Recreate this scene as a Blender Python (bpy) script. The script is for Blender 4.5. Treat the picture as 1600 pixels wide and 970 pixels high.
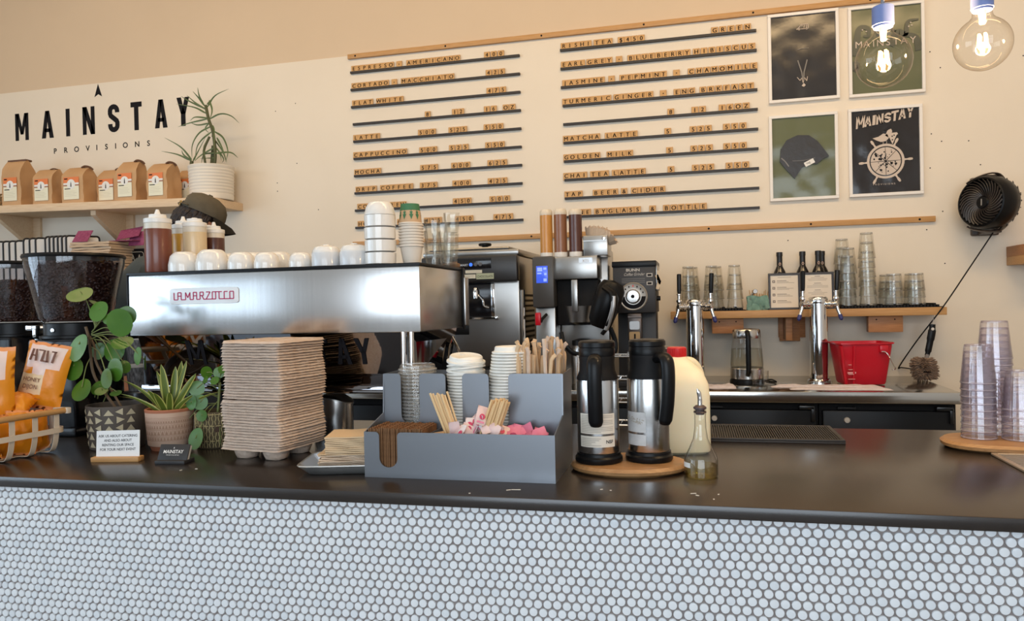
import bpy, bmesh, math, random
from mathutils import Vector, Matrix, noise
PI = math.pi
for o in list(bpy.data.objects): bpy.data.objects.remove(o)
SC = bpy.context.scene
COL = SC.collection
# ---------------------------------------------------------------- camera
cam_d = bpy.data.cameras.new('camera'); cam = bpy.data.objects.new('camera', cam_d); COL.objects.link(cam)
cam_d.sensor_width = 36; cam_d.lens = 36 * 1185 / 1600; cam_d.clip_start = .02
YAW, PITCH, ROLL = .24267, .00926, -.02219
def _cam():
    cy, sy, cp, sp, cr, sr = math.cos(YAW), math.sin(YAW), math.cos(PITCH), math.sin(PITCH), math.cos(ROLL), math.sin(ROLL)
    R0 = Matrix(((1,0,0),(0,0,-1),(0,1,0))); Ry = Matrix(((cy,sy,0),(-sy,cy,0),(0,0,1)))
    P = Matrix(((1,0,0),(0,cp,-sp),(0,sp,cp))); Z = Matrix(((cr,-sr,0),(sr,cr,0),(0,0,1)))
    r = Z @ P @ R0 @ Ry
    m = Matrix((r[0], -r[1], -r[2])).transposed().to_4x4(); m.translation = (0, 0, 1.47)
    return m
cam.matrix_world = _cam(); SC.camera = cam
# ---------------------------------------------------------------- world, lights, exposure
SC.view_settings.view_transform = 'Standard'; SC.view_settings.look = 'None'
SC.view_settings.exposure = -0.60; SC.view_settings.gamma = 1.0; SC.view_settings.use_curve_mapping = False
w = bpy.data.worlds.new('sky'); SC.world = w; w.use_nodes = True
bg = w.node_tree.nodes['Background']; bg.inputs['Color'].default_value = (.72, .86, 1, 1); bg.inputs['Strength'].default_value = 1.5
def area(name, loc, rot, sx, sy, power, color):
    d = bpy.data.lights.new(name, 'AREA'); d.shape = 'RECTANGLE'; d.size = sx; d.size_y = sy; d.energy = power; d.color = color
    o = bpy.data.objects.new(name, d); o.location = loc; o.rotation_euler = rot; COL.objects.link(o); return o
COOL = (.66, .83, 1.0); WARM = (1.0, .69, .36)
area('window_daylight_left', (-5.45, -3.12, 1.95), (PI/2, 0, 0), 2.3, 2.7, 50, COOL)
area('window_daylight_right', (.2, -3.12, 1.95), (PI/2, 0, 0), 4.0, 2.7, 215, (.78, .89, 1.0))
area('window_daylight_side', (-6.93, -1.0, 1.95), (PI/2, 0, -PI/2), 3.9, 2.6, 185, COOL)
area('ceiling_lamp_wall', (-2.2, 2.3, 4.15), (math.radians(38), 0, 0), 6.5, .5, 128, WARM)
area('ceiling_lamp_bar', (1.2, 1.9, 4.15), (math.radians(35), 0, 0), 2.2, .6, 78, WARM)
area('ceiling_lamp_room', (-1.5, -.6, 4.15), (0, 0, 0), 5.0, 1.2, 26, (1, .80, .58))
# ---------------------------------------------------------------- materials
MATS = {}
def mat(name, col, rough=.5, metal=0.0, var=None, scale=20, bump=0.0, bscale=60, coat=0, emis=None, es=0, trans=0, stretch=None, sss=0, spec=None, detail=3):
    if name in MATS: return MATS[name]
    m = bpy.data.materials.new(name); m.use_nodes = True; nt = m.node_tree; b = nt.nodes['Principled BSDF']
    b.inputs['Base Color'].default_value = (*col, 1); b.inputs['Roughness'].default_value = rough; b.inputs['Metallic'].default_value = metal
    b.inputs['Coat Weight'].default_value = coat
    if spec is not None: b.inputs['Specular IOR Level'].default_value = spec
    if trans: b.inputs['Transmission Weight'].default_value = trans
    if sss: b.inputs['Subsurface Weight'].default_value = sss; b.inputs['Subsurface Radius'].default_value = (.02, .01, .006)
    if emis: b.inputs['Emission Color'].default_value = (*emis, 1); b.inputs['Emission Strength'].default_value = es
    if var or bump:
        tc = nt.nodes.new('ShaderNodeTexCoord'); mp = nt.nodes.new('ShaderNodeMapping'); nt.links.new(tc.outputs['Object'], mp.inputs[0])
        if stretch: mp.inputs['Scale'].default_value = stretch
        if var:
            n = nt.nodes.new('ShaderNodeTexNoise'); n.inputs['Scale'].default_value = scale; n.inputs['Detail'].default_value = detail
            nt.links.new(mp.outputs[0], n.inputs['Vector'])
            r = nt.nodes.new('ShaderNodeValToRGB'); r.color_ramp.elements[0].position = .3; r.color_ramp.elements[1].position = .7
            r.color_ramp.elements[0].color = (*col, 1); r.color_ramp.elements[1].color = (*var, 1)
            nt.links.new(n.outputs['Fac'], r.inputs[0]); nt.links.new(r.outputs[0], b.inputs['Base Color'])
        if bump:
            n2 = nt.nodes.new('ShaderNodeTexNoise'); n2.inputs['Scale'].default_value = bscale; n2.inputs['Detail'].default_value = 4
            nt.links.new(mp.outputs[0], n2.inputs['Vector'])
            bp = nt.nodes.new('ShaderNodeBump'); bp.inputs['Strength'].default_value = bump; bp.inputs['Distance'].default_value = .01
            nt.links.new(n2.outputs['Fac'], bp.inputs['Height']); nt.links.new(bp.outputs[0], b.inputs['Normal'])
    MATS[name] = m; return m
def glassmat(name, tint=(1,1,1), edge=(.6,.6,.6), rough=.02, refl=1.0, body=0.0, bodycol=(1,1,1)):
    """thin clear sheet: see-through with a fresnel reflection, denser towards grazing edges"""
    if name in MATS: return MATS[name]
    m = bpy.data.materials.new(name); m.use_nodes = True; nt = m.node_tree; nt.nodes.clear(); N = nt.nodes.new; L = nt.links.new
    out = N('ShaderNodeOutputMaterial'); tr = N('ShaderNodeBsdfTransparent'); gl = N('ShaderNodeBsdfGlossy'); gl.inputs['Roughness'].default_value = rough
    lw = N('ShaderNodeLayerWeight'); lw.inputs['Blend'].default_value = .35
    r = N('ShaderNodeValToRGB'); r.color_ramp.elements[0].color = (*tint, 1); r.color_ramp.elements[1].color = (*edge, 1); r.color_ramp.elements[0].position = .25
    L(lw.outputs['Facing'], r.inputs[0]); L(r.outputs[0], tr.inputs['Color'])
    lf = N('ShaderNodeLayerWeight'); lf.inputs['Blend'].default_value = .5
    pw_ = N('ShaderNodeMath'); pw_.operation = 'POWER'; pw_.inputs[1].default_value = 4.0; L(lf.outputs['Facing'], pw_.inputs[0])
    mu = N('ShaderNodeMath'); mu.operation = 'MULTIPLY_ADD'; mu.inputs[1].default_value = .7*refl; mu.inputs[2].default_value = .045*refl; L(pw_.outputs[0], mu.inputs[0])
    mx = N('ShaderNodeMixShader'); L(mu.outputs[0], mx.inputs[0]); L(tr.outputs[0], mx.inputs[1]); L(gl.outputs[0], mx.inputs[2])
    last = mx
    if body:
        di = N('ShaderNodeBsdfDiffuse'); di.inputs['Color'].default_value = (*bodycol, 1)
        m2 = N('ShaderNodeMixShader'); m2.inputs[0].default_value = body; L(mx.outputs[0], m2.inputs[1]); L(di.outputs[0], m2.inputs[2]); last = m2
    L(last.outputs[0], out.inputs['Surface']); MATS[name] = m; return m
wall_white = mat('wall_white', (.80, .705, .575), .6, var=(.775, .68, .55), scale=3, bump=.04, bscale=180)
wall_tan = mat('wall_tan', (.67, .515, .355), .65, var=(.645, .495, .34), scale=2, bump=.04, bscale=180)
room_paint = mat('room_paint', (.66, .63, .60), .8)
ceil_paint = mat('ceiling_paint', (.7, .66, .6), .8)
floor_m = mat('floor_concrete', (.20, .19, .18), .5, var=(.26, .25, .23), scale=4)
oak = mat('oak', (.47, .24, .08), .5, var=(.56, .31, .12), scale=9, stretch=(1.2, 14, 14), detail=5)
pale_wood = mat('pale_wood', (.66, .47, .29), .55, var=(.75, .57, .38), scale=9, stretch=(1.2, 14, 14))
board_wood = mat('board_wood', (.31, .155, .058), .45, var=(.43, .235, .10), scale=9, stretch=(3, 22, 14))
tile_wood = mat('tile_wood', (.50, .265, .09), .5, var=(.62, .36, .14), scale=30, stretch=(6, 1, 1))
cedar = mat('cedar', (.34, .14, .05), .55, var=(.46, .21, .08), scale=10, stretch=(1.2, 12, 12))
black = mat('black_plastic', (.005, .005, .0055), .35, spec=.22)
black_soft = mat('black_matte', (.008, .0075, .008), .6, spec=.2)
black_gloss = mat('black_gloss', (.008, .008, .01), .12)
ink = mat('black_ink', (.012, .011, .013), .7, spec=.12)
steel = mat('steel', (.62, .60, .575), .22, 1.0, bump=.02, bscale=30, stretch=(1, 1, 40))
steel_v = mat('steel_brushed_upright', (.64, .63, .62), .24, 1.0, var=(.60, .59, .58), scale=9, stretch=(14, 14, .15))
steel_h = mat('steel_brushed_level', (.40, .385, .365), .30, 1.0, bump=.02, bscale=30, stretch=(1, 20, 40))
chrome = mat('chrome', (.8, .79, .78), .06, 1.0)
mirror_dark = mat('dark_mirror', (.33, .33, .35), .03, 1.0)
organ_m = mat('grey_sheet_metal', (.215, .228, .25), .34, .7)
counter_m = mat('counter_laminate', (.017, .012, .0095), .25, bump=.015, bscale=240, spec=.75, var=(.021, .015, .012), scale=60)
white_cer = mat('white_ceramic', (.80, .76, .70), .12, coat=.4)
white_pl = mat('white_plastic', (.80, .77, .72), .35)
white_paper = mat('white_paper', (.80, .78, .74), .7)
kraft = mat('kraft_paper', (.52, .30, .14), .75, var=(.58, .355, .18), scale=6, bump=.25, bscale=22)
pulp = mat('moulded_pulp', (.57, .42, .32), .9, var=(.63, .50, .40), scale=40, bump=.3, bscale=120)
napkin_m = mat('napkin_tissue', (.62, .46, .32), .9, var=(.68, .53, .39), scale=30, bump=.2, bscale=90)
cardboard = mat('corrugated_card', (.21, .10, .04), .85, var=(.14, .06, .02), scale=90)
orange_pk = mat('orange_foil', (.72, .22, .006), .34, var=(.78, .30, .012), scale=5, bump=.35, bscale=16)
silver_pk = mat('silver_foil', (.78, .72, .70), .3, var=(.85, .5, .4), scale=9, bump=.2, bscale=30)
green_leaf = mat('leaf_green', (.038, .115, .009), .3, var=(.075, .185, .018), scale=9)
green_pale = mat('leaf_pale', (.075, .19, .05), .35, var=(.12, .25, .075), scale=9)
green_dark = mat('leaf_dark', (.035, .075, .028), .45, var=(.06, .12, .045), scale=9)
yellow_leaf = mat('leaf_margin', (.46, .44, .10), .45)
stem_m = mat('plant_stem', (.17, .20, .06), .6)
bark_m = mat('plant_bark', (.14, .09, .05), .8)
soil_m = mat('potting_soil', (.025, .016, .01), .95, bump=.6, bscale=80)
terra = mat('terracotta', (.40, .14, .07), .7)
terra_pale = mat('terracotta_wash', (.55, .36, .26), .8, var=(.60, .42, .31), scale=25)
sans_leaf = mat('leaf_olive', (.085, .12, .014), .35, var=(.13, .17, .025), scale=9)
pot_dark = mat('pot_charcoal', (.075, .062, .052), .7)
pot_cream = mat('pot_cream', (.50, .44, .30), .7)
red_pl = mat('red_plastic', (.55, .006, .02), .3)
red_cap = mat('red_cap', (.60, .02, .02), .35)
glass = glassmat('clear_glass', (.985, .985, .975), (.74, .72, .68))
rim_clear = glassmat('rim_clear', (.85, .85, .83), (.55, .54, .52), rough=.08, refl=1.6, body=.22, bodycol=(.85, .82, .78))
rim_lilac = glassmat('rim_lilac', (.85, .82, .86), (.50, .45, .52), rough=.08, refl=1.8, body=.25, bodycol=(.72, .66, .74))
glass_bulb = glassmat('bulb_glass', (.985, .97, .94), (.86, .78, .68), refl=.9)
clear_pl = glassmat('clear_plastic', (.96, .96, .95), (.72, .70, .66), rough=.06, refl=1.3, body=.09, bodycol=(.8, .76, .7))
lilac_pl = glassmat('tinted_tumbler_plastic', (.97, .955, .97), (.78, .72, .78), rough=.08, refl=1.5, body=.05, bodycol=(.62, .56, .68))
smoke_pl = glassmat('hopper_plastic', (.9, .9, .92), (.50, .50, .53), rough=.05, refl=1.3)
liquid_m = glassmat('syrup_liquid', (.86, .78, .50), (.50, .40, .16), refl=.5)
water_m = glassmat('kettle_water', (.90, .89, .84), (.62, .60, .54), refl=.5)
# ---------------------------------------------------------------- mesh helpers
def nb(): return bmesh.new()
def xf(vs, M):
    for v in vs: v.co = M @ v.co
    return vs
def T(x, y, z): return Matrix.Translation((x, y, z))
def RX(a): return Matrix.Rotation(a, 4, 'X')
def RY(a): return Matrix.Rotation(a, 4, 'Y')
def RZ(a): return Matrix.Rotation(a, 4, 'Z')
def S(x, y, z): return Matrix.Diagonal((x, y, z, 1))
def aim(a, b):
    """matrix that carries +Z onto the direction a->b, at a"""
    d = (Vector(b) - Vector(a)).normalized(); return Matrix.Translation(a) @ d.to_track_quat('Z', 'Y').to_matrix().to_4x4()
def box(bm, x0, y0, z0, x1, y1, z1, mi=0, bev=0, seg=2):
    vs = [bm.verts.new((x, y, z)) for x in (x0, x1) for y in (y0, y1) for z in (z0, z1)]
    fs = [bm.faces.new([vs[i] for i in q]) for q in ((0,1,3,2),(4,6,7,5),(0,4,5,1),(2,3,7,6),(0,2,6,4),(1,5,7,3))]
    for f in fs: f.material_index = mi
    if bev:
        es = list({e for f in fs for e in f.edges})
        r = bmesh.ops.bevel(bm, geom=es, offset=bev, segments=seg, affect='EDGES', profile=.5, clamp_overlap=True)
        for f in r['faces']: f.material_index = mi
        return list({v for f in r['faces'] for v in f.verts} | {v for v in vs if v.is_valid})
    return vs
def lathe(bm, prof, n=32, mi=0, M=None, closed=True, sq=0, sx=1, sy=1):
    """prof: (radius, z) from start to end; sq squares the section"""
    rings = []; allv = []
    for r, z in prof:
        if r < 1e-6:
            v = bm.verts.new((0, 0, z)); rings.append([v]); allv.append(v); continue
        ring = []
        for i in range(n):
            a = 2*PI*i/n; c, s = math.cos(a), math.sin(a)
            k = 1.0
            if sq: k = 1 / (abs(c)**sq + abs(s)**sq) ** (1/sq)
            ring.append(bm.verts.new((r*k*c*sx, r*k*s*sy, z)))
        rings.append(ring); allv += ring
    for a, b in zip(rings, rings[1:]):
        for i in range(n):
            j = (i+1) % n
            if len(a) == 1 and len(b) == 1: break
            q = [a[0], b[j], b[i]] if len(a) == 1 else [a[i], a[j], b[0]] if len(b) == 1 else [a[i], a[j], b[j], b[i]]
            f = bm.faces.new(q); f.material_index = mi
    if M: xf(allv, M)
    return allv
def tube(bm, pts, r=.005, n=8, mi=0, cap=True, flat=1.0):
    pts = [Vector(p) for p in pts]; rs = r if isinstance(r, (list, tuple)) else [r]*len(pts); rings = []; up = None
    for i, p in enumerate(pts):
        d = (pts[min(i+1, len(pts)-1)] - pts[max(i-1, 0)]).normalized()
        if up is None: up = Vector((0, 0, 1)) if abs(d.z) < .9 else Vector((0, 1, 0))
        s = d.cross(up).normalized(); up = s.cross(d).normalized()
        rings.append([bm.verts.new(p + rs[i]*(math.cos(2*PI*k/n)*s + flat*math.sin(2*PI*k/n)*up)) for k in range(n)])
    for a, b in zip(rings, rings[1:]):
        for i in range(n):
            f = bm.faces.new([a[i], a[(i+1) % n], b[(i+1) % n], b[i]]); f.material_index = mi
    if cap:
        for rg in (rings[0], rings[-1][::-1]):
            f = bm.faces.new(rg); f.material_index = mi
    return [v for rg in rings for v in rg]
def smooth_path(pts, k=6):
    P = [Vector(p) for p in pts]; P = [2*P[0]-P[1]] + P + [2*P[-1]-P[-2]]; out = []
    for i in range(1, len(P)-2):
        for j in range(k):
            t = j/k; a, b, c, d = P[i-1:i+3]
            out.append(.5*((2*b) + (-a+c)*t + (2*a-5*b+4*c-d)*t*t + (-a+3*b-3*c+d)*t**3))
    out.append(P[-2]); return out
def prism(bm, poly, t, mi=0, M=None):
    """polygon in XY raised by t along Z"""
    a = [bm.verts.new((x, y, 0)) for x, y in poly]; b = [bm.verts.new((x, y, t)) for x, y in poly]; n = len(poly)
    fs = [bm.faces.new(a[::-1]), bm.faces.new(b)] + [bm.faces.new([a[i], a[(i+1) % n], b[(i+1) % n], b[i]]) for i in range(n)]
    for f in fs: f.material_index = mi
    if M: xf(a+b, M)
    return a+b
UP = RX(PI/2)                                                        # lays an XY drawing upright, facing -Y
_tc = {}
def text_geo(s, bold=0.0, align='CENTER', sp=1.0, ext=0.0):
    key = (s, bold, align, sp, ext)
    if key not in _tc:
        c = bpy.data.curves.new('t', 'FONT'); c.body = s; c.size = 1; c.align_x = align; c.offset = bold; c.extrude = ext; c.space_character = sp; c.resolution_u = 4
        o = bpy.data.objects.new('t', c); me = o.to_mesh()
        _tc[key] = ([v.co.copy() for v in me.vertices], [tuple(p.vertices) for p in me.polygons]); o.to_mesh_clear(); bpy.data.objects.remove(o); bpy.data.curves.remove(c)
    return _tc[key]
def text(bm, s, M, size, mi=0, bold=0.0, align='CENTER', sp=1.0, sx=1.0, ext=0.0):
    vs, fs = text_geo(s, bold, align, sp, ext/size if size else 0)
    MM = M @ S(size*sx, size, size); nv = [bm.verts.new(MM @ v) for v in vs]
    for f in fs:
        try: bm.faces.new([nv[i] for i in f]).material_index = mi
        except ValueError: pass
    return nv
def rrect(w_, h_, r, k=5, cx=0, cy=0):
    out = []
    for sx, sy, a0 in ((1,1,0),(-1,1,90),(-1,-1,180),(1,-1,270)):
        for i in range(k+1):
            a = math.radians(a0 + 90*i/k); out.append((cx + sx*(w_/2-r) + r*math.cos(a), cy + sy*(h_/2-r) + r*math.sin(a)))
    return out
def circ(r, n=24, cx=0, cy=0): return [(cx + r*math.cos(2*PI*i/n), cy + r*math.sin(2*PI*i/n)) for i in range(n)]
def obj(name, bm, m, parent=None, angle=35, recalc=True):
    if recalc: bmesh.ops.recalc_face_normals(bm, faces=bm.faces[:])
    me = bpy.data.meshes.new(name); bm.to_mesh(me); bm.free()
    for mm in (m if isinstance(m, (list, tuple)) else [m]): me.materials.append(mm)
    me.shade_smooth(); me.set_sharp_from_angle(angle=math.radians(angle))
    o = bpy.data.objects.new(name, me); COL.objects.link(o)
    if parent: o.parent = parent
    return o
def tag(o, label, cat, group=None):
    o['label'] = label; o['category'] = cat
    if group: o['group'] = group
    return o
def thing(name, label, cat, loc=(0,0,0), rz=0, group=None):
    o = bpy.data.objects.new(name, None); o.empty_display_size = .05; COL.objects.link(o); o.location = loc; o.rotation_euler = (0, 0, rz)
    return tag(o, label, cat, group)
def struct(name, bm, m, parent=None):
    o = obj(name, bm, m, parent); o['kind'] = 'structure'; return o
def dup(root, loc, rz=0, label=None, rot=None):
    r = root.copy(); COL.objects.link(r); r.location = loc; r.rotation_euler = rot or (0, 0, rz)
    if label: r['label'] = label
    for ch in root.children:
        c = ch.copy(); COL.objects.link(c); c.parent = r
        for g in ch.children:
            d = g.copy(); COL.objects.link(d); d.parent = c
    return r
_o = 'first second third fourth fifth sixth seventh eighth ninth tenth eleventh twelfth thirteenth fourteenth fifteenth sixteenth seventeenth eighteenth nineteenth'.split()
_t = {2: ('twenty', 'twentieth'), 3: ('thirty', 'thirtieth'), 4: ('forty', 'fortieth')}
def nth(i):
    """1-based ordinal word"""
    if i < 20: return _o[i-1]
    a, b = divmod(i, 10); return _t[a][1] if b == 0 else _t[a][0] + '-' + _o[b-1]
RND = random.Random(7)
# ================================================================ the room
W = 4.6
bm = nb(); box(bm, -7, -3.2, -.1, 3.2, 4.8, 0); struct('floor', bm, floor_m)
bm = nb(); box(bm, -7, -3.2, 4.2, 3.2, 4.8, 4.3); struct('ceiling', bm, ceil_paint)
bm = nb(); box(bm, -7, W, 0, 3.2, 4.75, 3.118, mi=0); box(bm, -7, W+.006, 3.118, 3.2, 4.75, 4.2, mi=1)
RW = random.Random(3)
for k in range(26):                                                  # old screw holes in the boarding
    x, z = RW.uniform(-3.0, 1.9), RW.uniform(1.5, 2.9)
    if -2.3 < x < 1.28 and z > 1.88 and not (1.235 < x): x = RW.choice((-2.6, -2.45, -2.75, 1.25, 1.3, 1.7)); 
    prism(bm, circ(.0035, 8), .0006, 2, T(x, W-.0004, z) @ UP)
struct('wall_back', bm, [wall_white, wall_tan, ink])
bm = nb(); box(bm, -7.1, -3.2, 0, -7, 4.75, .55); box(bm, -7.1, -3.2, 3.3, -7, 4.75, 4.2); box(bm, -7.1, -3.2, .55, -7, -3.0, 3.3); box(bm, -7.1, 1.05, .55, -7, 4.75, 3.3); struct('wall_left', bm, room_paint)
bm = nb(); box(bm, 3.2, -3.2, 0, 3.3, 4.75, 4.2); struct('wall_right', bm, room_paint)
bm = nb(); box(bm, -7, -3.3, 0, 3.2, -3.2, .55); box(bm, -7, -3.3, 3.35, 3.2, -3.2, 4.2)
for a, b in ((-7, -6.65), (-4.25, -1.9), (2.25, 3.2)): box(bm, a, -3.3, .55, b, -3.2, 3.35)
struct('wall_front', bm, room_paint)
frame_m = mat('window_frame_black', (.02, .02, .02), .5)
def window_frame(n, x0, x1):
    bm = nb()
    for a, b, c, d in ((x0, .55, x1, .62), (x0, 3.28, x1, 3.35), (x0, .55, x0+.07, 3.35), (x1-.07, .55, x1, 3.35)): box(bm, a, -3.3, b, c, -3.18, d)
    k = max(1, round((x1-x0)/1.35))
    for i in range(1, k): xx = x0+(x1-x0)*i/k; box(bm, xx-.03, -3.28, .55, xx+.03, -3.1, 3.35)
    box(bm, x0, -3.28, 2.5, x1, -3.1, 2.56)
    struct('window_%d' % n, bm, frame_m)
window_frame(1, -6.65, -4.25); window_frame(2, -1.9, 2.25)
bm = nb()
for a, b, c, d in ((-3.0, .55, 1.05, .62), (-3.0, 3.23, 1.05, 3.3), (-3.0, .55, -2.93, 3.3), (.98, .55, 1.05, 3.3), (-2.0, .55, -1.94, 3.3), (-.5, .55, -.44, 3.3)): box(bm, -7.08, a, b, -6.88, c, d)
struct('window_3', bm, frame_m)
def trim(n, x0, x1, z0, z1, sc):
    bm = nb(); box(bm, x0, W-.02, z0, x1, W, z1, bev=.002)
    for x in sc: prism(bm, circ(.006, 10), .001, 1, T(x, W-.02, (z0+z1)/2) @ UP)
    struct('trim_%d' % n, bm, [oak, ink])
trim(1, -2.205, 1.7, 3.092, 3.122, [-2.15 + .62*i for i in range(7)])
trim(2, -2.2, 1.26, 1.866, 1.897, [-2.1, -1.55, -1.0, -.6, .06, .62, 1.18])
# painted lettering on the wall
bm = nb()
def stroke_letters(bm, ch, x0, x1, z0, z1, s, M0):
    w_, h = x1-x0, z1-z0
    def poly(p): prism(bm, p, .0012, 0, M0 @ T(x0, z0, 0))
    def rect(a, b, c, d): poly([(a, b), (c, b), (c, d), (a, d)])
    if ch == 'I': rect(0, 0, w_, h)
    elif ch == 'T': rect(0, h-s, w_, h); rect(w_/2-s/2, 0, w_/2+s/2, h-s)
    elif ch == 'M':
        rect(0, 0, s*.85, h); rect(w_-s*.85, 0, w_, h)
        poly([(s*.2, h), (s*1.0, h), (w_/2+s*.35, h*.22), (w_/2-s*.35, h*.22)]); poly([(w_-s*.2, h), (w_/2+s*.35, h*.22), (w_/2-s*.35, h*.22), (w_-s*1.0, h)])
    elif ch == 'N': rect(0, 0, s*.9, h); rect(w_-s*.9, 0, w_, h); poly([(0, h), (s, h), (w_, 0), (w_-s, 0)])
    elif ch == 'A':
        poly([(0, 0), (s, 0), (w_/2+s*.3, h), (w_/2-s*.5, h)]); poly([(w_, 0), (w_/2+s*.5, h), (w_/2-s*.3, h), (w_-s, 0)]); rect(w_*.25, h*.22, w_*.75, h*.22+s*.75)
    elif ch == 'Y':
        poly([(0, h), (w_/2-s/2, h*.42), (w_/2+s*.4, h*.42), (s, h)]); poly([(w_, h), (w_-s, h), (w_/2-s*.4, h*.42), (w_/2+s/2, h*.42)]); rect(w_/2-s/2, 0, w_/2+s/2, h*.5)
    elif ch == 'S':
        r = w_/2-s/2; pts = []
        for i in range(9): a = math.radians(0+180*i/8); pts.append((w_/2+r*math.cos(a), h-s/2-r+r*math.sin(a)))
        pts = [(w_-s/2, h*.70)] + pts + [(s/2, h*.66), (s*.62, h*.60), (w_/2, h*.5), (w_-s*.62, h*.40), (w_-s/2, h*.34)]
        for i in range(9): a = math.radians(0-180*i/8); pts.append((w_/2+r*math.cos(a), s/2+r+r*math.sin(a)))
        pts += [(s/2, h*.30)]
        L = []; R_ = []
        for i, p in enumerate(pts):
            a = pts[max(i-1, 0)]; b = pts[min(i+1, len(pts)-1)]; dx, dy = b[0]-a[0], b[1]-a[1]; l = math.hypot(dx, dy); nx, ny = -dy/l*s/2, dx/l*s/2
            L.append((p[0]+nx, p[1]+ny)); R_.append((p[0]-nx, p[1]-ny))
        for i in range(len(pts)-1): poly([L[i], L[i+1], R_[i+1], R_[i]])
WM = T(0, W-.0002, 0) @ UP
wl = thing('wall_lettering', 'black painted shop name with arrow mark on the white wall', 'lettering')
for ch, a, b in (('M',-4.905,-4.785),('A',-4.668,-4.562),('I',-4.452,-4.418),('N',-4.306,-4.202),('S',-4.088,-3.992),('T',-3.896,-3.804),('A',-3.698,-3.596),('Y',-3.518,-3.416)):
    bm = nb(); stroke_letters(bm, ch, a, b, 2.757, 2.957, .036, WM); obj('large_letter', bm, ink, wl)
for ch, x in zip('PROVISIONS', (-4.553,-4.460,-4.365,-4.268,-4.190,-4.108,-4.030,-3.948,-3.849,-3.755)):
    bm = nb(); text(bm, ch, T(x, W-.0015, 2.640) @ UP, .054, bold=.018); obj('small_letter', bm, ink, wl)
bm = nb(); prism(bm, [(-.032, 0), (0, .018), (.032, 0), (0, .092)], .0012, 0, T(-4.166, W-.0002, 3.021) @ UP)
obj('arrow_mark', bm, ink, wl)
# ================================================================ menu board: rails and letter tiles
rail_m = mat('rail_black', (.018, .014, .014), .5)
LZ = [3.0045-.1128*i for i in range(10)]; RZs = [3.009-.1130*i for i in range(10)]
def rail(x0, x1, z, lab, first=[]):
    bm = nb(); L = x1-x0
    box(bm, 0, 0, 0, L, .004, .015); box(bm, 0, -.014, 0, L, 0, .004); box(bm, 0, -.014, .004, L, -.011, .014)
    o = obj('menu_rail', bm, rail_m); o.location = (x0, W-.004, z-.009); tag(o, lab, 'rail', 'black menu rails')
rowsL = [[('ESPRESSO',57,262),('·',275,301),('AMERICANO',320,562),('400',661,747)], [('CORTADO',56,236),('·',250,276),('MACCHIATO',293,535),('425',667,749)],
 [('FLAT',57,159),('WHITE',175,304),('475',668,752)], [('8',399,426),('12',520,574),('16',656,712),('OZ',734,788)], [('LATTE',72,201),('500',378,459),('525',513,595),('550',662,746)],
 [('CAPPUCCINO',70,326),('500',382,463),('525',512,601),('550',667,750)], [('MOCHA',73,202),('575',384,465),('600',521,605),('625',674,759)], [('DRIP',78,179),('COFFEE',196,350),('375',381,460),('400',525,606),('425',674,758)],
 [('COLD',84,187),('BREW',211,318),('450',525,607),('500',679,767)], [('HOT',84,160),('COCOA',196,324),('425',396,477),('450',531,613),('475',694,778)]]
rowsR = [[('RISHI',50,202),('TEA',213,302),('$450',326,451),('GREEN',736,903)], [('EARL',50,167),('GREY',175,300),('·',316,347),('BLUEBERRY',369,650),('HIBISCUS',658,918)],
 [('JASMINE',54,261),('·',279,308),('PEPMINT',330,546),('·',571,605),('CHAMOMILE',635,925)], [('TURMERIC',52,290),('GINGER',301,484),('·',512,545),('ENG',572,668),('BRKFAST',683,910)],
 [('8',543,576),('12',647,712),('16OZ',761,891)], [('MATCHA',62,242),('LATTE',264,416),('5',533,566),('525',642,738),('550',780,879)], [('GOLDEN',62,240),('MILK',270,394),('5',539,572),('525',643,741),('550',779,879)],
 [('CHAI',60,176),('TEA',191,280),('LATTE',293,449),('5',544,577),('525',648,745),('550',787,887)], [('TAP',63,152),('BEER',201,321),('&',334,364),('CIDER',380,535)], [('WINE',63,191),('BY',206,266),('GLASS',268,424),('&',459,492),('BOTTLE',521,711)]]
tile_me = {}
def letter_tile(ch, x, z, label):
    if ch not in tile_me:
        bm = nb(); box(bm, -.0194, 0, 0, .0194, .006, .047, bev=.0012, seg=1)
        if ch == '·': prism(bm, circ(.0036, 10), .0004, 1, T(0, -.0001, .026) @ UP)
        else:
            for q in (-.0007, 0, .0007): text(bm, ch, T(q, -.0005-abs(q)*.1, .0148) @ UP, .035, 1)
        tile_me[ch] = obj('letter_tile', bm, [tile_wood, ink], angle=30).data; bpy.data.objects.remove([o for o in bpy.data.objects if o.data == tile_me[ch]][0])
    o = bpy.data.objects.new('letter_tile', tile_me[ch]); COL.objects.link(o); o.location = (x, W-.0145, z); o.rotation_euler = (-.06, RND.uniform(-.015, .015), 0)
    tag(o, label, 'letter tile', 'wooden letter tiles on the menu rails')
def px_to_x(zx, o, row_x0, row_x1, X0, X1): return X0 + (X1-X0) * ((zx-row_x0) / (row_x1-row_x0))
WN = {'·': 'dot', '&': 'ampersand', '$': 'dollar sign', '0': 'zero', '1': 'one', '2': 'two', '3': 'three', '4': 'four', '5': 'five', '6': 'six', '7': 'seven', '8': 'eight'}
def persp(zx, a, b, X0, X1, g):
    """photo position along a rail to wall position; g is how much nearer the right end stands"""
    t = (zx-a)/(b-a); return X0 + (X1-X0) * t*g / (1 + (g-1)*t) if True else 0
HIDE = {('L', 9, 'HOT'): (2,), ('L', 9, 'COCOA'): (0, 1, 2), ('R', 9, 'WINE'): (0, 1)}
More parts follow.
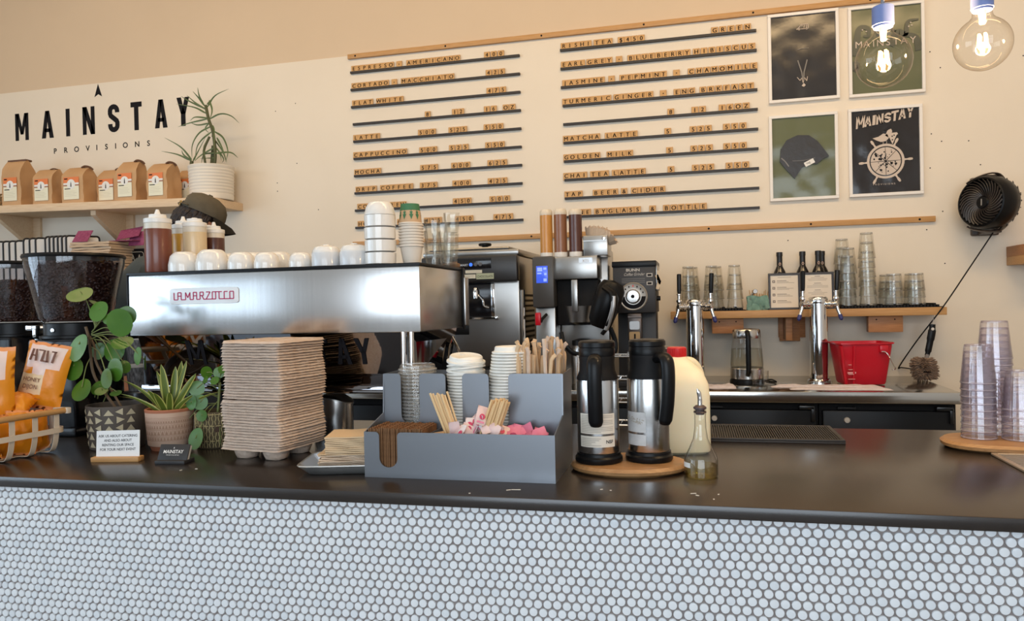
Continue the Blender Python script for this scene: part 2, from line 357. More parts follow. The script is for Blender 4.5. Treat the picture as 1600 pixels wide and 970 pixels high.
for side, rows, ZZ, X0, X1, g in (('L', rowsL, LZ, -2.19, -1.052, 1.057), ('R', rowsR, RZs, -.797, .346, 1.063)):
    sn = 'left' if side == 'L' else 'right'
    for i, row in enumerate(rows):
        fw = [w_ for w_, _a, _b in row if w_ not in ('·', '&')]
        rail(X0 + (.01 if i > 2 else 0), X1, ZZ[i], 'black menu rail carrying %s, %s rail down the %s menu' % (fw[0] if i not in (3,) or side == 'R' else '8', nth(i+1), sn))
        a0, b0 = ((52, 808) if i < 4 else (66, 816)) if side == 'L' else ((47, 921) if i < 5 else (57, 922))
        for j, (w_, a, b) in enumerate(row):
            xa, xb = persp(a, a0, b0, X0, X1, 1/g), persp(b, a0, b0, X0, X1, 1/g); n = len(w_)
            step = (xb-xa)/n
            for k, ch in enumerate(w_):
                if k in HIDE.get((side, i, w_), ()): continue
                nm = WN.get(ch, ch); where = 'rail %s of the %s menu' % (nth(i+1), sn)
                if w_ in ('·', '&'): lab = 'wooden tile marked with a %s before %s, %s' % (nm, row[j+1][0], '%s row of the %s menu' % (nth(i+1), sn))
                else: lab = 'wooden tile %s, %s in %s, %s row of the %s menu' % (nm, nth(k+1), w_, nth(i+1), sn)
                letter_tile(ch, xa + step*(k+.5), ZZ[i]-.0045, lab)
# ================================================================ framed prints
fr_white = mat('frame_white', (.82, .77, .71), .4)
print_dark = mat('print_charcoal', (.028, .024, .023), .16, bump=.10, bscale=9)
print_green = mat('print_green', (.125, .13, .065), .22, bump=.06, bscale=8)
print_ol = mat('print_olive', (.14, .15, .075), .16, bump=.12, bscale=7)
print_pale = mat('print_pale_ink', (.58, .47, .38), .4)
print_grey = mat('print_grey_ink', (.20, .18, .16), .4)
print_deep = mat('print_deep_green', (.05, .058, .04), .3)
felt_black = mat('cap_black', (.018, .015, .014), .35, bump=.2, bscale=20)
def framed(x0, x1, z0, z1, base, art, label):
    t = thing('framed_print', label, 'framed print', (x0, W, z0), group='framed prints on the wall'); w_, h = x1-x0, z1-z0; f = .017
    bm = nb()
    for a, b, c, d in ((0, 0, w_, f), (0, h-f, w_, h), (0, f, f, h-f), (w_-f, f, w_, h-f)): box(bm, a, -.022, b, c, 0, d, bev=.0015, seg=1)
    obj('frame', bm, fr_white, t)
    bm = nb(); nx, nz = 14, 18
    g = [[bm.verts.new((f + (w_-2*f)*i/nx, -.010 + .003*noise.noise(Vector((i*.35+x0*9, j*.28+z0*7, 0))), f + (h-2*f)*j/nz)) for i in range(nx+1)] for j in range(nz+1)]
    for j in range(nz):
        for i in range(nx): bm.faces.new([g[j][i], g[j][i+1], g[j+1][i+1], g[j+1][i]])
    obj('print', bm, base, t, recalc=False)
    bm = nb(); ms = art(bm, T(w_/2, -.0145, h/2) @ UP)
    if ms: obj('artwork', bm, ms, t)
def art_van(bm, M):
    def pl(p, mi=0): prism(bm, p, .0006, mi, M)
    tube_xy = lambda pts, r, mi=0: [prism(bm, [(a[0]-r*ny, a[1]+r*nx), (b[0]-r*ny, b[1]+r*nx), (b[0]+r*ny, b[1]-r*nx), (a[0]+r*ny, a[1]-r*nx)], .0006, mi, M) for a, b in zip(pts, pts[1:]) for l in [math.hypot(b[0]-a[0], b[1]-a[1]) or 1] for nx, ny in [((b[0]-a[0])/l, (b[1]-a[1])/l)]]
    tube_xy([(-.035, .155), (-.02, .165), (-.01, .18), (.028, .18), (.03, .155), (-.035, .155)], .0016)
    tube_xy([(-.006, .17), (-.002, .18)], .0014); tube_xy([(.006, .160), (.008, .18)], .0014); tube_xy([(.02, .160), (.02, .18)], .0014)
    pl(circ(.006, 12, -.02, .155)); pl(circ(.006, 12, .02, .155))
    tube_xy([(-.03, .04), (-.005, .045), (.03, .044)], .0012, 1); tube_xy([(-.03, -.02), (-.01, -.09), (-.005, -.13)], .003, 1); tube_xy([(.02, -.02), (.002, -.09), (0, -.13)], .003, 1)
    tube_xy([(-.035, -.115), (-.02, -.135), (-.01, -.12), (-.004, -.15), (.004, -.12), (.016, -.14), (.02, -.115)], .0016); pl([(-.012, -.165), (0, -.15), (.01, -.163), (0, -.172)])
    return [print_pale, print_grey]
def ribbon(bm, pts, r, mi, M, k=6):
    P = smooth_path([(x, y, 0) for x, y in pts], k); n = len(P)
    rr = r if callable(r) else (lambda t: r)
    L = []; R_ = []
    for i, p in enumerate(P):
        d = (P[min(i+1, n-1)]-P[max(i-1, 0)]).normalized(); q = rr(i/(n-1))
        L.append((p.x-d.y*q, p.y+d.x*q)); R_.append((p.x+d.y*q, p.y-d.x*q))
    for i in range(n-1): prism(bm, [L[i], L[i+1], R_[i+1], R_[i]], .0006, mi, M)
def art_tentacle(bm, M):
    tp = lambda t: .020*(1-.75*t)
    ribbon(bm, [(-.16, -.02), (-.15, .06), (-.135, .13), (-.09, .125), (-.09, .085), (-.115, .085)], tp, 0, M)
    ribbon(bm, [(.02, .02), (.06, .09), (.10, .075), (.11, .14), (.165, .15)], tp, 0, M); ribbon(bm, [(.165, -.02), (.15, .05), (.10, .07), (.08, .04)], tp, 0, M)
    ribbon(bm, [(-.17, -.05), (-.155, -.10), (-.14, -.06)], tp, 0, M); ribbon(bm, [(-.05, .09), (.0, .12), (.05, .095)], tp, 0, M)
    for x, y in ((.115, .115), (.125, .135), (.13, .12), (-.1, .11), (-.12, .12)): prism(bm, circ(.004, 8, x, y), .0009, 1, M)
    for ch, x in zip('MAINSTAY', (-.140, -.100, -.064, -.03, .01, .05, .09, .135)): text(bm, ch, M @ T(x, .022, .0008), .052, 1)
    return [print_deep, print_pale]
def art_cap(bm, M):
    P = [(-.128, -.02), (-.122, .05), (-.09, .10), (-.03, .125), (.03, .12), (.075, .085), (.10, .05), (.135, -.005), (.10, -.02), (.07, -.045), (.03, -.04), (-.01, -.06), (-.05, -.12), (-.075, -.09), (-.10, -.06)]
    prism(bm, P, .006, 0, M)
    prism(bm, rrect(.055, .026, .002), .001, 1, M @ T(.03, -.035, .006) @ RZ(.45)); text(bm, 'tag', M @ T(.026, -.040, .0072) @ RZ(.45), .018, 0)
    ribbon(bm, [(-.12, .0), (-.10, -.02), (-.08, -.05)], .003, 2, M @ T(0, 0, .006)); ribbon(bm, [(-.06, -.02), (.0, -.02), (.06, -.01)], .001, 2, M @ T(0, 0, .006))
    return [felt_black, white_paper, print_grey]
def art_pizza(bm, M):
    for ch, x, y, s_, a in zip('MAINSTAY', (-.128, -.089, -.058, -.028, .012, .048, .086, .126), (.136, .143, .148, .152, .157, .163, .170, .176), (.088, .074, .072, .072, .072, .074, .076, .088), [.17]*8):
        hw = (.008 if ch == 'I' else .019)*s_/.074; stroke_letters(bm, ch, -hw, hw, 0, s_*.74, .0115, M @ T(x, y, .0002) @ RZ(a) @ Matrix(((1, .25, 0, 0), (0, 1, 0, 0), (0, 0, 1, 0), (0, 0, 0, 1))))
    cy = -.055
    def C(r0, r1, mi, z, n=40):
        for i in range(n):
            a, b = 2*PI*i/n, 2*PI*(i+1)/n; prism(bm, [(r0*math.cos(a), cy+r0*math.sin(a)), (r1*math.cos(a), cy+r1*math.sin(a)), (r1*math.cos(b), cy+r1*math.sin(b)), (r0*math.cos(b), cy+r0*math.sin(b))], z, mi, M)
    C(.083, .096, 0, .0006); C(0.001, .077, 0, .0006)
    for k in range(8):
        a = k*PI/4+.02; c, s_ = math.cos(a), math.sin(a)
        prism(bm, [(.002*s_, cy-.002*c), (.077*c+.001*s_, cy+.077*s_-.001*c), (.077*c-.001*s_, cy+.077*s_+.001*c), (-.002*s_, cy+.002*c)], .0012, 1, M)
    for k in range(6):
        a = [0, 60, 120, 180, 240, 300][k]*PI/180+.04
        lathe(bm, [(0, .094), (.006, .095), (.004, .108), (.0075, .122), (.006, .135), (0, .139)], 10, 0, M @ T(0, cy, 0) @ RZ(a) @ RY(PI/2) @ S(.12, 1, 1))
    R5 = random.Random(5)
    for k in range(44):
        a, r = R5.uniform(.9, 2*PI), R5.uniform(.015, .068); prism(bm, circ(R5.choice((.0025, .004, .0068)), 9, r*math.cos(a), cy+r*math.sin(a)), .0013, 1, M)
    prism(bm, [(-.065, .075), (-.035, .082), (-.01, .098), (.012, .092), (.018, .070), (.004, .056), (-.022, .052), (-.045, .062)], .0006, 0, M)      # gull
    prism(bm, [(.0, .085), (.012, .115), (.03, .122), (.036, .108), (.024, .07)], .0006, 0, M); prism(bm, [(-.01, .118), (.03, .15), (.028, .128), (.012, .112)], .0008, 1, M)
    for x in (-.012, .006): prism(bm, [(x, .055), (x+.002, .055), (x+.002, .04), (x, .04)], .0006, 0, M)
    prism(bm, [(.012, .098), (.06, .10), (.065, .09), (.058, .086), (.036, .035), (.016, .085)], .0009, 0, M)
    for x, y in ((.035, .08), (.045, .085), (.036, .06)): prism(bm, circ(.004, 9, x, y), .0014, 1, M)
    text(bm, 'PROVISIONS', M @ T(-.01, -.186, .0008), .013, 0, sp=1.7)
    return [print_pale, print_dark]
framed(.408, .786, 2.580, 3.084, print_dark, art_van, 'white-framed charcoal print with a tiny van at its top')
framed(.834, 1.222, 2.576, 3.078, print_green, art_tentacle, 'white-framed green print with dark tentacles, behind a lit globe bulb')
framed(.404, .772, 2.020, 2.508, print_ol, art_cap, 'white-framed olive display holding a black cap in clear wrap')
framed(.826, 1.204, 2.021, 2.513, print_dark, art_pizza, 'white-framed charcoal print of a gull on a pizza ship wheel')
# ================================================================ the back bar along the wall
ZB = 1.02
bm = nb(); box(bm, -2.35, 3.83, ZB-.055, 1.15, W, ZB, bev=.006)
tag(obj('bar_worktop', bm, mat('steel_worktop', (.56, .54, .50), .16, 1.0, bump=.01, bscale=14)), 'brushed steel worktop of the back bar against the wall', 'worktop')
def cooler(x0, x1, lab):
    t = thing('bar_cooler', lab, 'bar fridge', (x0, 3.88, 0), group='black fridges under the back bar'); w_ = x1-x0
    bm = nb(); box(bm, 0, .03, .06, w_, .70, ZB-.057); box(bm, .02, .06, 0, w_-.02, .68, .06); obj('body', bm, black_soft, t)
    bm = nb(); box(bm, .012, 0, .10, w_-.012, .03, ZB-.095, bev=.006); d = obj('door', bm, black, t)
    bm = nb(); lathe(bm, [(0, .012), (.012, .012), (.014, .008), (.014, 0)], 16, 0, T(.12, 0, ZB-.14) @ RX(PI/2)); box(bm, .117, -.014, ZB-.146, .123, -.010, ZB-.134); obj('lock', bm, mat('lock_nickel', (.62, .60, .57), .3, .3), d)
    bm = nb(); box(bm, w_-.09, -.012, ZB-.092, w_-.02, .02, ZB-.072, bev=.003); box(bm, w_-.035, -.012, ZB-.15, w_-.018, .01, ZB-.08, bev=.003); obj('hinge', bm, mat('hinge_dark', (.05, .05, .05), .3, .8), t)
    bm = nb(); box(bm, .08, -.002, ZB-.088, .16, .03, ZB-.078); obj('grip', bm, mat('hinge_dark', (.05, .05, .05), .3, .8), d)
cooler(-.06, .545, 'black bar fridge under the worktop, below the kettle'); cooler(.55, 1.145, 'black bar fridge under the worktop, below the red bucket')
cooler(-1.05, -.065, 'black bar fridge under the worktop, below the coffee brewer'); cooler(-2.34, -1.055, 'black bar fridge under the worktop, below the steel dispenser')
# ---------------------------------------------------------------- shelf with pint glasses
t = thing('wall_shelf', 'long oak wall shelf above the beer taps, carrying pint glasses', 'shelf', (-.16, W, 1.361))
bm = nb(); box(bm, 0, -.24, 0, 1.405, 0, .041, bev=.002); obj('board', bm, oak, t)
for x, w_, d, h in ((.225, .17, .05, .085), (1.035, .17, .05, .088)):
    bm = nb(); box(bm, x, -.20, -h, x+w_, -.20+d, 0, bev=.002); box(bm, x+.06, -.15, -h*.8, x+.10, 0, 0)
    for dx in (.04, .13): prism(bm, circ(.004, 8), .001, 1, T(x+dx, -.2001, -.02) @ UP)
    obj('bracket', bm, [cedar, ink], t)
bm = nb(); box(bm, .62, -.16, -.13, .655, 0, 0, bev=.002); box(bm, .60, -.03, -.14, .71, 0, 0, bev=.002); box(bm, .595, -.02, -.12, .74, -.004, -.0, bev=.002); obj('bracket', bm, cedar, t)
t = thing('hanging_shelf', 'end of a dark oak shelf cut off at the right wall edge', 'shelf', (1.605, W, 1.66))
bm = nb(); box(bm, 0, -.24, -.045, .9, 0, 0, bev=.002); obj('board', bm, oak, t)
bm = nb(); box(bm, .0, -.23, .0, .9, 0, .055, bev=.002); obj('tray', bm, cedar, t)
def liner(x0, x1, lab):
    bm = nb(); n = int((x1-x0)/.016)
    for i in range(n): box(bm, x0+i*.016, 4.38, 1.4015, x0+i*.016+.011, 4.57, 1.4165 if i % 4 else 1.424)
    box(bm, x0, 4.375, 1.4022, x1, 4.575, 1.406)
    tag(obj('shelf_liner', bm, black_soft), lab, 'bar mat', 'black ribbed mats under the glasses')
liner(-.13, .25, 'black ribbed bar mat under the left stacks of pint glasses'); liner(.74, 1.235, 'black ribbed bar mat under the right stacks of glasses')
def pint_mesh(h, r0, r1):
    """inverted: mouth down at z = 0"""
    bm = nb(); lathe(bm, [(r0-.0022, 0), (r0, .001), (r0, .003), (r1, h), (r1*.5, h+.0002), (0, h), (0, h-.010), (r1-.006, h-.010), (r0-.003, .004), (r0-.0022, 0)], 28); lathe(bm, [(r0-.002, .0002), (r0+.0008, .001), (r0+.0008, .0035), (r0-.001, .004)], 28, 1); lathe(bm, [(r1*.2, h-.0095), (r1-.004, h-.009), (r1+.0004, h-.006), (r1, h+.0006), (r1*.8, h+.0008)], 28, 1); return bm
pint = thing('pint_glass', '', 'drinking glass', group='upturned glasses on the oak shelf'); obj('glass', pint_mesh(.138, .044, .031), [glass, rim_clear], pint)
rocks = thing('tumbler_glass', '', 'drinking glass', group='upturned glasses on the oak shelf'); obj('glass', pint_mesh(.092, .045, .037), [glass, rim_clear], rocks)
first_use = {}
def place(root, loc, label, rz=0, rot=None):
    if root not in first_use:
        first_use[root] = 1; root.location = loc; root.rotation_euler = rot or (0, 0, rz); root['label'] = label; return root
    return dup(root, loc, rz, label, rot)
def glass_stack(root, x, y, n, step, where, z=1.4175):
    for k in range(n):
        tail = 'of the stack ' + where
        place(root, (x+RND.uniform(-.0012, .0012)*k, y, z + k*step), 'clear glass, %s %s' % ('top' if k == n-1 else 'bottom' if k == 0 else 'middle' if n == 3 else nth(k+1)+' from the bottom', tail))
for x, w_ in ((-.062, 'in the leftmost front column on the shelf'), (.066, 'in the second front column from the left'), (.194, 'right beside the teal cloth')): glass_stack(pint, x, 4.43, 3, .0505, w_)
for x, w_ in ((-.040, 'in the leftmost rear column on the shelf'), (.093, 'in the second rear column from the left')): glass_stack(pint, x, 4.525, 3, .0505, w_)
glass_stack(pint, .782, 4.43, 5, .0435, 'front, right beside the framed menus'); glass_stack(pint, .775, 4.525, 6, .046, 'rear, right beside the framed menus'); glass_stack(pint, .882, 4.43, 6, .0505, 'second right of the framed menus')
glass_stack(rocks, 1.008, 4.43, 3, .0365, 'of short tumblers beside the tallest stack'); glass_stack(rocks, 1.118, 4.43, 3, .0365, 'of short tumblers nearest the shelf end')
glass_stack(rocks, 1.0, 4.53, 3, .036, 'of rear tumblers beside the tallest stack'); glass_stack(rocks, 1.125, 4.53, 3, .037, 'of rear tumblers nearest the shelf end')
# bottles, framed menus, cloth, tea container
btl = mat('wine_glass', (.012, .010, .010), .12); foil = mat('bottle_foil', (.010, .009, .010), .4); copper = mat('bottle_mark', (.35, .20, .12), .4, .6)
def wine(x, y, lab, s=1):
    t = thing('wine_bottle', lab, 'bottle', (x, y, 1.402), group='dark bottles behind the framed menus')
    bm = nb(); lathe(bm, [(0, 0), (.034, 0), (.037, .004), (.037, .19), (.030, .215), (.0165, .243), (.0145, .26), (.0145, .29)], 24); obj('body', bm, btl, t)
    bm = nb(); lathe(bm, [(.0155, .248), (.0155, .30), (.017, .301), (.017, .322), (.0145, .324), (0, .324)], 20); c = obj('foil_capsule', bm, foil, t)
    bm = nb(); lathe(bm, [(0, .001), (.006, .001), (.006, 0)], 14, 0, T(0, -.0158, .256) @ S(1, 1, 1.5) @ RX(PI/2)); lathe(bm, [(0, .002), (.0035, .002), (.0035, 0)], 12, 1, T(0, -.0160, .256) @ S(1, 1, 1.4) @ RX(PI/2)); obj('seal', bm, [copper, foil], t)
wine(.443, 4.53, 'dark wine bottle behind the left framed menu'); wine(.565, 4.53, 'dark wine bottle behind the gap between the framed menus'); wine(.645, 4.51, 'front dark wine bottle behind the right framed menu'); wine(.672, 4.562, 'rearmost dark wine bottle behind the right framed menu')
fr_bk = mat('frame_dark', (.022, .016, .014), .4); menu_pp = mat('menu_paper', (.74, .66, .55), .5); grey_ink = mat('faded_ink', (.42, .37, .31), .6)
def small_frame(x0, lab, icons):
    t = thing('framed_menu', lab, 'framed menu', (x0, 4.43, 1.4025), group='framed menus on the oak shelf'); t.rotation_euler = (-.07, 0, 0); w_, h, f = .168, .203, .0115
    bm = nb()
    for a, b, c, d in ((0, 0, w_, f), (0, h-f, w_, h), (0, f, f, h-f), (w_-f, f, w_, h-f)): box(bm, a, 0, b, c, .016, d, bev=.001, seg=1)
    box(bm, .004, .010, .004, w_-.004, .0155, h-.004); obj('frame', bm, fr_bk, t)
    bm = nb(); box(bm, f, .0055, f, w_-f, .009, h-f); s_ = obj('menu_sheet', bm, menu_pp, t)
    bm = nb(); rr = random.Random(int(x0*1000))
    if icons:
        for k in range(4):
            z = .150-.037*k; box(bm, .022, .0050, z, .036, .0056, z+.014, 1); box(bm, .0266, .0046, z+.004, .0314, .0052, z+.010, 2)
            for j in range(3): box(bm, .046, .0050, z+.010-.006*j, .046+(.05 if j == 0 else rr.uniform(.06, .095)), .0056, z+.0125-.006*j, 1 if j == 0 else 0)
        box(bm, .05, .0050, .178, .12, .0056, .181, 0)
    else:
        for k in range(20):
            l = rr.uniform(.02, .055)*(.7 if k % 5 == 0 else 1); z = .180-.0076*k
            if k % 5 != 4: box(bm, w_/2-l, .0050, z, w_/2+l, .0056, z+.0024, 1 if k % 5 == 0 else 0)
    obj('print_lines', bm, [grey_ink, mat('menu_dark_ink', (.16, .13, .12), .6), menu_pp], s_)
small_frame(.373, 'dark-framed menu with square icons, left of the pair on the shelf', True); small_frame(.546, 'dark-framed menu of centred small print, right of the pair', False)
teal = mat('teal_cloth', (.13, .26, .22), .9, var=(.20, .34, .29), scale=40, bump=.3, bscale=60)
bm = nb(); rr = random.Random(4)
for k in range(7):
    z = .006+.0075*k; P = [(-.055+.11*i/8, rr.uniform(-.01, .01), z+.004*math.sin(i*1.1+k)) for i in range(9)]
    tube(bm, smooth_path(P, 3), [.005+.002*rr.random()]*25, 8, flat=4.5)
o = tag(obj('folded_cloth', bm, teal), 'crumpled teal cloth on the shelf beside the left framed menu', 'cloth'); o.location = (.315, 4.43, 1.403)
t = thing('pick_container', 'clear container of wooden picks behind the teal cloth', 'container', (.325, 4.53, 1.4025))
bm = nb(); lathe(bm, [(0, .001), (.036, .001), (.042, .055), (.043, .055), (.037, 0), (0, 0)], 20, sq=6, sx=1.3); obj('box', bm, clear_pl, t)
bm = nb()
for k in range(22):
    x = rr.uniform(-.035, .035); y = rr.uniform(-.02, .02); tube(bm, [(x, y, .004), (x*1.3+rr.uniform(-.012, .012), y, rr.uniform(.085, .115))], .0018, 5)
obj('picks', bm, mat('pick_wood', (.58, .36, .16), .7), t)['kind'] = 'stuff'
t = thing('bottle_opener', 'small metal corkscrew standing in the teal cloth', 'corkscrew', (.272, 4.43, 1.457))
bm = nb(); tube(bm, smooth_path([(0, 0, 0), (.01, 0, .025), (.022, 0, .045), (.03, 0, .05)], 5), .006, 8); lathe(bm, [(0, -.008), (.011, -.008), (.013, 0), (.011, .008), (0, .008)], 14, 0, T(.03, 0, .05) @ RX(PI/2)); obj('handle', bm, mat('dull_metal', (.25, .23, .21), .35, .9), t)
# ---------------------------------------------------------------- beer towers
def tower(x, y, lab):
    t = thing('beer_tower', lab, 'beer tap', (x, y, ZB), group='chrome beer towers')
    bm = nb(); lathe(bm, [(0, 0), (.062, 0), (.062, .010), (.054, .014), (.051, .020)], 32); obj('flange', bm, chrome, t)
    bm = nb(); lathe(bm, [(.046, .0), (.046, .435), (.040, .437)], 32); obj('column', bm, chrome, t)
    bm = nb(); lathe(bm, [(.0465, .415), (.0475, .418), (.0475, .438), (.040, .449), (0, .450)], 32); obj('cap', bm, chrome, t)
    for s in (-1, 1):
        a = math.radians(-90 + s*62); dx, dy = math.cos(a), math.sin(a); M = T(0, 0, .412) @ RZ(a)
        bm = nb()
        lathe(bm, [(0, .03), (.019, .03), (.019, .047), (.0145, .050), (.0145, .058), (.020, .059), (.020, .070), (.012, .073), (.012, .082), (.0165, .086), (.0165, .100), (0, .108)], 20, 0, M @ RY(PI/2))
        f = obj('faucet', bm, chrome, t)
        bm = nb(); tube(bm, [M @ Vector((.093, 0, 0)), M @ Vector((.100, 0, -.03)), M @ Vector((.112, 0, -.062))], [.011, .009, .008], 14); obj('spout', bm, chrome, f)
        bm = nb(); tube(bm, [M @ Vector((.110, 0, -.056)), M @ Vector((.117, 0, -.078)), M @ Vector((.119, 0, -.086))], [.0105, .0105, .004], 14); obj('spout_plug', bm, mat('blue_plug', (.03, .035, .16), .5), f)
        bm = nb(); lathe(bm, [(.0, .0), (.010, .0), (.011, .012), (.014, .016), (.014, .026), (.0085, .032), (.0085, .05), (.012, .053), (.012, .058), (0, .058)], 16, 0, M @ T(.092, 0, .010)); obj('collar', bm, chrome, f)
        bm = nb(); lathe(bm, [(0, .062), (.010, .062), (.0115, .08), (.0125, .16), (.0115, .166), (0, .168)], 8, 0, M @ T(.092, 0, .008) @ RY(.05 if s > 0 else -.02)); obj('tap_handle', bm, black, t)
tower(-.025, 4.17, 'chrome beer tower with two black tap handles, beside the kettle'); tower(.605, 4.26, 'chrome beer tower with two black tap handles, beside the red bucket')
# kettle
t = thing('electric_kettle', 'glass electric kettle with steel lid and black handle on bar', 'kettle', (.238, 4.22, ZB))
bm = nb(); lathe(bm, [(0, 0), (.088, 0), (.090, .006), (.088, .018), (.082, .022), (0, .022)], 36); obj('power_base', bm, black, t)
bm = nb(); lathe(bm, [(.084, .022), (.087, .026), (.086, .078), (.083, .082), (0, .082)], 36); obj('heater_band', bm, steel, t)
bm = nb(); lathe(bm, [(.083, .08), (.085, .10), (.079, .18), (.071, .243)], 36); obj('jug', bm, glass, t)
bm = nb(); lathe(bm, [(0, .084), (.081, .084), (.082, .10), (.0775, .182), (0, .182)], 32); obj('water', bm, water_m, t)
bm = nb(); lathe(bm, [(.073, .238), (.074, .24), (.0715, .278), (.066, .286), (.03, .289), (0, .289)], 36); obj('lid', bm, steel, t)
bm = nb(); tube(bm, smooth_path([(0, -.066, .272), (0, -.100, .270), (.002, -.112, .24), (.002, -.116, .15), (.002, -.112, .075), (0, -.085, .05)], 6), .0135, 12, flat=1.0); obj('handle', bm, black, t)
bm = nb(); tube(bm, smooth_path([(.085, .0, .012), (.12, -.03, .02), (.145, -.02, .006), (.11, .05, .004), (.10, .12, .004)], 6), .004, 8); obj('cord', bm, black, t)
t = thing('rocks_glass', 'small clear rocks glass standing before the kettle', 'drinking glass', (.292, 4.06, ZB))
bm = nb(); lathe(bm, [(0, 0), (.036, 0), (.040, .004), (.043, .078), (.0415, .079), (.038, .012), (0, .011)], 28); obj('glass', bm, glass, t)
# red bucket
t = thing('square_bucket', 'red square plastic bucket with wire handle beside beer tower', 'bucket', (.792, 4.19, ZB), math.radians(8))
bm = nb(); lathe(bm, [(0, .004), (.094, .004), (.098, .012), (.123, .19), (.124, .206), (.133, .208), (.133, .214), (.120, .214), (.118, .206), (.094, .016), (0, .012)], 40, sq=7, sx=1.05, sy=.86); obj('pail', bm, red_pl, t)
bm = nb(); tube(bm, [(-.128, -.112, .20), (-.100, -.088, .01)], .008, 8); tube(bm, [(-.065, -.112, .20), (-.065, -.090, .01)], .006, 8); obj('rib', bm, red_pl, t)
bm = nb(); box(bm, .055, -.120, .165, .095, -.100, .202, bev=.004); obj('ear', bm, red_pl, t)
bm = nb(); tube(bm, smooth_path([(.06, -.122, .172), (.080, -.126, .168), (.10, -.122, .14), (.135, -.08, .095), (.145, -.07, .085), (.143, -.06, .075), (.132, -.06, .077)], 5), .0028, 8); obj('wire_handle', bm, chrome, t)
bm = nb()
for k in range(4): box(bm, -.092, -.108+.002*k, .105-.024*k, -.078+.006*k, -.0965+.002*k, .1075-.024*k)
box(bm, -.095, -.100, .062, -.055, -.095, .070); obj('scale_marks', bm, mat('pink_print', (.75, .35, .35), .6), t)
# towels
towel = mat('bar_towel', (.60, .53, .55), .95, var=(.68, .61, .62), scale=60, bump=.4, bscale=120)
def towel_obj(x0, x1, y0, y1, h, lab, seed):
    bm = nb(); nx, ny = 26, 9; rr = Vector((seed, seed*.7, 0))
    def P(i, j, top):
        u, v = i/nx, j/ny; e = min(u, 1-u, v*.5, (1-v)*.5)*14; k = min(1, e)
        return (x0+(x1-x0)*u + .006*noise.noise(Vector((v*5, u*2, seed))), y0+(y1-y0)*v+.012*noise.noise(Vector((u*4, 1, seed))), ZB+.0012+(h*k*(.65+.5*noise.noise(Vector((u*7, v*4, seed)))) if top else 0))
    A = [[bm.verts.new(P(i, j, 1)) for i in range(nx+1)] for j in range(ny+1)]
    for j in range(ny):
        for i in range(nx): bm.faces.new([A[j][i], A[j][i+1], A[j+1][i+1], A[j+1][i]])
    tag(obj('bar_towel', bm, towel), lab, 'towel', 'folded towels on the back bar')
towel_obj(-.02, .17, 3.92, 4.04, .020, 'folded pale towel at the foot of the left beer tower', 1.3); towel_obj(.34, .86, 3.985, 4.05, .016, 'rolled pale towel before the right beer tower, farther of two', 2.9); towel_obj(.42, .88, 3.89, 3.95, .012, 'flat pale towel along the bar edge before the red bucket', 4.1)
# duster brush on its hook
t = thing('hanging_duster', 'brown duster brush with black handle hanging under the shelf end', 'brush', (1.185, 4.36, 1.355))
bm = nb(); tube(bm, smooth_path([(-.004, 0, .006), (-.006, 0, -.02), (-.014, 0, -.045), (-.012, 0, -.055), (-.004, 0, -.05)], 5), .0016, 6); obj('hook', bm, chrome, t)
bm = nb(); tube(bm, smooth_path([(-.010, 0, -.042), (-.012, 0, -.075), (-.022, 0, -.13), (-.034, 0, -.19), (-.038, 0, -.205)], 5), [.015]*5+[.019]*5+[.016]*5+[.012]*6, 12, flat=.6); h = obj('handle', bm, black, t)
bm = nb(); lathe(bm, [(0, .003), (.0075, .003), (.0075, 0)], 14, 0, T(-.0115, -.0085, -.066) @ RX(PI/2)); obj('rivet', bm, mat('pale_rivet', (.6, .55, .5), .4), h)
bm = nb(); tube(bm, [(-.036, 0, -.198), (-.046, 0, -.24)], [.010, .012], 10); obj('ferrule', bm, mat('ferrule_grey', (.2, .18, .17), .5), t)
bm = nb(); rr = random.Random(9)
for k in range(1100):
    a = rr.uniform(0, 2*PI); u = rr.uniform(-1, 1); z = -.273+.055*u; r = .052*(1-abs(u)**5*.35); x, y = -.052-.006*u, 0
    p = Vector((x+r*math.cos(a)*.55, y+r*.5*math.sin(a), z)); q = Vector((x+1.18*r*math.cos(a)+rr.uniform(-.009, .009), y+.85*r*math.sin(a)+rr.uniform(-.008, .008), z+rr.uniform(-.012, .009)))
    tube(bm, [p, q], [.004, .0016], 4, cap=False)
obj('bristles', bm, mat('duster_pile', (.20, .13, .09), .95, var=(.30, .21, .15), scale=50), t)['kind'] = 'stuff'
# fan on the wall, turned towards the room's left
t = thing('wall_fan', 'round black fan on the wall at right, cord trailing down', 'fan', (1.488, W, 1.935))
t.scale = (.95, .95, .95)
A = T(-.02, -.20, 0) @ RZ(math.radians(-55)) @ RX(math.radians(88))      # local +Z is the blowing direction
bm = nb(); lathe(bm, [(0, -.10), (.06, -.10), (.105, -.085), (.135, -.05), (.1475, .0), (.146, .045), (.135, .075), (.127, .078), (.122, .070), (.12, .03), (0, .02)], 48, 0, A); obj('housing', bm, black, t)
bm = nb()
for k in range(30):
    a0 = 2*PI*k/30; P = []
    for j in range(8):
        r = .036+.086*j/7; a = a0 + .85*(j/7)**1.3; P.append(A @ Vector((r*math.cos(a), r*math.sin(a), .074-.016*(1-j/7)+.010*math.sin(PI*j/7))))
    tube(bm, P, .0024, 6, flat=2.0)
obj('grille', bm, mat('fan_grille', (.032, .025, .021), .4), t)
bm = nb(); lathe(bm, [(0, .068), (.030, .066), (.038, .056), (.038, .040)], 28, 0, A); hb = obj('hub', bm, black, t)
bm = nb(); prism(bm, rrect(.007, .036, .002), .001, 0, A @ T(0, 0, .0676)); obj('badge', bm, mat('badge_grey', (.35, .33, .31), .4, .5), hb)
bm = nb()
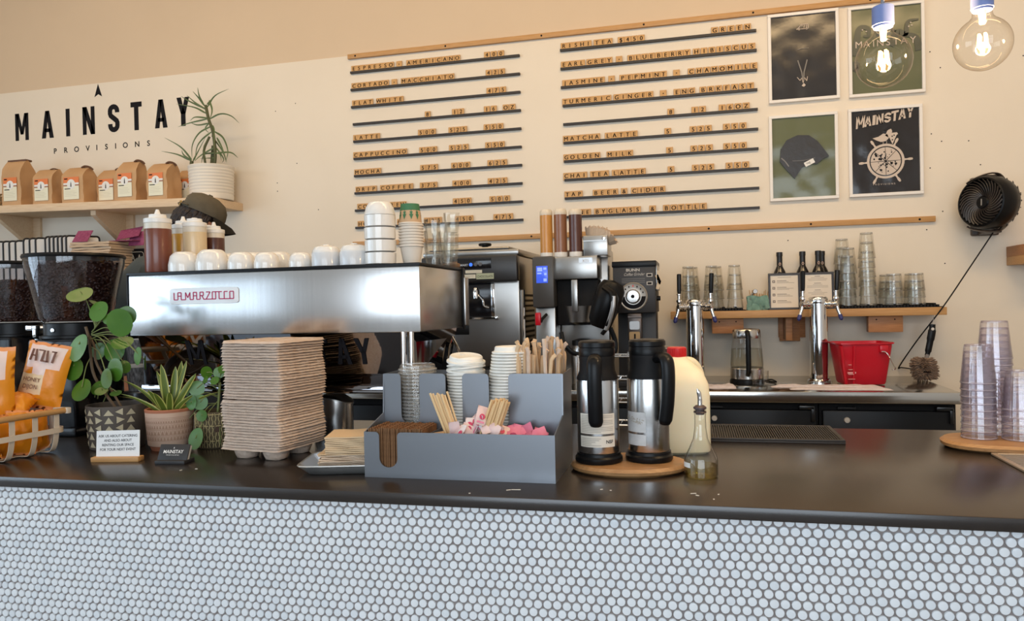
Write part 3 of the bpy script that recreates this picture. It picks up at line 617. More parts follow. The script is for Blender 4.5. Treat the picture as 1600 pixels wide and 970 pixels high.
for k in range(22):
    a = 2*PI*k/22; tube(bm, [A @ Vector((.142*math.cos(a), .142*math.sin(a), -.045)), A @ Vector((.115*math.cos(a), .115*math.sin(a), -.083))], .0022, 5)
obj('rear_vents', bm, black_soft, t)
bm = nb()
for s in (-1, 1):
    P = [Vector((-.02+.16*math.sin(u), -.20+.20*(abs(u)/1.0)*.0, s*.158*math.cos(u))) for u in [x*.12 for x in range(-6, 7)]]
    tube(bm, [Vector((p.x*.9, -.18+.05*math.cos(i*.5), p.z)) for i, p in enumerate(P)], .016, 8, flat=.30)
box(bm, -.03, -.16, .135, .05, 0, .160, bev=.006); box(bm, -.03, -.16, -.160, .05, 0, -.135, bev=.006); box(bm, -.06, -.035, -.165, .08, 0, .165, bev=.01)
obj('bracket', bm, mat('fan_bracket', (.06, .042, .034), .35), t)
bm = nb(); tube(bm, smooth_path([(.02, -.18, -.10), (.010, -.19, -.135), (-.14, -.225, -.36), (-.278, -.262, -.56), (-.385, -.17, -.745), (-.445, -.02, -.905), (-.435, -.03, -.9115), (-.40, -.14, -.9115), (-.43, -.22, -.9115), (-.36, -.32, -.9115)], 8), .0036, 8); obj('cord', bm, black, t)
# ---------------------------------------------------------------- machines on the bar
# steel dispenser with a control panel
t = thing('drink_dispenser', 'large steel drink dispenser with black control panel on bar', 'dispenser', (-1.16, 3.85, ZB))
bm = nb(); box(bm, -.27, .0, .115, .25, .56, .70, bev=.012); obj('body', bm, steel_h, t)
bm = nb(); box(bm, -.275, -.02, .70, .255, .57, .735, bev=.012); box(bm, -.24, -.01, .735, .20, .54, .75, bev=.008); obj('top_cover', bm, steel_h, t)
bm = nb(); lathe(bm, [(0, .83-.07), (.016, .76), (.016, .772), (.034, .776), (.036, .786), (.03, .79), (0, .792)], 20, 0, T(.04, .10, -.012)); obj('knob', bm, black, t)
bm = nb(); box(bm, -.272, -.055, .565, .252, .01, .702, bev=.010); p = obj('control_panel', bm, mat('panel_charcoal', (.020, .019, .019), .35), t)
bm = nb(); box(bm, -.20, -.0575, .635, .115, -.054, .690, bev=.002); s_ = obj('display', bm, black_gloss, p)
bm = nb(); text(bm, 'SMART', T(-.035, -.0585, .650) @ UP, .016, 0, bold=.01); obj('display_text', bm, mat('display_grey', (.4, .42, .45), .4, emis=(.5, .6, .7), es=.25), s_)
for x, m_ in ((.0, 'lit'), (.026, 'g'), (.052, 'g'), (-.17, 'g'), (-.145, 'g')):
    bm = nb(); lathe(bm, [(0, .0032), (.0085, .003), (.0095, 0)], 16, 0, T(x+.005, -.0575, .657) @ RX(PI/2)); obj('button', bm, mat('button_lit', (.02, .08, .6), .4, emis=(.05, .2, 1), es=1.5) if m_ == 'lit' else mat('button_grey', (.09, .09, .10), .4), s_)
sticker = mat('sticker_paper', (.62, .60, .50), .6); sticker_g = mat('sticker_green', (.38, .42, .30), .6)
bm = nb(); box(bm, -.025, -.0585, .612, .065, -.055, .628, 0); box(bm, -.13, -.0585, .585, .030, -.055, .606, 0); box(bm, .034, -.0592, .580, .128, -.055, .610, 1)
text(bm, 'CHOCOLATE', T(.081, -.0598, .588) @ UP, .0165, 2, sx=.85)
for z, a, b in ((.618, -.018, .055), (.597, -.12, .02), (.590, -.10, .0)): box(bm, a, -.0590, z, b, -.0586, z+.0025, 3)
obj('sticker', bm, [sticker, sticker_g, ink, grey_ink], p)
bm = nb(); box(bm, -.24, -.012, .375, .10, .02, .562, bev=.004); bay = obj('dispensing_bay', bm, black_gloss, t)
bm = nb(); box(bm, -.24, -.03, .372, .125, .0, .380); box(bm, .100, -.02, .378, .118, .0, .56, bev=.002); obj('bay_trim', bm, chrome, bay)
bm = nb(); lathe(bm, [(0, .02), (.014, .02), (.016, .06), (.010, .075), (0, .078)], 16, 0, T(-.09, -.03, .46)); lathe(bm, [(0, .02), (.014, .02), (.016, .06), (.010, .075), (0, .078)], 16, 0, T(.02, -.03, .46)); tube(bm, smooth_path([(.03, -.02, .50), (.06, -.035, .47), (.065, -.035, .44), (.09, -.03, .43)], 4), .006, 8); obj('nozzle', bm, chrome, bay)
bm = nb(); box(bm, -.17, -.031, .372, -.03, -.0305, .380); obj('red_strip', bm, mat('red_strip', (.7, .02, .04), .4), bay)
bm = nb(); box(bm, -.18, -.005, .29, -.03, .004, .345, bev=.003); obj('recess_handle', bm, black, t)
bm = nb()
for x in (-.18, .0): lathe(bm, [(0, .004), (.007, .003), (.008, 0)], 12, 0, T(x, 0, .14) @ RX(PI/2))
lathe(bm, [(0, .02), (.010, .018), (.012, 0)], 14, 0, T(.125, -.002, .375) @ RX(PI/2)); obj('screw', bm, chrome, t)
bm = nb()
for k in range(13): box(bm, .2495, .10, .15+.028*k, .254, .34, .162+.028*k)
obj('side_vents', bm, black_soft, t)
bm = nb(); tube(bm, [(.258, .045, .12), (.258, .045, .52)], .010, 10); obj('side_rail', bm, chrome, t)
bm = nb(); box(bm, -.28, -.01, .055, .26, .56, .115, bev=.006); obj('plinth', bm, black, t)
bm = nb(); box(bm, -.30, -.02, .0, .27, .55, .055, bev=.004); obj('drawer', bm, mat('drawer_charcoal', (.05, .05, .052), .4, .4), t)
# coffee brewer
t = thing('coffee_brewer', 'steel filter coffee brewer with blue screen and black brew basket', 'coffee brewer', (-.667, 3.86, ZB))
br_grey = mat('brewer_grey', (.055, .052, .050), .4)
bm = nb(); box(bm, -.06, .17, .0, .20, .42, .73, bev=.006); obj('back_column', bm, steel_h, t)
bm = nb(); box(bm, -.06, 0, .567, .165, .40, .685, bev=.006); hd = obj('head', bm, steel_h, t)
bm = nb(); prism(bm, rrect(.070, .026, .003), .002, 0, T(.105, -.0005, .662) @ UP); text(bm, 'XTS', T(.105, -.0035, .654) @ UP, .019, 1, bold=.01); obj('badge', bm, [mat('badge_silver', (.5, .5, .5), .3, .9), grey_ink], hd)
bm = nb(); box(bm, -.172, -.02, .425, -.058, .30, .690, bev=.010); cp = obj('control_tower', bm, br_grey, t)
bm = nb(); box(bm, -.150, -.0215, .552, -.090, -.018, .640, bev=.001); sc = obj('screen', bm, mat('screen_blue', (.03, .07, .45), .2, emis=(.06, .13, .85), es=1.1), cp)
bm = nb()
for a, b, c, d in ((-.144, .612, -.118, .632), (-.112, .620, -.096, .632), (-.108, .592, -.096, .604), (-.112, .560, -.095, .575), (-.144, .598, -.122, .606)): box(bm, a, -.0222, b, c, -.0212, d)
obj('screen_icons', bm, mat('screen_icon', (.2, .3, .8), .3, emis=(.35, .5, 1), es=.9), sc)
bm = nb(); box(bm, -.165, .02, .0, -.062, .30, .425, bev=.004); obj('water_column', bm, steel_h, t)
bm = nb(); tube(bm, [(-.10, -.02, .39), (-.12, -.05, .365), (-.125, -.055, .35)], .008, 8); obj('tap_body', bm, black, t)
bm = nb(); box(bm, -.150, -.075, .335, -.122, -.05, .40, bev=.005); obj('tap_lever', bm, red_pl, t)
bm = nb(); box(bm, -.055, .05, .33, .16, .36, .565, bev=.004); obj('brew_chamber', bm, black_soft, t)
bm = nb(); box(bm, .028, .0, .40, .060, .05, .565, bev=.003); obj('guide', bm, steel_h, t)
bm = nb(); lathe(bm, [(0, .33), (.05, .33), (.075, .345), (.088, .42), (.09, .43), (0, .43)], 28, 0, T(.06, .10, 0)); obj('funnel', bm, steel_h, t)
bk = thing('brew_basket', 'black brew basket with long handle hung on the coffee brewer', 'brew basket', (.0, 0, 0)); bk.location = (-.425, 3.74, 1.44)
bm = nb(); B = RY(math.radians(20)); lathe(bm, [(0, -.10), (.055, -.10), (.085, -.07), (.100, .02), (.098, .095), (.07, .125), (0, .135)], 32, 0, T(-.035, .06, .0) @ B @ S(.72, .6, 1.05)); obj('bowl', bm, black, bk)
bm = nb(); tube(bm, smooth_path([(-.025, -.022, .10), (.02, -.045, .06), (.018, -.05, -.02), (-.01, -.045, -.09), (-.04, -.04, -.13)], 5), [.026]*8+[.022]*8+[.014]*5, 10, flat=.6); hh = obj('handle', bm, black, bk)
bm = nb(); tube(bm, smooth_path([(.022, -.066, .055), (.018, -.070, .0), (-.005, -.062, -.075), (-.02, -.058, -.11)], 5), [.011]*16, 8, flat=.35); obj('handle_inlay', bm, mat('inlay_silver', (.35, .34, .33), .35, .8), hh)
bm = nb(); tube(bm, smooth_path([(.0, -.04, -.10), (.02, -.03, -.16), (.015, -.03, -.22), (-.05, -.03, -.235), (-.18, -.02, -.225), (-.235, -.015, -.17), (-.25, .0, -.12)], 5), .012, 10, flat=.6); obj('wire_stay', bm, black, bk)
t = thing('coffee_urn', 'brushed steel coffee urn standing under the brewer funnel', 'coffee urn', (-.590, 3.945, ZB))
bm = nb(); lathe(bm, [(0, 0), (.068, 0), (.070, .006), (.070, .20), (.062, .225), (0, .228)], 32); obj('body', bm, steel_v, t)
bm = nb(); lathe(bm, [(.06, .222), (.066, .226), (.064, .25), (.03, .26), (0, .26)], 28); obj('lid', bm, black, t)
# squeeze bottles, upside down, on the brewer
def squeeze(x, y, z, r, h, liquid, lab, cap='nozzle', group='squeeze bottles'):
    t = thing('squeeze_bottle', lab, 'sauce bottle', (x, y, z), group=group)
    bm = nb()
    if cap == 'flat':
        lathe(bm, [(0, .0), (r*.97, .0), (r, .004), (r, h*.10)], 28); obj('cap', bm, white_pl, t)
        bm = nb(); lathe(bm, [(r*.985, h*.10), (r*.985, h*.88)], 28); obj('sauce', bm, liquid, t)
        bm = nb(); lathe(bm, [(r*.985, h*.88), (r, h*.885), (r*.98, h*.965), (r*.8, h), (0, h)], 28); obj('base', bm, mat('milky_plastic', (.70, .62, .50), .35), t)
    else:
        bm = nb(); lathe(bm, [(0, 0), (r*.94, 0), (r, .006), (r, h*.70), (r*.985, h*.71)], 28); obj('sauce', bm, liquid, t)
        bm = nb(); lathe(bm, [(r*.985, h*.71), (r*1.0, h*.74), (r*.99, h*.80), (r*.97, h*.805)], 28); obj('neck', bm, mat('milky_plastic', (.70, .62, .50), .35), t)
        bm = nb(); lathe(bm, [(r*.97, h*.80), (r*1.03, h*.81), (r*1.02, h*.875), (r*.66, h*.895), (r*.63, h*.945), (r*.30, h*.95), (r*.22, h*.965)] + ([(r*.12, h*1.03), (0, h*1.03)] if cap == 'nozzle' else [(0, h*.965)]), 28); obj('cap', bm, white_pl, t)
def sauce(n, c): return mat('sauce_'+n, c, .28, coat=.15)
caramel = sauce('caramel', (.56, .26, .055)); cocoa = sauce('cocoa', (.24, .10, .045)); dark = sauce('dark', (.085, .028, .018)); maple = sauce('maple', (.17, .045, .022)); honey = sauce('honey', (.66, .33, .05)); cream = sauce('cream', (.66, .50, .30)); tanl = sauce('tan', (.42, .24, .11))
ZT = ZB+.685
squeeze(-.771, 3.90, ZT, .0335, .25, caramel, 'upturned squeeze bottle of caramel sauce atop the coffee brewer', 'flat', 'upturned sauce bottles on the brewer')
squeeze(-.696, 3.90, ZT, .0345, .25, cocoa, 'upturned squeeze bottle of milk-brown sauce atop the coffee brewer', 'flat', 'upturned sauce bottles on the brewer')
squeeze(-.617, 3.90, ZT, .0345, .245, dark, 'upturned squeeze bottle of darkest brown sauce atop the brewer', 'flat', 'upturned sauce bottles on the brewer')
t = thing('filter_holder', 'steel holder on the brewer filled with paper coffee filters', 'filter holder', (-.525, 3.93, ZB+.685))
bm = nb(); box(bm, -.05, -.05, .0, .075, .12, .105, bev=.004); box(bm, -.05, -.053, .075, .07, -.049, .08, 0); obj('box', bm, steel_h, t)
bm = nb(); lathe(bm, [(0, .008), (.008, .007), (.010, 0)], 14, 0, T(.055, -.05, .088) @ RX(PI/2)); obj('clip', bm, chrome, t)
fl = mat('filter_paper', (.66, .50, .36), .9)
bm = nb(); n = 44
for lay in range(6):
    ring = []; tl = .15+.16*lay
    for zz, rr_ in ((.0, .030), (.05, .046), (.10, .068+.002*lay)):
        ring.append([bm.verts.new(Vector((-.022+.006*lay, .03, .045)) + RY(tl) @ Vector(((rr_+.0045*(zz > .02)*(-1)**i)*math.cos(2*PI*i/n)*.62, rr_*math.sin(2*PI*i/n)*.75, zz+.006*math.sin(i*1.3+lay)*(zz > .08)))) for i in range(n)])
    for a, b in zip(ring, ring[1:]):
        for i in range(n): bm.faces.new([a[i], a[(i+1) % n], b[(i+1) % n], b[i]])
o = tag(obj('coffee_filters', bm, fl), 'fluted tan paper coffee filters fanned out of the steel holder', 'coffee filters'); o.location = (-.525, 3.93, ZB+.69); o['kind'] = 'stuff'
# grinder
t = thing('coffee_grinder', 'tall black bulk coffee grinder with round silver dial on bar', 'coffee grinder', (-.322, 3.90, ZB))
gb = mat('grinder_black', (.017, .014, .013), .45)
bm = nb(); box(bm, -.107, 0, .388, .107, .30, .645, bev=.004); hd = obj('housing', bm, gb, t)
bm = nb(); box(bm, -.111, -.006, .622, .113, .306, .652, bev=.004); obj('hopper_lid', bm, black, t)
bm = nb(); box(bm, -.100, .14, 0, .100, .30, .39, bev=.004); box(bm, -.105, .10, 0, .105, .30, .03, bev=.004); obj('pedestal', bm, gb, t)
bm = nb(); text(bm, 'BUNN', T(-.005, -.0008, .600) @ UP, .020, 0, bold=.03, sx=1.25); text(bm, 'Coffee Grinder', T(0, -.0008, .578) @ UP @ Matrix(((1, .35, 0, 0), (0, 1, 0, 0), (0, 0, 1, 0), (0, 0, 0, 1))), .021, 0, sx=.8)
for z in (.560, .550, .541): box(bm, -.062, -.0012, z, .055, -.0004, z+.0035, 1)
for a, b in ((.078, .570), (.078, .528)): box(bm, a-.015, -.0014, b, a+.015, -.0004, b+.018, 0); box(bm, a-.010, -.0020, b+.004, a+.010, -.001, b+.014, 2)
obj('front_print', bm, [mat('silver_print', (.45, .42, .38), .5), mat('dim_print', (.12, .11, .10), .5), ink], hd)
D = T(-.005, 0, .472) @ RX(PI/2)
bm = nb(); lathe(bm, [(0, .012), (.062, .012), (.068, .014), (.072, .010), (.072, 0)], 44, 0, D); dl = obj('dial_ring', bm, mat('dial_silver', (.46, .42, .37), .35, .7), t)
bm = nb(); 
for i in range(22):
    a, b = PI + PI*i/22, PI + PI*(i+1)/22; prism(bm, [(.042*math.cos(a), .042*math.sin(a)), (.063*math.cos(a), .063*math.sin(a)), (.063*math.cos(b), .063*math.sin(b)), (.042*math.cos(b), .042*math.sin(b))], .0012, 0, D @ T(0, 0, .0125))
for i in range(7):
    a = PI*(.12+.76*i/6); prism(bm, rrect(.006, .009, .001, 2, .053*math.cos(a), .053*math.sin(a)), .0012, 1 if i == 3 else 0, D @ T(0, 0, .0125))
obj('dial_scale', bm, [ink, mat('dial_red', (.6, .04, .03), .5)], dl)
bm = nb(); lathe(bm, [(0, .040), (.030, .038), (.036, .030), (.038, .012)], 30, 0, D); lathe(bm, [(0, .043), (.008, .042), (.010, .038)], 14, 1, D); obj('dial_knob', bm, [mat('dial_knob_silver', (.55, .53, .50), .25, .9), ink], dl)
bm = nb(); box(bm, -.036, -.012, .25, .034, .06, .385, bev=.004); box(bm, -.032, -.03, .365, .036, 0, .372); ch = obj('spout', bm, mat('spout_grey', (.10, .08, .07), .35, .8), t)
bm = nb(); prism(bm, rrect(.05, .042, .008), .002, 0, T(-.001, -.012, .325) @ UP); obj('spout_plate', bm, mat('inlay_silver', (.35, .34, .33), .35, .8), ch)
bm = nb(); prism(bm, rrect(.054, .045, .006), .003, 0, T(-.001, -.012, .270) @ UP); box(bm, -.004, -.017, .255, .004, -.014, .282, 1); obj('bag_clip', bm, [mat('brass_dull', (.30, .18, .08), .4, .7), ink], ch)
bm = nb(); lathe(bm, [(0, .02), (.012, .018), (.012, 0)], 14, 0, T(.107, .10, .46) @ RY(PI/2)); obj('switch_knob', bm, black, t)
bm = nb(); box(bm, .107, .02, .50, .116, .24, .63, bev=.003); obj('side_plate', bm, steel_h, t)
t = thing('tag_bundle', 'small cream paper scraps hung on the grinder side', 'paper tags', (-.205, 3.90, ZB))
bm = nb()
for a, z in ((.0, .575), (.4, .555), (-.3, .53)): prism(bm, rrect(.016, .05, .002), .0012, 0, T(.006, -.004, z) @ UP @ RZ(a))
obj('tag', bm, mat('cream_tag', (.60, .48, .34), .8), t)
t = thing('dosing_cup', 'plain steel dosing cup standing before the coffee grinder', 'steel cup', (-.325, 3.70, ZB-.05))
t.location = (-.312, 3.905, ZB)
bm = nb(); lathe(bm, [(0, 0), (.040, 0), (.043, .004), (.055, .185), (.060, .187), (.060, .191), (.0535, .189), (.041, .008), (0, .006)], 30); obj('cup', bm, steel_v, t)
bm = nb(); lathe(bm, [(0, .19), (.05, .19), (.05, .196), (.012, .199), (.012, .206), (0, .207)], 24); obj('lid', bm, steel_h, t)
# dark paper bowls
bowl_dark = mat('bowl_dark_kraft', (.055, .035, .025), .7, var=(.10, .065, .045), scale=30); rim_w = mat('bowl_rim', (.50, .40, .31), .7)
proto = thing('soup_cup', '', 'paper cup', group='dark paper soup cups by the grinder')
bm = nb(); lathe(bm, [(0, .004), (.048, .004), (.049, 0), (.059, .098), (.056, .098), (.047, .007), (0, .006)], 30); obj('cup', bm, bowl_dark, proto)
bm = nb(); lathe(bm, [(.058, .094), (.062, .096), (.062, .102), (.058, .103), (.055, .100)], 30); obj('rim', bm, rim_w, proto)
for k in range(2): place(proto, (-.165, 3.99, ZB+.001+.105*k), 'dark paper soup cup with pale rim, %s of two by the grinder' % ('lower', 'upper')[k])
# ================================================================ left shelf with coffee bags and plant
SLOPE = .0195
def shz(x): return 2.224 - SLOPE*(x+4.6)
t = thing('wooden_shelf', 'pale wooden shelf on the left wall holding coffee bags and a plant', 'shelf', (-4.6, W, 2.224)); t.rotation_euler = (0, math.atan(SLOPE), 0)
bm = nb(); box(bm, -1.2, -.35, -.052, 1.585, 0, 0, bev=.002); obj('board', bm, pale_wood, t)
for x in (-.145, .66):
    bm = nb(); prism(bm, [(0, 0), (-.30, 0), (-.30, -.03), (-.035, -.21), (0, -.21)], .04, 0, T(x-.04, 0, -.052) @ Matrix(((0,0,1,0),(1,0,0,0),(0,1,0,0),(0,0,0,1)))); box(bm, x-.02, -.022, -.27, x+.06, 0, -.052, bev=.002); obj('bracket', bm, pale_wood, t)
lab_or = mat('label_orange', (.74, .20, .05), .5); lab_cr = mat('label_cream', (.80, .76, .58), .5); lab_br = mat('label_brown', (.34, .14, .07), .5)
def coffee_bag(x, y, w_, d, h, lab, rz=0, fold='flat', seed=0, small=False):
    t = thing('coffee_bag', lab, 'coffee bag', (x, y, shz(x)+.001), rz, 'kraft coffee bags on the wooden shelf')
    bm = nb(); nx, ny, nz = 8, 6, 16
    def P(u, v, s):
        # u,v in -1..1 footprint, s height 0..1
        body = 1-max(0, (s-.72)/.28)**1.4
        dy = (d/2)*(.16+.84*body); dx = w_/2*(1+.04*math.sin(s*PI)-.03*(s > .72)*(s-.72)/.28)
        q = Vector((u*dx*(1+.02*math.sin(7*s+seed)), v*dy+(d*.10*(1-body)), s*h))
        n = noise.noise(q*14+Vector((seed*3.1, seed, 0))); m = noise.noise(q*34+Vector((seed, 5, 0)))
        k = (.010*n+.004*m)*min(1, s*5)
        side = abs(u) > .999
        q.x += k*(1.0 if side else .3)*(1 if u > 0 else -1) + (-.012*body*math.cos(v*PI/2)*math.sin(s*PI)*(1 if u > 0 else -1) if side else 0); q.y += (.004*n if side else .35*k)
        if fold == 'roof': q.y += -.02*max(0, s-.75)*4
        return q
    loop = [(-1+2*i/nx, -1) for i in range(nx)] + [(1, -1+2*i/ny) for i in range(ny)] + [(1-2*i/nx, 1) for i in range(nx)] + [(-1, 1-2*i/ny) for i in range(ny)]
    rings = [[bm.verts.new(P(u, v, j/nz)) for u, v in loop] for j in range(nz+1)]; N = len(loop)
    for a, b in zip(rings, rings[1:]):
        for i in range(N): bm.faces.new([a[i], a[(i+1) % N], b[(i+1) % N], b[i]])
    bm.faces.new(rings[0][::-1]); bm.faces.new(rings[-1])
    obj('bag', bm, kraft, t, angle=60)
    bm = nb()
    if fold == 'roof': box(bm, -w_*.46, -.022, h-.006, w_*.54, .03, h+.008, bev=.003)
    elif fold == 'roll': tube(bm, smooth_path([(w_*.15, .0, h-.002), (w_*.35, -.01, h+.004), (w_*.52, .0, h-.004), (w_*.6, .01, h-.02)], 4), .009, 8, flat=.7)
    else: tube(bm, smooth_path([(w_*.1, .004, h+.001), (w_*.3, .0, h+.004), (w_*.5, -.004, h-.004)], 4), .006, 8, flat=.6)
    obj('tin_tie', bm, mat('tie_brown', (.13, .06, .03), .6), t)
    bm = nb(); lw, lh = w_*.72, w_*1.02; z0 = h*.10; F = T(-.006, -d/2-.0035, z0) @ UP
    if h-z0-lh < h*.28: lh = h*.60
    def rect(a, b, c, d_, mi, zz=0): prism(bm, [(a, b), (c, b), (c, d_), (a, d_)], .0012, mi, F @ T(0, 0, zz))
    rect(-lw/2, 0, lw/2, lh*.60, 0); rect(-lw/2, lh*.60, lw/2, lh*.74, 2); rect(-lw/2, lh*.74, lw/2, lh, 1)
    rect(-lw/2, lh*.60, -lw*.22, lh*.655, 3, .0005); rect(lw*.24, lh*.60, lw/2, lh*.655, 3, .0005)
    prism(bm, circ(lw*.265, 24, -.0, lh*.68), .002, 2, F); prism(bm, [(-.004, lh*.56), (.004, lh*.56), (.003, lh*.70), (.001, lh*.80), (-.003, lh*.70)], .0026, 4, F)
    for i, zz in enumerate((.46, .36, .29, .22, .15)): rect(-lw*.42, lh*zz, lw*(-.05 if i == 0 else .35-.12*(i % 2)), lh*(zz+(.035 if i == 0 else .012)), 4 if i == 0 else 5, .0008)
    rect(-lw*.44, lh*.90, -lw*.22, lh*.95, 4, .0006)
    obj('label', bm, [lab_cr, lab_or, white_paper, lab_br, ink, mat('label_rule', (.6, .56, .42), .6)], t)
coffee_bag(-4.608, 4.34, 0.157, 0.130, .315, 'tallest kraft coffee bag with folded roof top at shelf left', 0, 'roof', 1)
coffee_bag(-4.348, 4.33, 0.157, 0.108, .245, 'kraft coffee bag beside the tallest bag, flat folded top', 0, 'flat', 2)
coffee_bag(-4.103, 4.34, 0.173, 0.124, .250, 'broad kraft coffee bag with wide plain right side', 0, 'roll', 3)
coffee_bag(-3.908, 4.43, 0.162, 0.119, .240, 'kraft coffee bag half hidden between two front bags', 0, 'roll', 4)
coffee_bag(-3.668, 4.33, 0.151, 0.124, .268, 'tall creased kraft coffee bag with dark mark on label', 0, 'roll', 5)
coffee_bag(-3.423, 4.33, 0.151, 0.140, .245, 'crumple-topped kraft coffee bag, front one nearest the white pot', 0, 'roll', 6)
coffee_bag(-3.345, 4.50, 0.140, 0.108, .225, 'kraft coffee bag tucked behind, touching the white ribbed pot', 0, 'flat', 7)
coffee_bag(-4.753, 4.46, 0.140, 0.108, .23, 'kraft coffee bag behind and left of the tallest bag', 0, 'flat', 8)
bm = nb(); lathe(bm, [(0, 0), (.05, 0), (.058, .03), (.055, .075), (.045, .10), (.03, .105), (0, .105)], 24)
for k in range(5):
    for i in range(10):
        a = 2*PI*(i+.5*(k % 2))/10; lathe(bm, [(0, -.007), (.010, 0), (0, .007)], 6, 0, T(.056*math.cos(a), .056*math.sin(a), .018+.019*k))
o = tag(obj('woven_pot', bm, mat('woven_straw', (.50, .38, .22), .9)), 'small woven straw pot at the far left of the shelf', 'woven pot'); o.location = (-4.835, 4.33, shz(-4.83)+.001)
def seg_leaf(bm, pts, w0, mi=0, curl=.0, n=5, tipw=0.05, up=Vector((0, 0, 1))):
    P = smooth_path(pts, n); L = []; N = len(P)
    for i, p in enumerate(P):
        d = (P[min(i+1, N-1)]-P[max(i-1, 0)]).normalized(); s = d.cross(Vector((.25, -1, .2))).normalized(); u = i/(N-1)
        wd = w0*(tipw+(1-tipw)*(1-u)**.7)*min(1, .45+u*4); nrm = s.cross(d).normalized()
        L.append((bm.verts.new(p+s*wd), bm.verts.new(p+nrm*wd*.45), bm.verts.new(p-s*wd)))
    for a, b in zip(L, L[1:]):
        for k in range(2): f = bm.faces.new([a[k], a[k+1], b[k+1], b[k]]); f.material_index = mi
def pw(q, y):
    px, py = 230+q[0]/5.106, 130+q[1]/5.106; return Vector((-3.147+(px-326)*.00485, y, 2.441+(256-py)*.00425))
t = thing('potted_dracaena', 'spiky thin-leaved plant in a white ribbed pot on the wooden shelf', 'potted plant', (-3.135, 4.43, shz(-3.135)+.001))
bm = nb(); pr = [(0, 0), (.132, 0), (.137, .004)]
for k in range(9): z = .03+.0205*k; pr += [(.1395+.0007*k, z), (.1365+.0007*k, z+.008), (.1395+.0007*k, z+.016)]
lathe(bm, pr+[(.147, .222), (.145, .225), (.138, .222), (.136, .19), (0, .19)], 48); obj('pot', bm, mat('pot_white', (.76, .70, .61), .45), t)
bm = nb(); lathe(bm, [(.136, .198), (.08, .205), (0, .207)], 30); obj('soil', bm, soil_m, t)
orig = Vector(t.location)
def loc_(q, y=4.42): return pw(q, y)-orig
bm = nb(); tube(bm, smooth_path([loc_((538, 650)), loc_((545, 560)), loc_((532, 400)), loc_((500, 290)), loc_((478, 175))], 5), .010, 8); tube(bm, [loc_((500, 650), 4.45), loc_((515, 495), 4.45)], .017, 9); tube(bm, smooth_path([loc_((480, 660), 4.40), loc_((470, 540), 4.40), loc_((510, 430), 4.41)], 4), .008, 7); tube(bm, [loc_((350, 660)), loc_((355, 610))], .012, 8); obj('stem', bm, mat('dracaena_stem', (.085, .09, .035), .7), t)
bm = nb(); rr = random.Random(12)
LV = [[(480,210),(400,150),(330,80)],[(470,200),(345,130),(265,75)],[(480,240),(380,180),(225,135)],[(470,180),(440,120),(410,70)],[(462,170),(452,110),(462,50)],[(492,190),(560,110),(675,70)],[(500,290),(600,258),(690,285),(760,352)],[(495,280),(380,255),(320,275)],[(490,285),(340,300),(230,320)],[(500,320),(410,325),(345,300)],[(520,345),(420,390),(360,480),(352,590)],[(520,390),(440,440),(390,500),(365,610)],[(545,390),(620,450),(665,560),(655,650)],[(560,440),(600,520),(640,640)],[(500,440),(470,520),(500,620)],[(560,560),(650,560),(690,600)],[(508,140),(548,230),(545,320)],[(490,170),(510,130),(505,120)],[(355,600),(290,500),(180,420)],[(345,605),(230,545),(90,505)],[(355,610),(300,560),(290,520)],[(365,610),(400,560),(480,430)],[(535,560),(440,560),(400,625)],[(530,520),(450,580),(420,630)],[(540,560),(600,580),(630,640)],[(540,500),(590,600),(560,630)],[(500,320),(470,360),(500,400)],[(530,340),(560,400),(570,560)],[(520,420),(580,540),(590,630)],[(540,600),(480,590),(380,580)]]
for i, l in enumerate(LV):
    yy = rr.uniform(-.06, .06); seg_leaf(bm, [pw(q, 4.42+yy*j/(len(l)-1))-orig for j, q in enumerate(l)], .0075 if i < 24 else .006)
obj('foliage', bm, mat('dracaena_leaf', (.075, .11, .035), .45, var=(.12, .17, .06), scale=8), t)
# ---------------------------------------------------------------- shelf below: menus, bags, sign
bm = nb(); box(bm, -6.2, 4.12, 1.62, -3.42, W, 1.655, bev=.003); tag(obj('white_shelf', bm, mat('shelf_white', (.72, .74, .75), .4)), 'white low shelf on the left wall behind the hoppers', 'shelf')
bm = nb(); box(bm, -6.2, 4.16, 0, -2.72, W-.003, 1.24, bev=.004); tag(obj('low_cabinet', bm, black_soft), 'dark low cabinet against the left wall behind the plants', 'cabinet')
rack_w = mat('rack_black', (.012, .012, .013), .4)
card_w = mat('holder_sheet', (.80, .80, .80), .5)
k = 0
for (x0, n, z, st) in ((-4.78, 7, .318, .052), (-4.40, 3, .33, .05), (-4.22, 6, .335, .034)):
    for i in range(n):
        k += 1; x = x0+st*i; t = thing('menu_clipboard', 'black-rimmed white clipboard, %s from the left in the upright row' % nth(k), 'clipboard', (x, 4.30, 1.656), math.radians(-38), 'upright black clipboards on the white shelf'); t.rotation_euler = (0, 0, math.radians(-38))
        bm = nb(); P = rrect(.20, z, .018, 4, 0, z/2); tube(bm, [(0, px_, pz) for px_, pz in P]+[(0, P[0][0], P[0][1])], .0062, 6, cap=False); obj('rim', bm, rack_w, t)
        bm = nb(); prism(bm, rrect(.186, z-.014, .012, 4, 0, z/2), .003, 0, Matrix(((0,0,1,-.0015),(1,0,0,0),(0,1,0,0),(0,0,0,1)))); obj('sheet', bm, card_w, t)
bag_edge = mat('bag_kraft_edge', (.50, .36, .24), .85, var=(.56, .42, .29), scale=12, bump=.2, bscale=60)
NB = 16
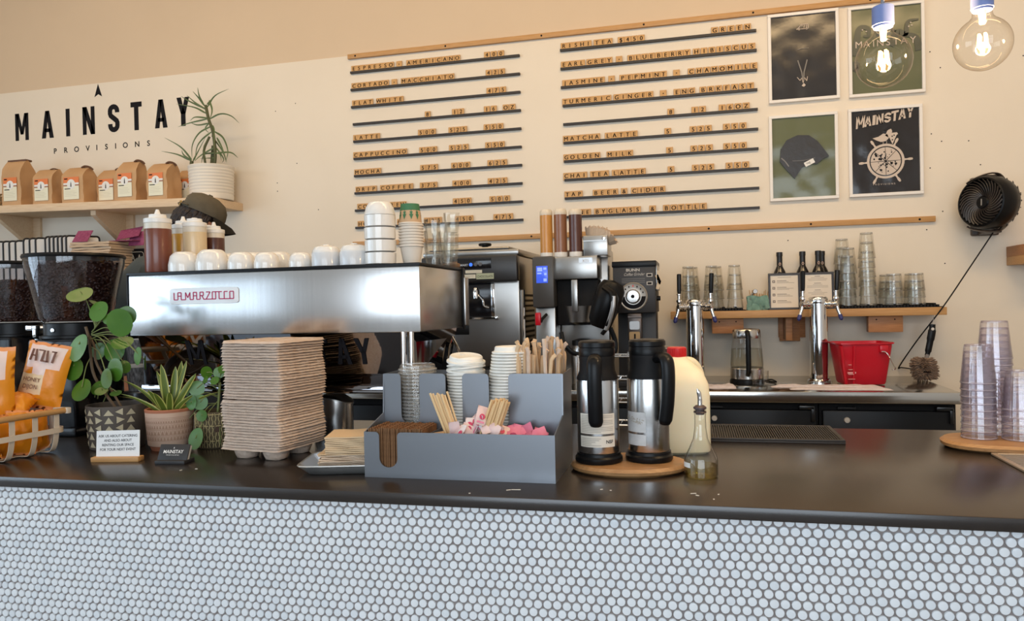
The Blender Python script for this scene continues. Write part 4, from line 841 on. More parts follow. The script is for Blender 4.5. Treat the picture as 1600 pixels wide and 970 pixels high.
for i in range(NB):
    z = 1.656+.0178*i; bm = nb(); h = .0165; xo = RND.uniform(-.008, .008); yo = RND.uniform(-.01, .01)
    nx = 14; A = []
    for j in range(nx+1):
        for q in (0, 1):
            for top in (0, 1):
                x = -.155+.31*j/nx+xo; A.append(bm.verts.new((x, (-.12 if q == 0 else .12)+yo, top*h*.9+.0016*math.sin(j*.9+i*1.7)*(1 if top else .6)+.0016)))
    for j in range(nx):
        a = A[j*4:j*4+8]; bm.faces.new([a[0], a[4], a[5], a[1]]); bm.faces.new([a[2], a[3], a[7], a[6]]); bm.faces.new([a[1], a[5], a[7], a[3]]); bm.faces.new([a[0], a[2], a[6], a[4]])
    bm.faces.new(A[0:2]+[A[3], A[2]]); bm.faces.new([A[-4], A[-2], A[-1], A[-3]])
    o = tag(obj('flat_paper_bag', bm, bag_edge), 'flat folded paper bag, %s in the pile behind the hopper' % ('topmost' if i == NB-1 else 'lowest' if i == 0 else nth(NB-i)+' from the top'), 'paper bag', 'pile of flat paper bags'); o.location = (-3.91, 4.33, z)
plum = mat('plum_card', (.24, .035, .10), .6, var=(.34, .08, .17), scale=60)
t = thing('plum_leaflet', 'plum red patterned leaflets lying on the paper bag pile', 'leaflet', (-3.77, 4.33, 1.945))
bm = nb(); box(bm, -.06, -.05, .0, .13, .06, .004); xf(box(bm, 0, 0, 0, .16, .10, .003), T(-.02, -.02, .008) @ RX(.8) @ RZ(.2)); xf(box(bm, 0, 0, 0, .12, .10, .003), T(.04, .02, -.03) @ RX(1.3)); obj('card', bm, plum, t)
bm = nb(); box(bm, -.0, -.0, 0, .11, .10, .004); o = tag(obj('plum_leaflet', bm, plum), 'plum leaflet with pale lettering at the left of the bag pile', 'leaflet'); o.location = (-4.06, 4.22, 1.944); o.rotation_euler = (.9, 0, .1)
t = thing('letter_sign', 'black sign with two outlined pines and pale letters', 'sign', (-3.72, 4.42, 1.656))
bm = nb(); box(bm, -.13, 0, 0, .21, .02, .245, bev=.003); obj('board', bm, black_soft, t)
bm = nb(); M = T(0, -.001, 0) @ UP
def line(bm, pts, r, M, mi=0):
    for a, b in zip(pts, pts[1:]):
        l = math.hypot(b[0]-a[0], b[1]-a[1]); nx, ny = (b[1]-a[1])/l*r, -(b[0]-a[0])/l*r
        prism(bm, [(a[0]+nx, a[1]+ny), (b[0]+nx, b[1]+ny), (b[0]-nx, b[1]-ny), (a[0]-nx, a[1]-ny)], .001, mi, M)
R_ = rrect(.12, .115, .02, 4, -.01, .165); line(bm, R_+[R_[0]], .002, M)
for cx in (-.035, .015): line(bm, [(cx-.02, .125), (cx, .205), (cx+.02, .125), (cx-.02, .125)], .0018, M); line(bm, [(cx-.012, .15), (cx+.012, .15)], .0015, M); line(bm, [(cx-.006, .178), (cx+.006, .178)], .0015, M); line(bm, [(cx-.016, .138), (cx+.016, .138)], .0015, M); line(bm, [(cx, .125), (cx, .113)], .002, M)
line(bm, [(-.09, .088), (.08, .088)], .0018, M); text(bm, 'DE', M @ T(-.03, .018, 0), .075, 0, bold=.015)
obj('sign_art', bm, mat('sign_cream', (.58, .52, .42), .6), t)
t = thing('price_sheet', 'pale printed sheets hung below the white shelf edge', 'paper sheet', (-3.565, 4.11, 1.30))
bm = nb(); box(bm, -.10, 0, .0, .16, .003, .315); obj('sheet', bm, mat('sheet_bluish', (.62, .72, .74), .5), t)
bm = nb()
for i in range(12): box(bm, -.09, -.001, .28-.02*i, .10-.03*(i % 3), 0, .286-.02*i)
obj('print_lines', bm, mat('sheet_print', (.42, .52, .54), .6), t)
# ================================================================ the barista behind the machine
skin_m = mat('skin', (.50, .24, .15), .5, sss=.15); hair_m = mat('hair_dark', (.018, .010, .008), .5, bump=.6, bscale=70); shirt_m = mat('shirt_slate', (.045, .055, .055), .85); cap_m = mat('cap_olive', (.085, .068, .042), .85, var=(.105, .084, .053), scale=30); pants_m = mat('trousers_dark', (.02, .02, .025), .8)
per = thing('person', 'barista in olive cap and slate shirt bent behind the espresso machine', 'person', (-2.115, 2.72, 0))
def skin(name, V, E_, m, parent, lvl=1):
    me = bpy.data.meshes.new(name); me.from_pydata([v[:3] for v in V], E_, []); me.materials.append(m)
    o = bpy.data.objects.new(name, me); COL.objects.link(o); o.parent = parent
    md = o.modifiers.new('Skin', 'SKIN'); md.use_smooth_shade = True
    for i, v in enumerate(V): r = v[3]; me.skin_vertices[0].data[i].radius = r if isinstance(r, tuple) else (r, r)
    me.skin_vertices[0].data[0].use_root = True
    sb = o.modifiers.new('Sub', 'SUBSURF'); sb.levels = lvl; sb.render_levels = lvl; return o
# facing direction f (right and away), side s (the figure's left)
fa = math.radians(38); f = Vector((math.cos(fa), math.sin(fa), 0)); sd = Vector((-math.sin(fa), math.cos(fa), 0)); U_ = Vector((0, 0, 1))
def bp(fw, lf, z, r):
    fw += -.20*max(0, min(1, (1.80-z)/.55)); z *= 1.055; p = f*fw+sd*lf; return (p.x, p.y, z, r)
HX = .03
V = [bp(0,0,1.00,(.155,.12)), bp(.0,0,1.16,(.14,.105)), bp(.02,0,1.34,(.155,.115)), bp(.03,0,1.49,(.165,.11)), bp(.05,0,1.60,(.085,.075)), bp(.075,0,1.69,.056), bp(.09,0,1.75,.055),
     bp(.03,.155,1.53,.068), bp(.10,.20,1.30,.046), bp(.29,.14,1.27,.037), bp(.36,.12,1.27,.028), bp(.03,-.155,1.53,.068), bp(.12,-.20,1.30,.046), bp(.31,-.14,1.27,.037), bp(.38,-.12,1.27,.028),
     bp(.0,.09,.90,.095), bp(.03,.10,.50,.065), bp(-.01,.10,.09,.045), bp(.16,.11,.045,.04), bp(0,-.09,.90,.095), bp(.02,-.10,.50,.065), bp(-.02,-.10,.09,.045), bp(.15,-.11,.045,.04)]
skin('body', V, [(0,1),(1,2),(2,3),(3,4),(4,5),(5,6),(3,7),(7,8),(8,9),(9,10),(3,11),(11,12),(12,13),(13,14),(0,15),(15,16),(16,17),(17,18),(0,19),(19,20),(20,21),(21,22)], skin_m, per)
# shirt over torso and upper arms
def g(v, k=1.09, a=.008): r = v[3]; return v[:3]+((r[0]*k+a, r[1]*k+a) if isinstance(r, tuple) else r*k+a,)
skin('shirt', [bp(0,0,.92,(.175,.14))]+[g(V[i]) for i in (1,2,3)]+[bp(.045,0,1.575,(.10,.09))]+[g(V[7]), bp(.08,.19,1.36,.066), g(V[11]), bp(.10,-.19,1.36,.066)], [(0,1),(1,2),(2,3),(3,4),(3,5),(5,6),(3,7),(7,8)], shirt_m, per)
skin('trousers', [bp(0,0,.99,(.165,.13))]+[g(V[i]) for i in (15,16,17,19,20,21)], [(0,1),(1,2),(2,3),(0,4),(4,5),(5,6)], pants_m, per)
for s_ in (1, -1):
    skin('shoe', [bp(-.05,.105*s_,.05,.05), bp(.06,.108*s_,.045,.05), bp(.17,.11*s_,.038,.042)], [(0,1),(1,2)], black_soft, per)
    # hands: palm and five fingers
    B = Vector(bp(.37,.12*s_,1.27,0)[:3]); HV = [tuple(B)+(.026,), tuple(B+f*.05)+((.038,.016),)]; HE = [(0,1)]
    for k in range(4):
        o0 = sd*(.028-.0185*k); l = (.034,.040,.038,.030)[k]; a = len(HV)
        HV += [tuple(B+f*.085+o0)+(.010,), tuple(B+f*(.085+l)+o0-U_*.008)+(.0088,), tuple(B+f*(.085+1.6*l)+o0-U_*.028)+(.0078,)]; HE += [(1,a),(a,a+1),(a+1,a+2)]
    a = len(HV); HV += [tuple(B+f*.03-sd*.035*s_)+(.012,), tuple(B+f*.062-sd*.052*s_-U_*.01)+(.0095,)]; HE += [(0,a),(a,a+1)]
    skin('hand', HV, HE, skin_m, per)
# head, tilted forward
HM = Matrix.Translation((f*.10+U_*1.838)) @ RZ(fa) @ RY(math.radians(24)) @ S(.90, .90, .92)     # +X is where the face looks
bm = nb(); bmesh.ops.create_uvsphere(bm, u_segments=28, v_segments=20, radius=1)
for v in bm.verts:
    p = v.co.copy(); x, y, z = p.x*.098, p.y*.076, p.z*.115
    if p.z < -.1: k = (-p.z-.1); x = x*(1-.35*k)+.028*k; y *= 1-.42*k
    if p.x > .55 and abs(p.y) < .25: x += .012*max(0, 1-abs(p.z+.15)*4)*(1-abs(p.y)*4)+.004*max(0, 1-abs(p.z+.5)*6)
    if p.x > .7 and .1 < abs(p.y) < .55 and abs(p.z-.12) < .16: x -= .006
    v.co = HM @ Vector((x, y, z))
head = obj('head', bm, skin_m, per, angle=180)
bm = nb()
for s_ in (1, -1):
    xf(lathe(bm, [(0, -.007), (.016, -.006), (.019, 0), (.017, .006), (.011, .003), (.005, .0), (0, .0)], 16), HM @ T(-.004, s_*.077, -.012) @ RX(-s_*PI/2) @ S(.72, 1.3, 1) @ T(0, 0, 0))
obj('ear', bm, mat('ear_skin', (.58, .22, .14), .5, sss=.2), head)
bm = nb()
for s_ in (1, -1): lathe(bm, [(0, -.009), (.009, 0), (0, .009)], 10, 0, HM @ T(.083, s_*.030, .012))
obj('eye', bm, mat('eye_dark', (.05, .03, .02), .2), head)
bm = nb(); lathe(bm, [(0, -.004), (.020, 0), (0, .004)], 12, 0, HM @ T(.092, 0, -.062) @ S(.35, 1, 1)); obj('mouth', bm, mat('lip', (.36, .12, .09), .5), head)
bm = nb(); rr = random.Random(2)
for k in range(520):
    a = rr.uniform(.38*PI, 1.62*PI); z = rr.uniform(-.06, .04); p = Vector((.100*math.cos(a), .080*math.sin(a), z)); sgn = 1 if p.y > 0 else -1
    q = p+Vector((-.008+rr.uniform(-.01, .01), rr.uniform(-.008, .008), -.035-rr.uniform(0, .02))); q.x = min(q.x, .03)
    if q.z < -.06: q.x *= .9; q.y *= .85
    tube(bm, [HM @ p, HM @ ((p+q)/2*1.06), HM @ q], [.0055, .0065, .002], 5, cap=False)
box_ = lathe(bm, [(.0, -.075), (.060, -.065), (.092, -.02), (.098, .03), (.092, .065), (0, .08)], 20, 0, HM @ T(-.008, 0, 0) @ S(1, .83, 1))
obj('hair', bm, hair_m, per, angle=70)
bm = nb()                                                                # cap crown, open arch at the back
lathe(bm, [(.104, .040), (.106, .052), (.100, .085), (.080, .114), (.045, .130), (.010, .134), (.010, .139), (0, .140)], 40, 0, HM @ S(1, .84, 1))
for fa_ in [fc for fc in bm.faces if (HM.inverted() @ fc.calc_center_median()).x < -.085 and .055 < (HM.inverted() @ fc.calc_center_median()).z < .10 and abs((HM.inverted() @ fc.calc_center_median()).y) < .035]: bm.faces.remove(fa_)
cp_ = obj('cap', bm, cap_m, per)
bm = nb(); 
for i in range(14):
    pass
n = 14; A1 = []
for i in range(n+1):
    a = math.radians(-62+124*i/n); r1 = (.104*math.cos(a), .088*math.sin(a)); L_ = .062*math.cos(a*1.15)+.004
    A1.append((bm.verts.new(HM @ Vector((r1[0], r1[1], .042))), bm.verts.new(HM @ Vector((r1[0]+L_*.6, r1[1]*1.02, .036-.05*abs(math.sin(a))**2))), bm.verts.new(HM @ Vector((r1[0]+L_, r1[1]*1.0, .020-.06*abs(math.sin(a))**2)))))
for a, b in zip(A1, A1[1:]):
    for k in range(2): bm.faces.new([a[k], b[k], b[k+1], a[k+1]])
bmesh.ops.solidify(bm, geom=bm.faces[:], thickness=.004); obj('visor', bm, mat('visor_dark', (.035, .03, .022), .8), cp_)
bm = nb()
P = [HM @ Vector((.107*math.cos(a), .0905*math.sin(a), .048)) for a in [math.radians(130+100*i/12) for i in range(13)]]; tube(bm, P, .009, 8, flat=.3); obj('strap', bm, cap_m, cp_)
bm = nb(); xf(box(bm, -.003, -.014, -.011, .003, .014, .011, bev=.001), HM @ T(-.106, -.022, .048) @ RZ(.2)); obj('buckle', bm, mat('brass', (.45, .30, .10), .35, .9), cp_)
# ================================================================ espresso machine
CZ = 1.07
M0 = (-1.24, 2.0, CZ)
t = thing('espresso_machine', 'long brushed steel three-group espresso machine on the counter', 'espresso machine', M0)
HW = .48
bm = nb(); box(bm, -HW, 0, .325, HW, .395, .512, bev=.004); obj('hood', bm, steel_v, t)
bm = nb(); box(bm, -HW-.004, -.004, .512, HW+.003, .398, .521, bev=.002); box(bm, HW-.001, .386, .318, HW+.007, .402, .521, bev=.002); box(bm, -HW-.006, -.001, .316, -HW, .40, .519, bev=.002); obj('edge_trim', bm, black, t)
bm = nb()                                                                # mirror-polished back panel, leaning
for p in ([(-HW+.01, .022, .327), (HW-.055, .022, .327), (HW-.065, .070, .172), (-HW+.02, .070, .172)],):
    a = [bm.verts.new(q) for q in p]; b = [bm.verts.new((q[0], q[1]+.008, q[2])) for q in p]; bm.faces.new(a); bm.faces.new(b[::-1])
    for i in range(4): bm.faces.new([a[i], b[i], b[(i+1) % 4], a[(i+1) % 4]])
pn = obj('back_panel', bm, mirror_dark, t)
bm = nb(); BT = T(0, .0697, .173) @ RX(math.atan2(.155, -.048) - 0)
def on_panel(z): return .022+(.327-z)/.155*.048
for ch, a, b in (('M',-.303,-.242),('A',-.197,-.150),('I',-.098,-.083),('N',-.035,.008),('S',.053,.094),('T',.135,.176),('A',.200,.246),('Y',.262,.310)):
    sh = Matrix(((1,0,0,0),(0,0,0,0),(0,1,0,0),(0,0,0,1))); MM = T(0, on_panel(.232)-.0012, .232) @ RX(math.atan2(.155, -.048))
    bm = nb(); stroke_letters(bm, ch, a, b, 0, .080, .0135, MM); obj('panel_letter', bm, ink, t)
bm = nb(); box(bm, -HW+.01, .03, .150, HW-.03, .42, .172, bev=.006); box(bm, -HW+.02, .006, .150, HW-.05, .05, .160, bev=.005); obj('base_tray', bm, mirror_dark, t)
bm = nb()
for p in ([(HW-.052, .03, .325), (HW-.012, .36, .325), (HW-.045, .36, .165), (HW-.052, .05, .165)],):
    a = [bm.verts.new(q) for q in p]; b = [bm.verts.new((q[0]-.006, q[1], q[2])) for q in p]; bm.faces.new(a); bm.faces.new(b[::-1])
    for i in range(4): bm.faces.new([a[i], b[i], b[(i+1) % 4], a[(i+1) % 4]])
obj('side_panel', bm, mirror_dark, t)
bm = nb(); tube(bm, [(HW-.030, .006, .165), (HW-.030, .006, .327)], .007, 12); tube(bm, [(HW-.055, .006, .165), (HW-.055, .006, .327)], .007, 12); obj('corner_post', bm, chrome, t)
bm = nb(); box(bm, -HW+.004, .05, .165, -HW+.035, .38, .33, bev=.004); obj('side_panel', bm, black_gloss, t)
for x in (-.40, .38):
    for y in (.10, .36):
        bm = nb(); lathe(bm, [(0, 0), (.030, 0), (.032, .006), (.024, .02), (.020, .10), (.024, .152), (0, .152)], 20, 0, T(x, y, 0)); obj('foot', bm, black, t)
for i in range(3):
    bm = nb(); x = -.30+.29*i; lathe(bm, [(0, .20), (.034, .20), (.036, .225), (.030, .24), (.028, .32), (0, .325)], 24, 0, T(x, .44, 0)); box(bm, x-.03, .38, .27, x+.03, .44, .325, bev=.004); g_ = obj('group_head', bm, chrome, t)
    bm = nb(); tube(bm, [(x, .46, .212), (x+.01, .53, .207), (x+.015, .60, .20)], [.011, .013, .014], 10); obj('portafilter_handle', bm, black, g_)
bm = nb(); box(bm, HW-.02, .39, .33, HW+.012, .43, .49, bev=.004); obj('steam_knob_plate', bm, steel_h, t)
bm = nb(); tube(bm, smooth_path([(HW-.025, .34, .30), (HW-.010, .37, .25), (HW-.01, .40, .20), (HW-.02, .43, .175)], 5), .005, 8); lathe(bm, [(0, 0), (.010, 0), (.010, .02), (0, .022)], 12, 1, T(HW+.004, .33, .215)); obj('steam_wand', bm, [chrome, red_pl], t)
bm = nb(); lathe(bm, [(0, .0035), (.98, .0035), (1, .0025), (1, 0)], 48, 0, T(-.211, 0, .444) @ UP @ S(.1185, .0245, 1) @ T(0, 0, 0), sq=14); bg_ = obj('name_badge', bm, mat('badge_white', (.80, .82, .83), .25), t)
bm = nb(); BM = T(-.3135, -.0037, .4335) @ UP @ S(.965, 1, 1); r = .0015; s = .0215; x = 0.0; Lz = [
 ([(0,s),(0,0),(.014,0)],), ([(.014,0),(.014,s),(.026,s),(.026,0)],[(.014,.011),(.026,.011)],[(.026,0),(.042,0)]), ([(.042,0),(.042,s),(.050,.006),(.058,s),(.058,0),(.070,0)],), ([(.070,0),(.070,s),(.082,s),(.082,0),(.094,0)],[(.070,.011),(.082,.011)]),
 ([(.094,0),(.094,s),(.106,s),(.106,.011),(.094,.011)],[(.101,.011),(.107,0),(.116,0)]), ([(.116,s),(.130,s),(.116,0),(.138,0)],), ([(.138,0),(.138,s),(.150,s),(.150,0),(.138,0)],[(.150,s),(.172,s)]), ([(.162,s),(.162,0),(.180,0)],), ([(.192,s),(.180,s),(.180,0),(.200,0)],), ([(.200,0),(.200,s),(.213,s),(.213,0),(.200,0)],)]
for grp in Lz:
    for pl in grp: line(bm, pl, r, BM)
obj('badge_lettering', bm, mat('badge_crimson', (.45, .01, .09), .4), bg_)
# ---------------------------------------------------------------- things on top of the machine
TOP = CZ+.5215
def cupmug(r, h): 
    bm = nb(); lathe(bm, [(r-.003, 0), (r, .001), (r*1.0, h*.35), (r*.88, h*.78), (r*.66, h*.96), (r*.55, h), (r*.5, h-.003), (0, h-.003)], 32); return bm
pc = thing('espresso_cup', '', 'cup', group='upturned white cups on the machine'); obj('cup', cupmug(.048, .063), white_cer, pc)
bm = nb(); tube(bm, smooth_path([(.044, 0, .045), (.066, 0, .046), (.068, 0, .02), (.046, 0, .016)], 5), .0055, 8); obj('handle', bm, white_cer, pc)
for i, (x, y, sc, lab, a) in enumerate(((-1.574, 2.075, 1.0, 'upturned white cup at the left end, beside the red-brown bottle', 2.2), (-1.473, 2.075, 1.05, 'upturned white cup, second in the front row, before cream bottle', 2.3), (-1.371, 2.075, .86, 'upturned low white cup, third in the front row', 2.4), (-1.283, 2.075, .80, 'upturned low white cup, fourth in the front row', 2.2), (-1.174, 2.085, .74, 'small upturned white cup left of the lidded pots', 2.3), (-1.515, 2.21, 1.0, 'upturned white cup in the rear row, behind the second cup', 2.0), (-1.42, 2.21, 1.0, 'upturned white cup in the rear row, behind the third cup', 2.4), (-1.325, 2.21, .98, 'upturned white cup in the rear row, behind the fourth cup', 2.4), (-1.23, 2.22, .8, 'upturned white cup in the rear row, right end', 2.2))):
    c = place(pc, (x, y, TOP), lab, a); c.scale = (sc, sc, sc)
pp = thing('sugar_pot', '', 'ceramic pot', group='white domed ceramic pots on the machine')
bm = nb(); lathe(bm, [(0, 0), (.041, 0), (.044, .003), (.044, .040), (.042, .044)], 32); obj('pot', bm, mat('grey_white_ceramic', (.66, .66, .66), .15), pp)
bm = nb(); lathe(bm, [(.042, .044), (.041, .050), (.034, .060), (.022, .064), (.010, .065), (.009, .068), (0, .069)], 32); obj('domed_top', bm, white_cer, pp)
place(pp, (-1.088, 2.085, TOP), 'white domed ceramic pot, left of two near the machine middle'); place(pp, (-.996, 2.085, TOP), 'white domed ceramic pot touching the tall bowl stack')
pb = thing('ceramic_bowl', '', 'bowl', group='stacked white bowls on the machine')
bm = nb(); lathe(bm, [(0, .002), (.030, .002), (.032, 0), (.0455, .004), (.0465, .036), (.0445, .0365), (.043, .006), (0, .006)], 36); obj('bowl', bm, white_cer, pb)
for k in range(4): place(pb, (-.915+.001*(k % 2), 2.09, TOP+.0368*k), 'white straight-sided bowl, %s of the tall stack' % ('lowest' if k == 0 else nth(k+1)+' from the bottom'))
bm = nb(); lathe(bm, [(.0445, 0), (.0455, .001), (.0455, .003), (.041, .022), (.033, .036), (.030, .038), (.028, .036), (0, .036)], 36)
o = tag(obj('ceramic_bowl', bm, white_cer), 'upturned tapered white bowl crowning the tall stack', 'bowl', 'stacked white bowls on the machine'); o.location = (-.914, 2.09, TOP+.1475)
# paper cups
cup_w = mat('paper_cup_white', (.74, .66, .56), .55); cup_k = mat('paper_cup_kraft', (.56, .36, .20), .7); cup_g = mat('paper_cup_green', (.045, .17, .07), .6)
pk = thing('paper_cup', '', 'paper cup', group='nested small paper cups on the machine')
bm = nb(); lathe(bm, [(0, .006), (.024, .006), (.0245, 0), (.0345, .057), (.033, .057), (.024, .008), (0, .008)], 30); obj('cup', bm, cup_w, pk)
bm = nb(); lathe(bm, [(.034, .0525), (.0375, .054), (.0380, .056), (.0375, .058), (.034, .0585), (.032, .056)], 30); obj('rim', bm, cup_w, pk)
NC = 8
for k in range(NC): place(pk, (-.832, 2.13, TOP+.0+.0088*k), 'small paper cup with rolled rim, %s in the nested pile' % ('lowest' if k == 0 else 'uppermost' if k == NC-1 else nth(k+1)+' from the bottom'), 0, (0, 0, 0))
t = thing('printed_cup', 'upturned kraft paper cup with green printed triangles atop the pile', 'paper cup', (-.834, 2.13, TOP+.0088*7+.0593))
bm = nb(); lathe(bm, [(.0345, 0), (.0355, .001), (.0355, .004), (.034, .005)], 30, 0); lathe(bm, [(.034, .005), (.030, .040)], 30, 1); lathe(bm, [(.030, .040), (.0275, .060)], 30, 2); lathe(bm, [(.0275, .060), (.026, .0605), (.0255, .054), (0, .054)], 30, 0); obj('cup', bm, [cup_w, cup_k, cup_g], t)
bm = nb()
for a in (-2.35, -1.75, -1.1, -.5, .6, 1.6, 2.6):
    for z0, z1, hw in ((.012, .028, .20), (.020, .036, .15)):
        q = []
        for aa, zz in ((a-hw, z1), (a, z0), (a+hw, z1)): rr_ = .0344-(zz-.005)/.055*.0065+.0006; q.append(bm.verts.new((rr_*math.cos(aa), rr_*math.sin(aa), zz)))
        bm.faces.new(q)
    q = []
    for aa, zz in ((a-.03, .034), (a+.03, .034), (a+.03, .042), (a-.03, .042)): rr_ = .0344-(zz-.005)/.055*.0065+.0006; q.append(bm.verts.new((rr_*math.cos(aa), rr_*math.sin(aa), zz)))
    bm.faces.new(q)
obj('green_print', bm, cup_g, t)
pg = thing('shot_glass', '', 'drinking glass', group='stacked small faceted glasses on the machine')
bm = nb(); lathe(bm, [(0, .002), (.017, .002), (.019, 0), (.0265, .062), (.0265, .072), (.025, .072), (.0245, .062), (.018, .008), (0, .008)], 9); obj('glass', bm, glass, pg, angle=20)
for j, (x, y, n, nm) in enumerate(((-.792, 2.20, 3, 'left'), (-.80, 2.30, 3, 'rear left'), (-.735-.045, 2.345, 4, 'tallest right'), (-.765, 2.255, 2, 'front right'))):
    for k in range(n): place(pg, (x+.0015*k, y, TOP+.0345*k), 'small faceted glass, %s of the %s stack at the machine corner' % ('lowest' if k == 0 else nth(k+1)+' from the bottom', nm))
bm = nb(); lathe(bm, [(0, 0), (.016, 0), (.018, .004), (.018, .012), (.012, .016), (.012, .020), (0, .020)], 10, 0, S(1.7, .9, 1)); o = tag(obj('cork_coaster', bm, mat('cork', (.22, .12, .06), .9, bump=.4, bscale=90)), 'small brown cork block at the machine right corner', 'cork block'); o.location = (-.79, 2.375, TOP)
# sauce bottles
squeeze(-1.668, 2.075, TOP, .0405, .196, maple, 'tall squeeze bottle of red-brown syrup at the left end', 'nozzle', 'squeeze bottles on the machine')
squeeze(-1.662, 2.19, TOP, .037, .186, honey, 'squeeze bottle of amber syrup behind the red-brown one', 'nozzle', 'squeeze bottles on the machine')
squeeze(-1.600, 2.165, TOP, .037, .188, cream, 'squeeze bottle of cream sauce with flat cap', 'flatnozzle', 'squeeze bottles on the machine')
squeeze(-1.662, 2.325, TOP, .034, .182, tanl, 'squeeze bottle of tan sauce behind the cream bottle', 'flatnozzle', 'squeeze bottles on the machine')
squeeze(-1.597, 2.262, TOP, .034, .172, dark, 'squeeze bottle of dark chocolate sauce, rightmost of the bottles', 'nozzle', 'squeeze bottles on the machine')
# ---------------------------------------------------------------- coffee grinders with hoppers
bean_m = mat('coffee_bean', (.035, .012, .008), .4, var=(.06, .022, .013), scale=50)
def hopper_grinder(x, y, fill, lab, blab, seed):
    t = thing('espresso_grinder', lab, 'coffee grinder', (x, y, CZ), 0, 'espresso grinders with bean hoppers')
    bm = nb(); box(bm, -.095, -.11, 0, .095, .11, .318, bev=.012); box(bm, -.10, -.12, 0, .10, .12, .03, bev=.006); obj('body', bm, black_gloss, t)
    bm = nb(); box(bm, -.055, -.112, .255, .045, -.108, .30, bev=.001); obj('front_plate', bm, mat('plate_bluegrey', (.10, .13, .14), .35), t)
    bm = nb(); lathe(bm, [(0, .318), (.110, .318), (.110, .326), (.098, .328), (.098, .366), (.102, .368), (0, .368)], 40); lathe(bm, [(0, .004), (.007, .003), (.007, 0)], 12, 1, T(.0, -.098, .345) @ RX(PI/2)); obj('collar', bm, [black, chrome], t)
    bm = nb(); tube(bm, [(-.10, -.03, .352), (-.135, -.055, .352)], .008, 8); box(bm, -.15, -.062, .345, -.105, -.045, .362, bev=.003); box(bm, -.118, -.065, .322, -.104, -.05, .350, bev=.002); obj('gate_latch', bm, chrome, t)
    bm = nb(); lathe(bm, [(.100, .370), (.112, .385), (.151, .565), (.152, .585), (.1505, .585), (.149, .565), (.110, .387)], 48); obj('hopper', bm, smoke_pl, t)
    bm = nb(); lathe(bm, [(0, .586), (.155, .584), (.157, .590), (.154, .597), (.11, .600), (0, .600)], 48); obj('hopper_lid', bm, black, t)
    bm = nb(); rr = random.Random(seed); zt = fill
    lathe(bm, [(0, .372), (.097, .374), (.104, .388), (.104+(.142-.104)*(zt-.388)/.177, zt-.006), (0, zt-.002)], 32)
    for k in range(1300):
        z = rr.uniform(.378, zt); a = rr.uniform(PI*.95, 2.08*PI); r = .105+(.1435-.105)*(z-.388)/.177
        if rr.random() < .15: z = zt; r *= math.sqrt(rr.random()); a = rr.uniform(0, 2*PI)
        M = T(r*math.cos(a), r*math.sin(a), z) @ Matrix.Rotation(rr.uniform(0, 6.28), 4, Vector((rr.uniform(-1, 1), rr.uniform(-1, 1), rr.uniform(-1, 1))).normalized())
        lathe(bm, [(0, -.0078), (.0046, -.0042), (.0058, 0), (.0046, .0042), (0, .0078)], 6, 0, M @ S(1, .72, 1))
    o = obj('coffee_beans', bm, bean_m, angle=60); o.location = (x, y, CZ); tag(o, blab, 'coffee beans'); o['kind'] = 'stuff'
hopper_grinder(-2.06, 2.15, .568, 'black coffee grinder with brimful bean hopper, right of two', 'dark roasted beans filling the right hopper to the lid', 3)
hopper_grinder(-2.545, 2.36, .525, 'black coffee grinder with part-filled hopper at picture edge', 'dark roasted beans part filling the left hopper', 8)
# patterned glasses behind, left of the machine
pat = mat('patterned_grey', (.05, .05, .055), .4, var=(.40, .40, .41), scale=150, stretch=(1, 1, .3))
proto = thing('patterned_cup', '', 'cup', group='grey patterned cups left of the machine')
bm = nb(); lathe(bm, [(0, .003), (.026, .003), (.028, 0), (.036, .082), (.034, .082), (.026, .006), (0, .006)], 28); obj('cup', bm, pat, proto)
bm = nb(); lathe(bm, [(.035, .082), (.037, .083), (.037, .095), (.034, .096)], 28); obj('band', bm, white_pl, proto)
t = thing('cup_tin', 'dark steel tin beneath the grey patterned cups', 'tin', (-1.925, 2.27, CZ))
bm = nb(); lathe(bm, [(0, 0), (.045, 0), (.047, .004), (.047, .118), (.044, .122), (0, .122)], 28); obj('tin', bm, mat('tin_dark', (.12, .13, .14), .3, .8), t)
for k in range(2): place(proto, (-1.925, 2.27, CZ+.123+.097*k), 'grey patterned cup with white band, %s of two' % ('lower', 'upper')[k])
# steel canister under the machine
t = thing('milk_canister', 'oval steel canister with sloping lid, right behind tray stack', 'canister', (-1.10, 2.13, CZ))
bm = nb()
n = 40; A = []
for i in range(n):
    a = 2*PI*i/n; x, y = .062*math.cos(a), .050*math.sin(a); zt = .112+.012*math.sin((x+.062)/.124*PI)-.006*x/.062
    A.append((bm.verts.new((x*.97, y*.97, 0)), bm.verts.new((x, y, .004)), bm.verts.new((x, y, zt))))
for i in range(n):
    a, b = A[i], A[(i+1) % n]
    for k in range(2): bm.faces.new([a[k], b[k], b[k+1], a[k+1]])
bm.faces.new([q[0] for q in A]); obj('body', bm, steel_v, t)
bm = nb(); A = []
for i in range(n):
    a = 2*PI*i/n; x, y = .064*math.cos(a), .052*math.sin(a); zt = .112+.012*math.sin((x+.062)/.124*PI)-.006*x/.062
    A.append((bm.verts.new((x, y, zt)), bm.verts.new((x, y, zt+.004)), bm.verts.new((x*.8, y*.8, zt+.011))))
for i in range(n):
    a, b = A[i], A[(i+1) % n]
    for k in range(2): bm.faces.new([a[k], b[k], b[k+1], a[k+1]])
bm.faces.new([q[2] for q in A]); bm.faces.new([q[0] for q in A][::-1]); obj('lid', bm, steel_h, t)
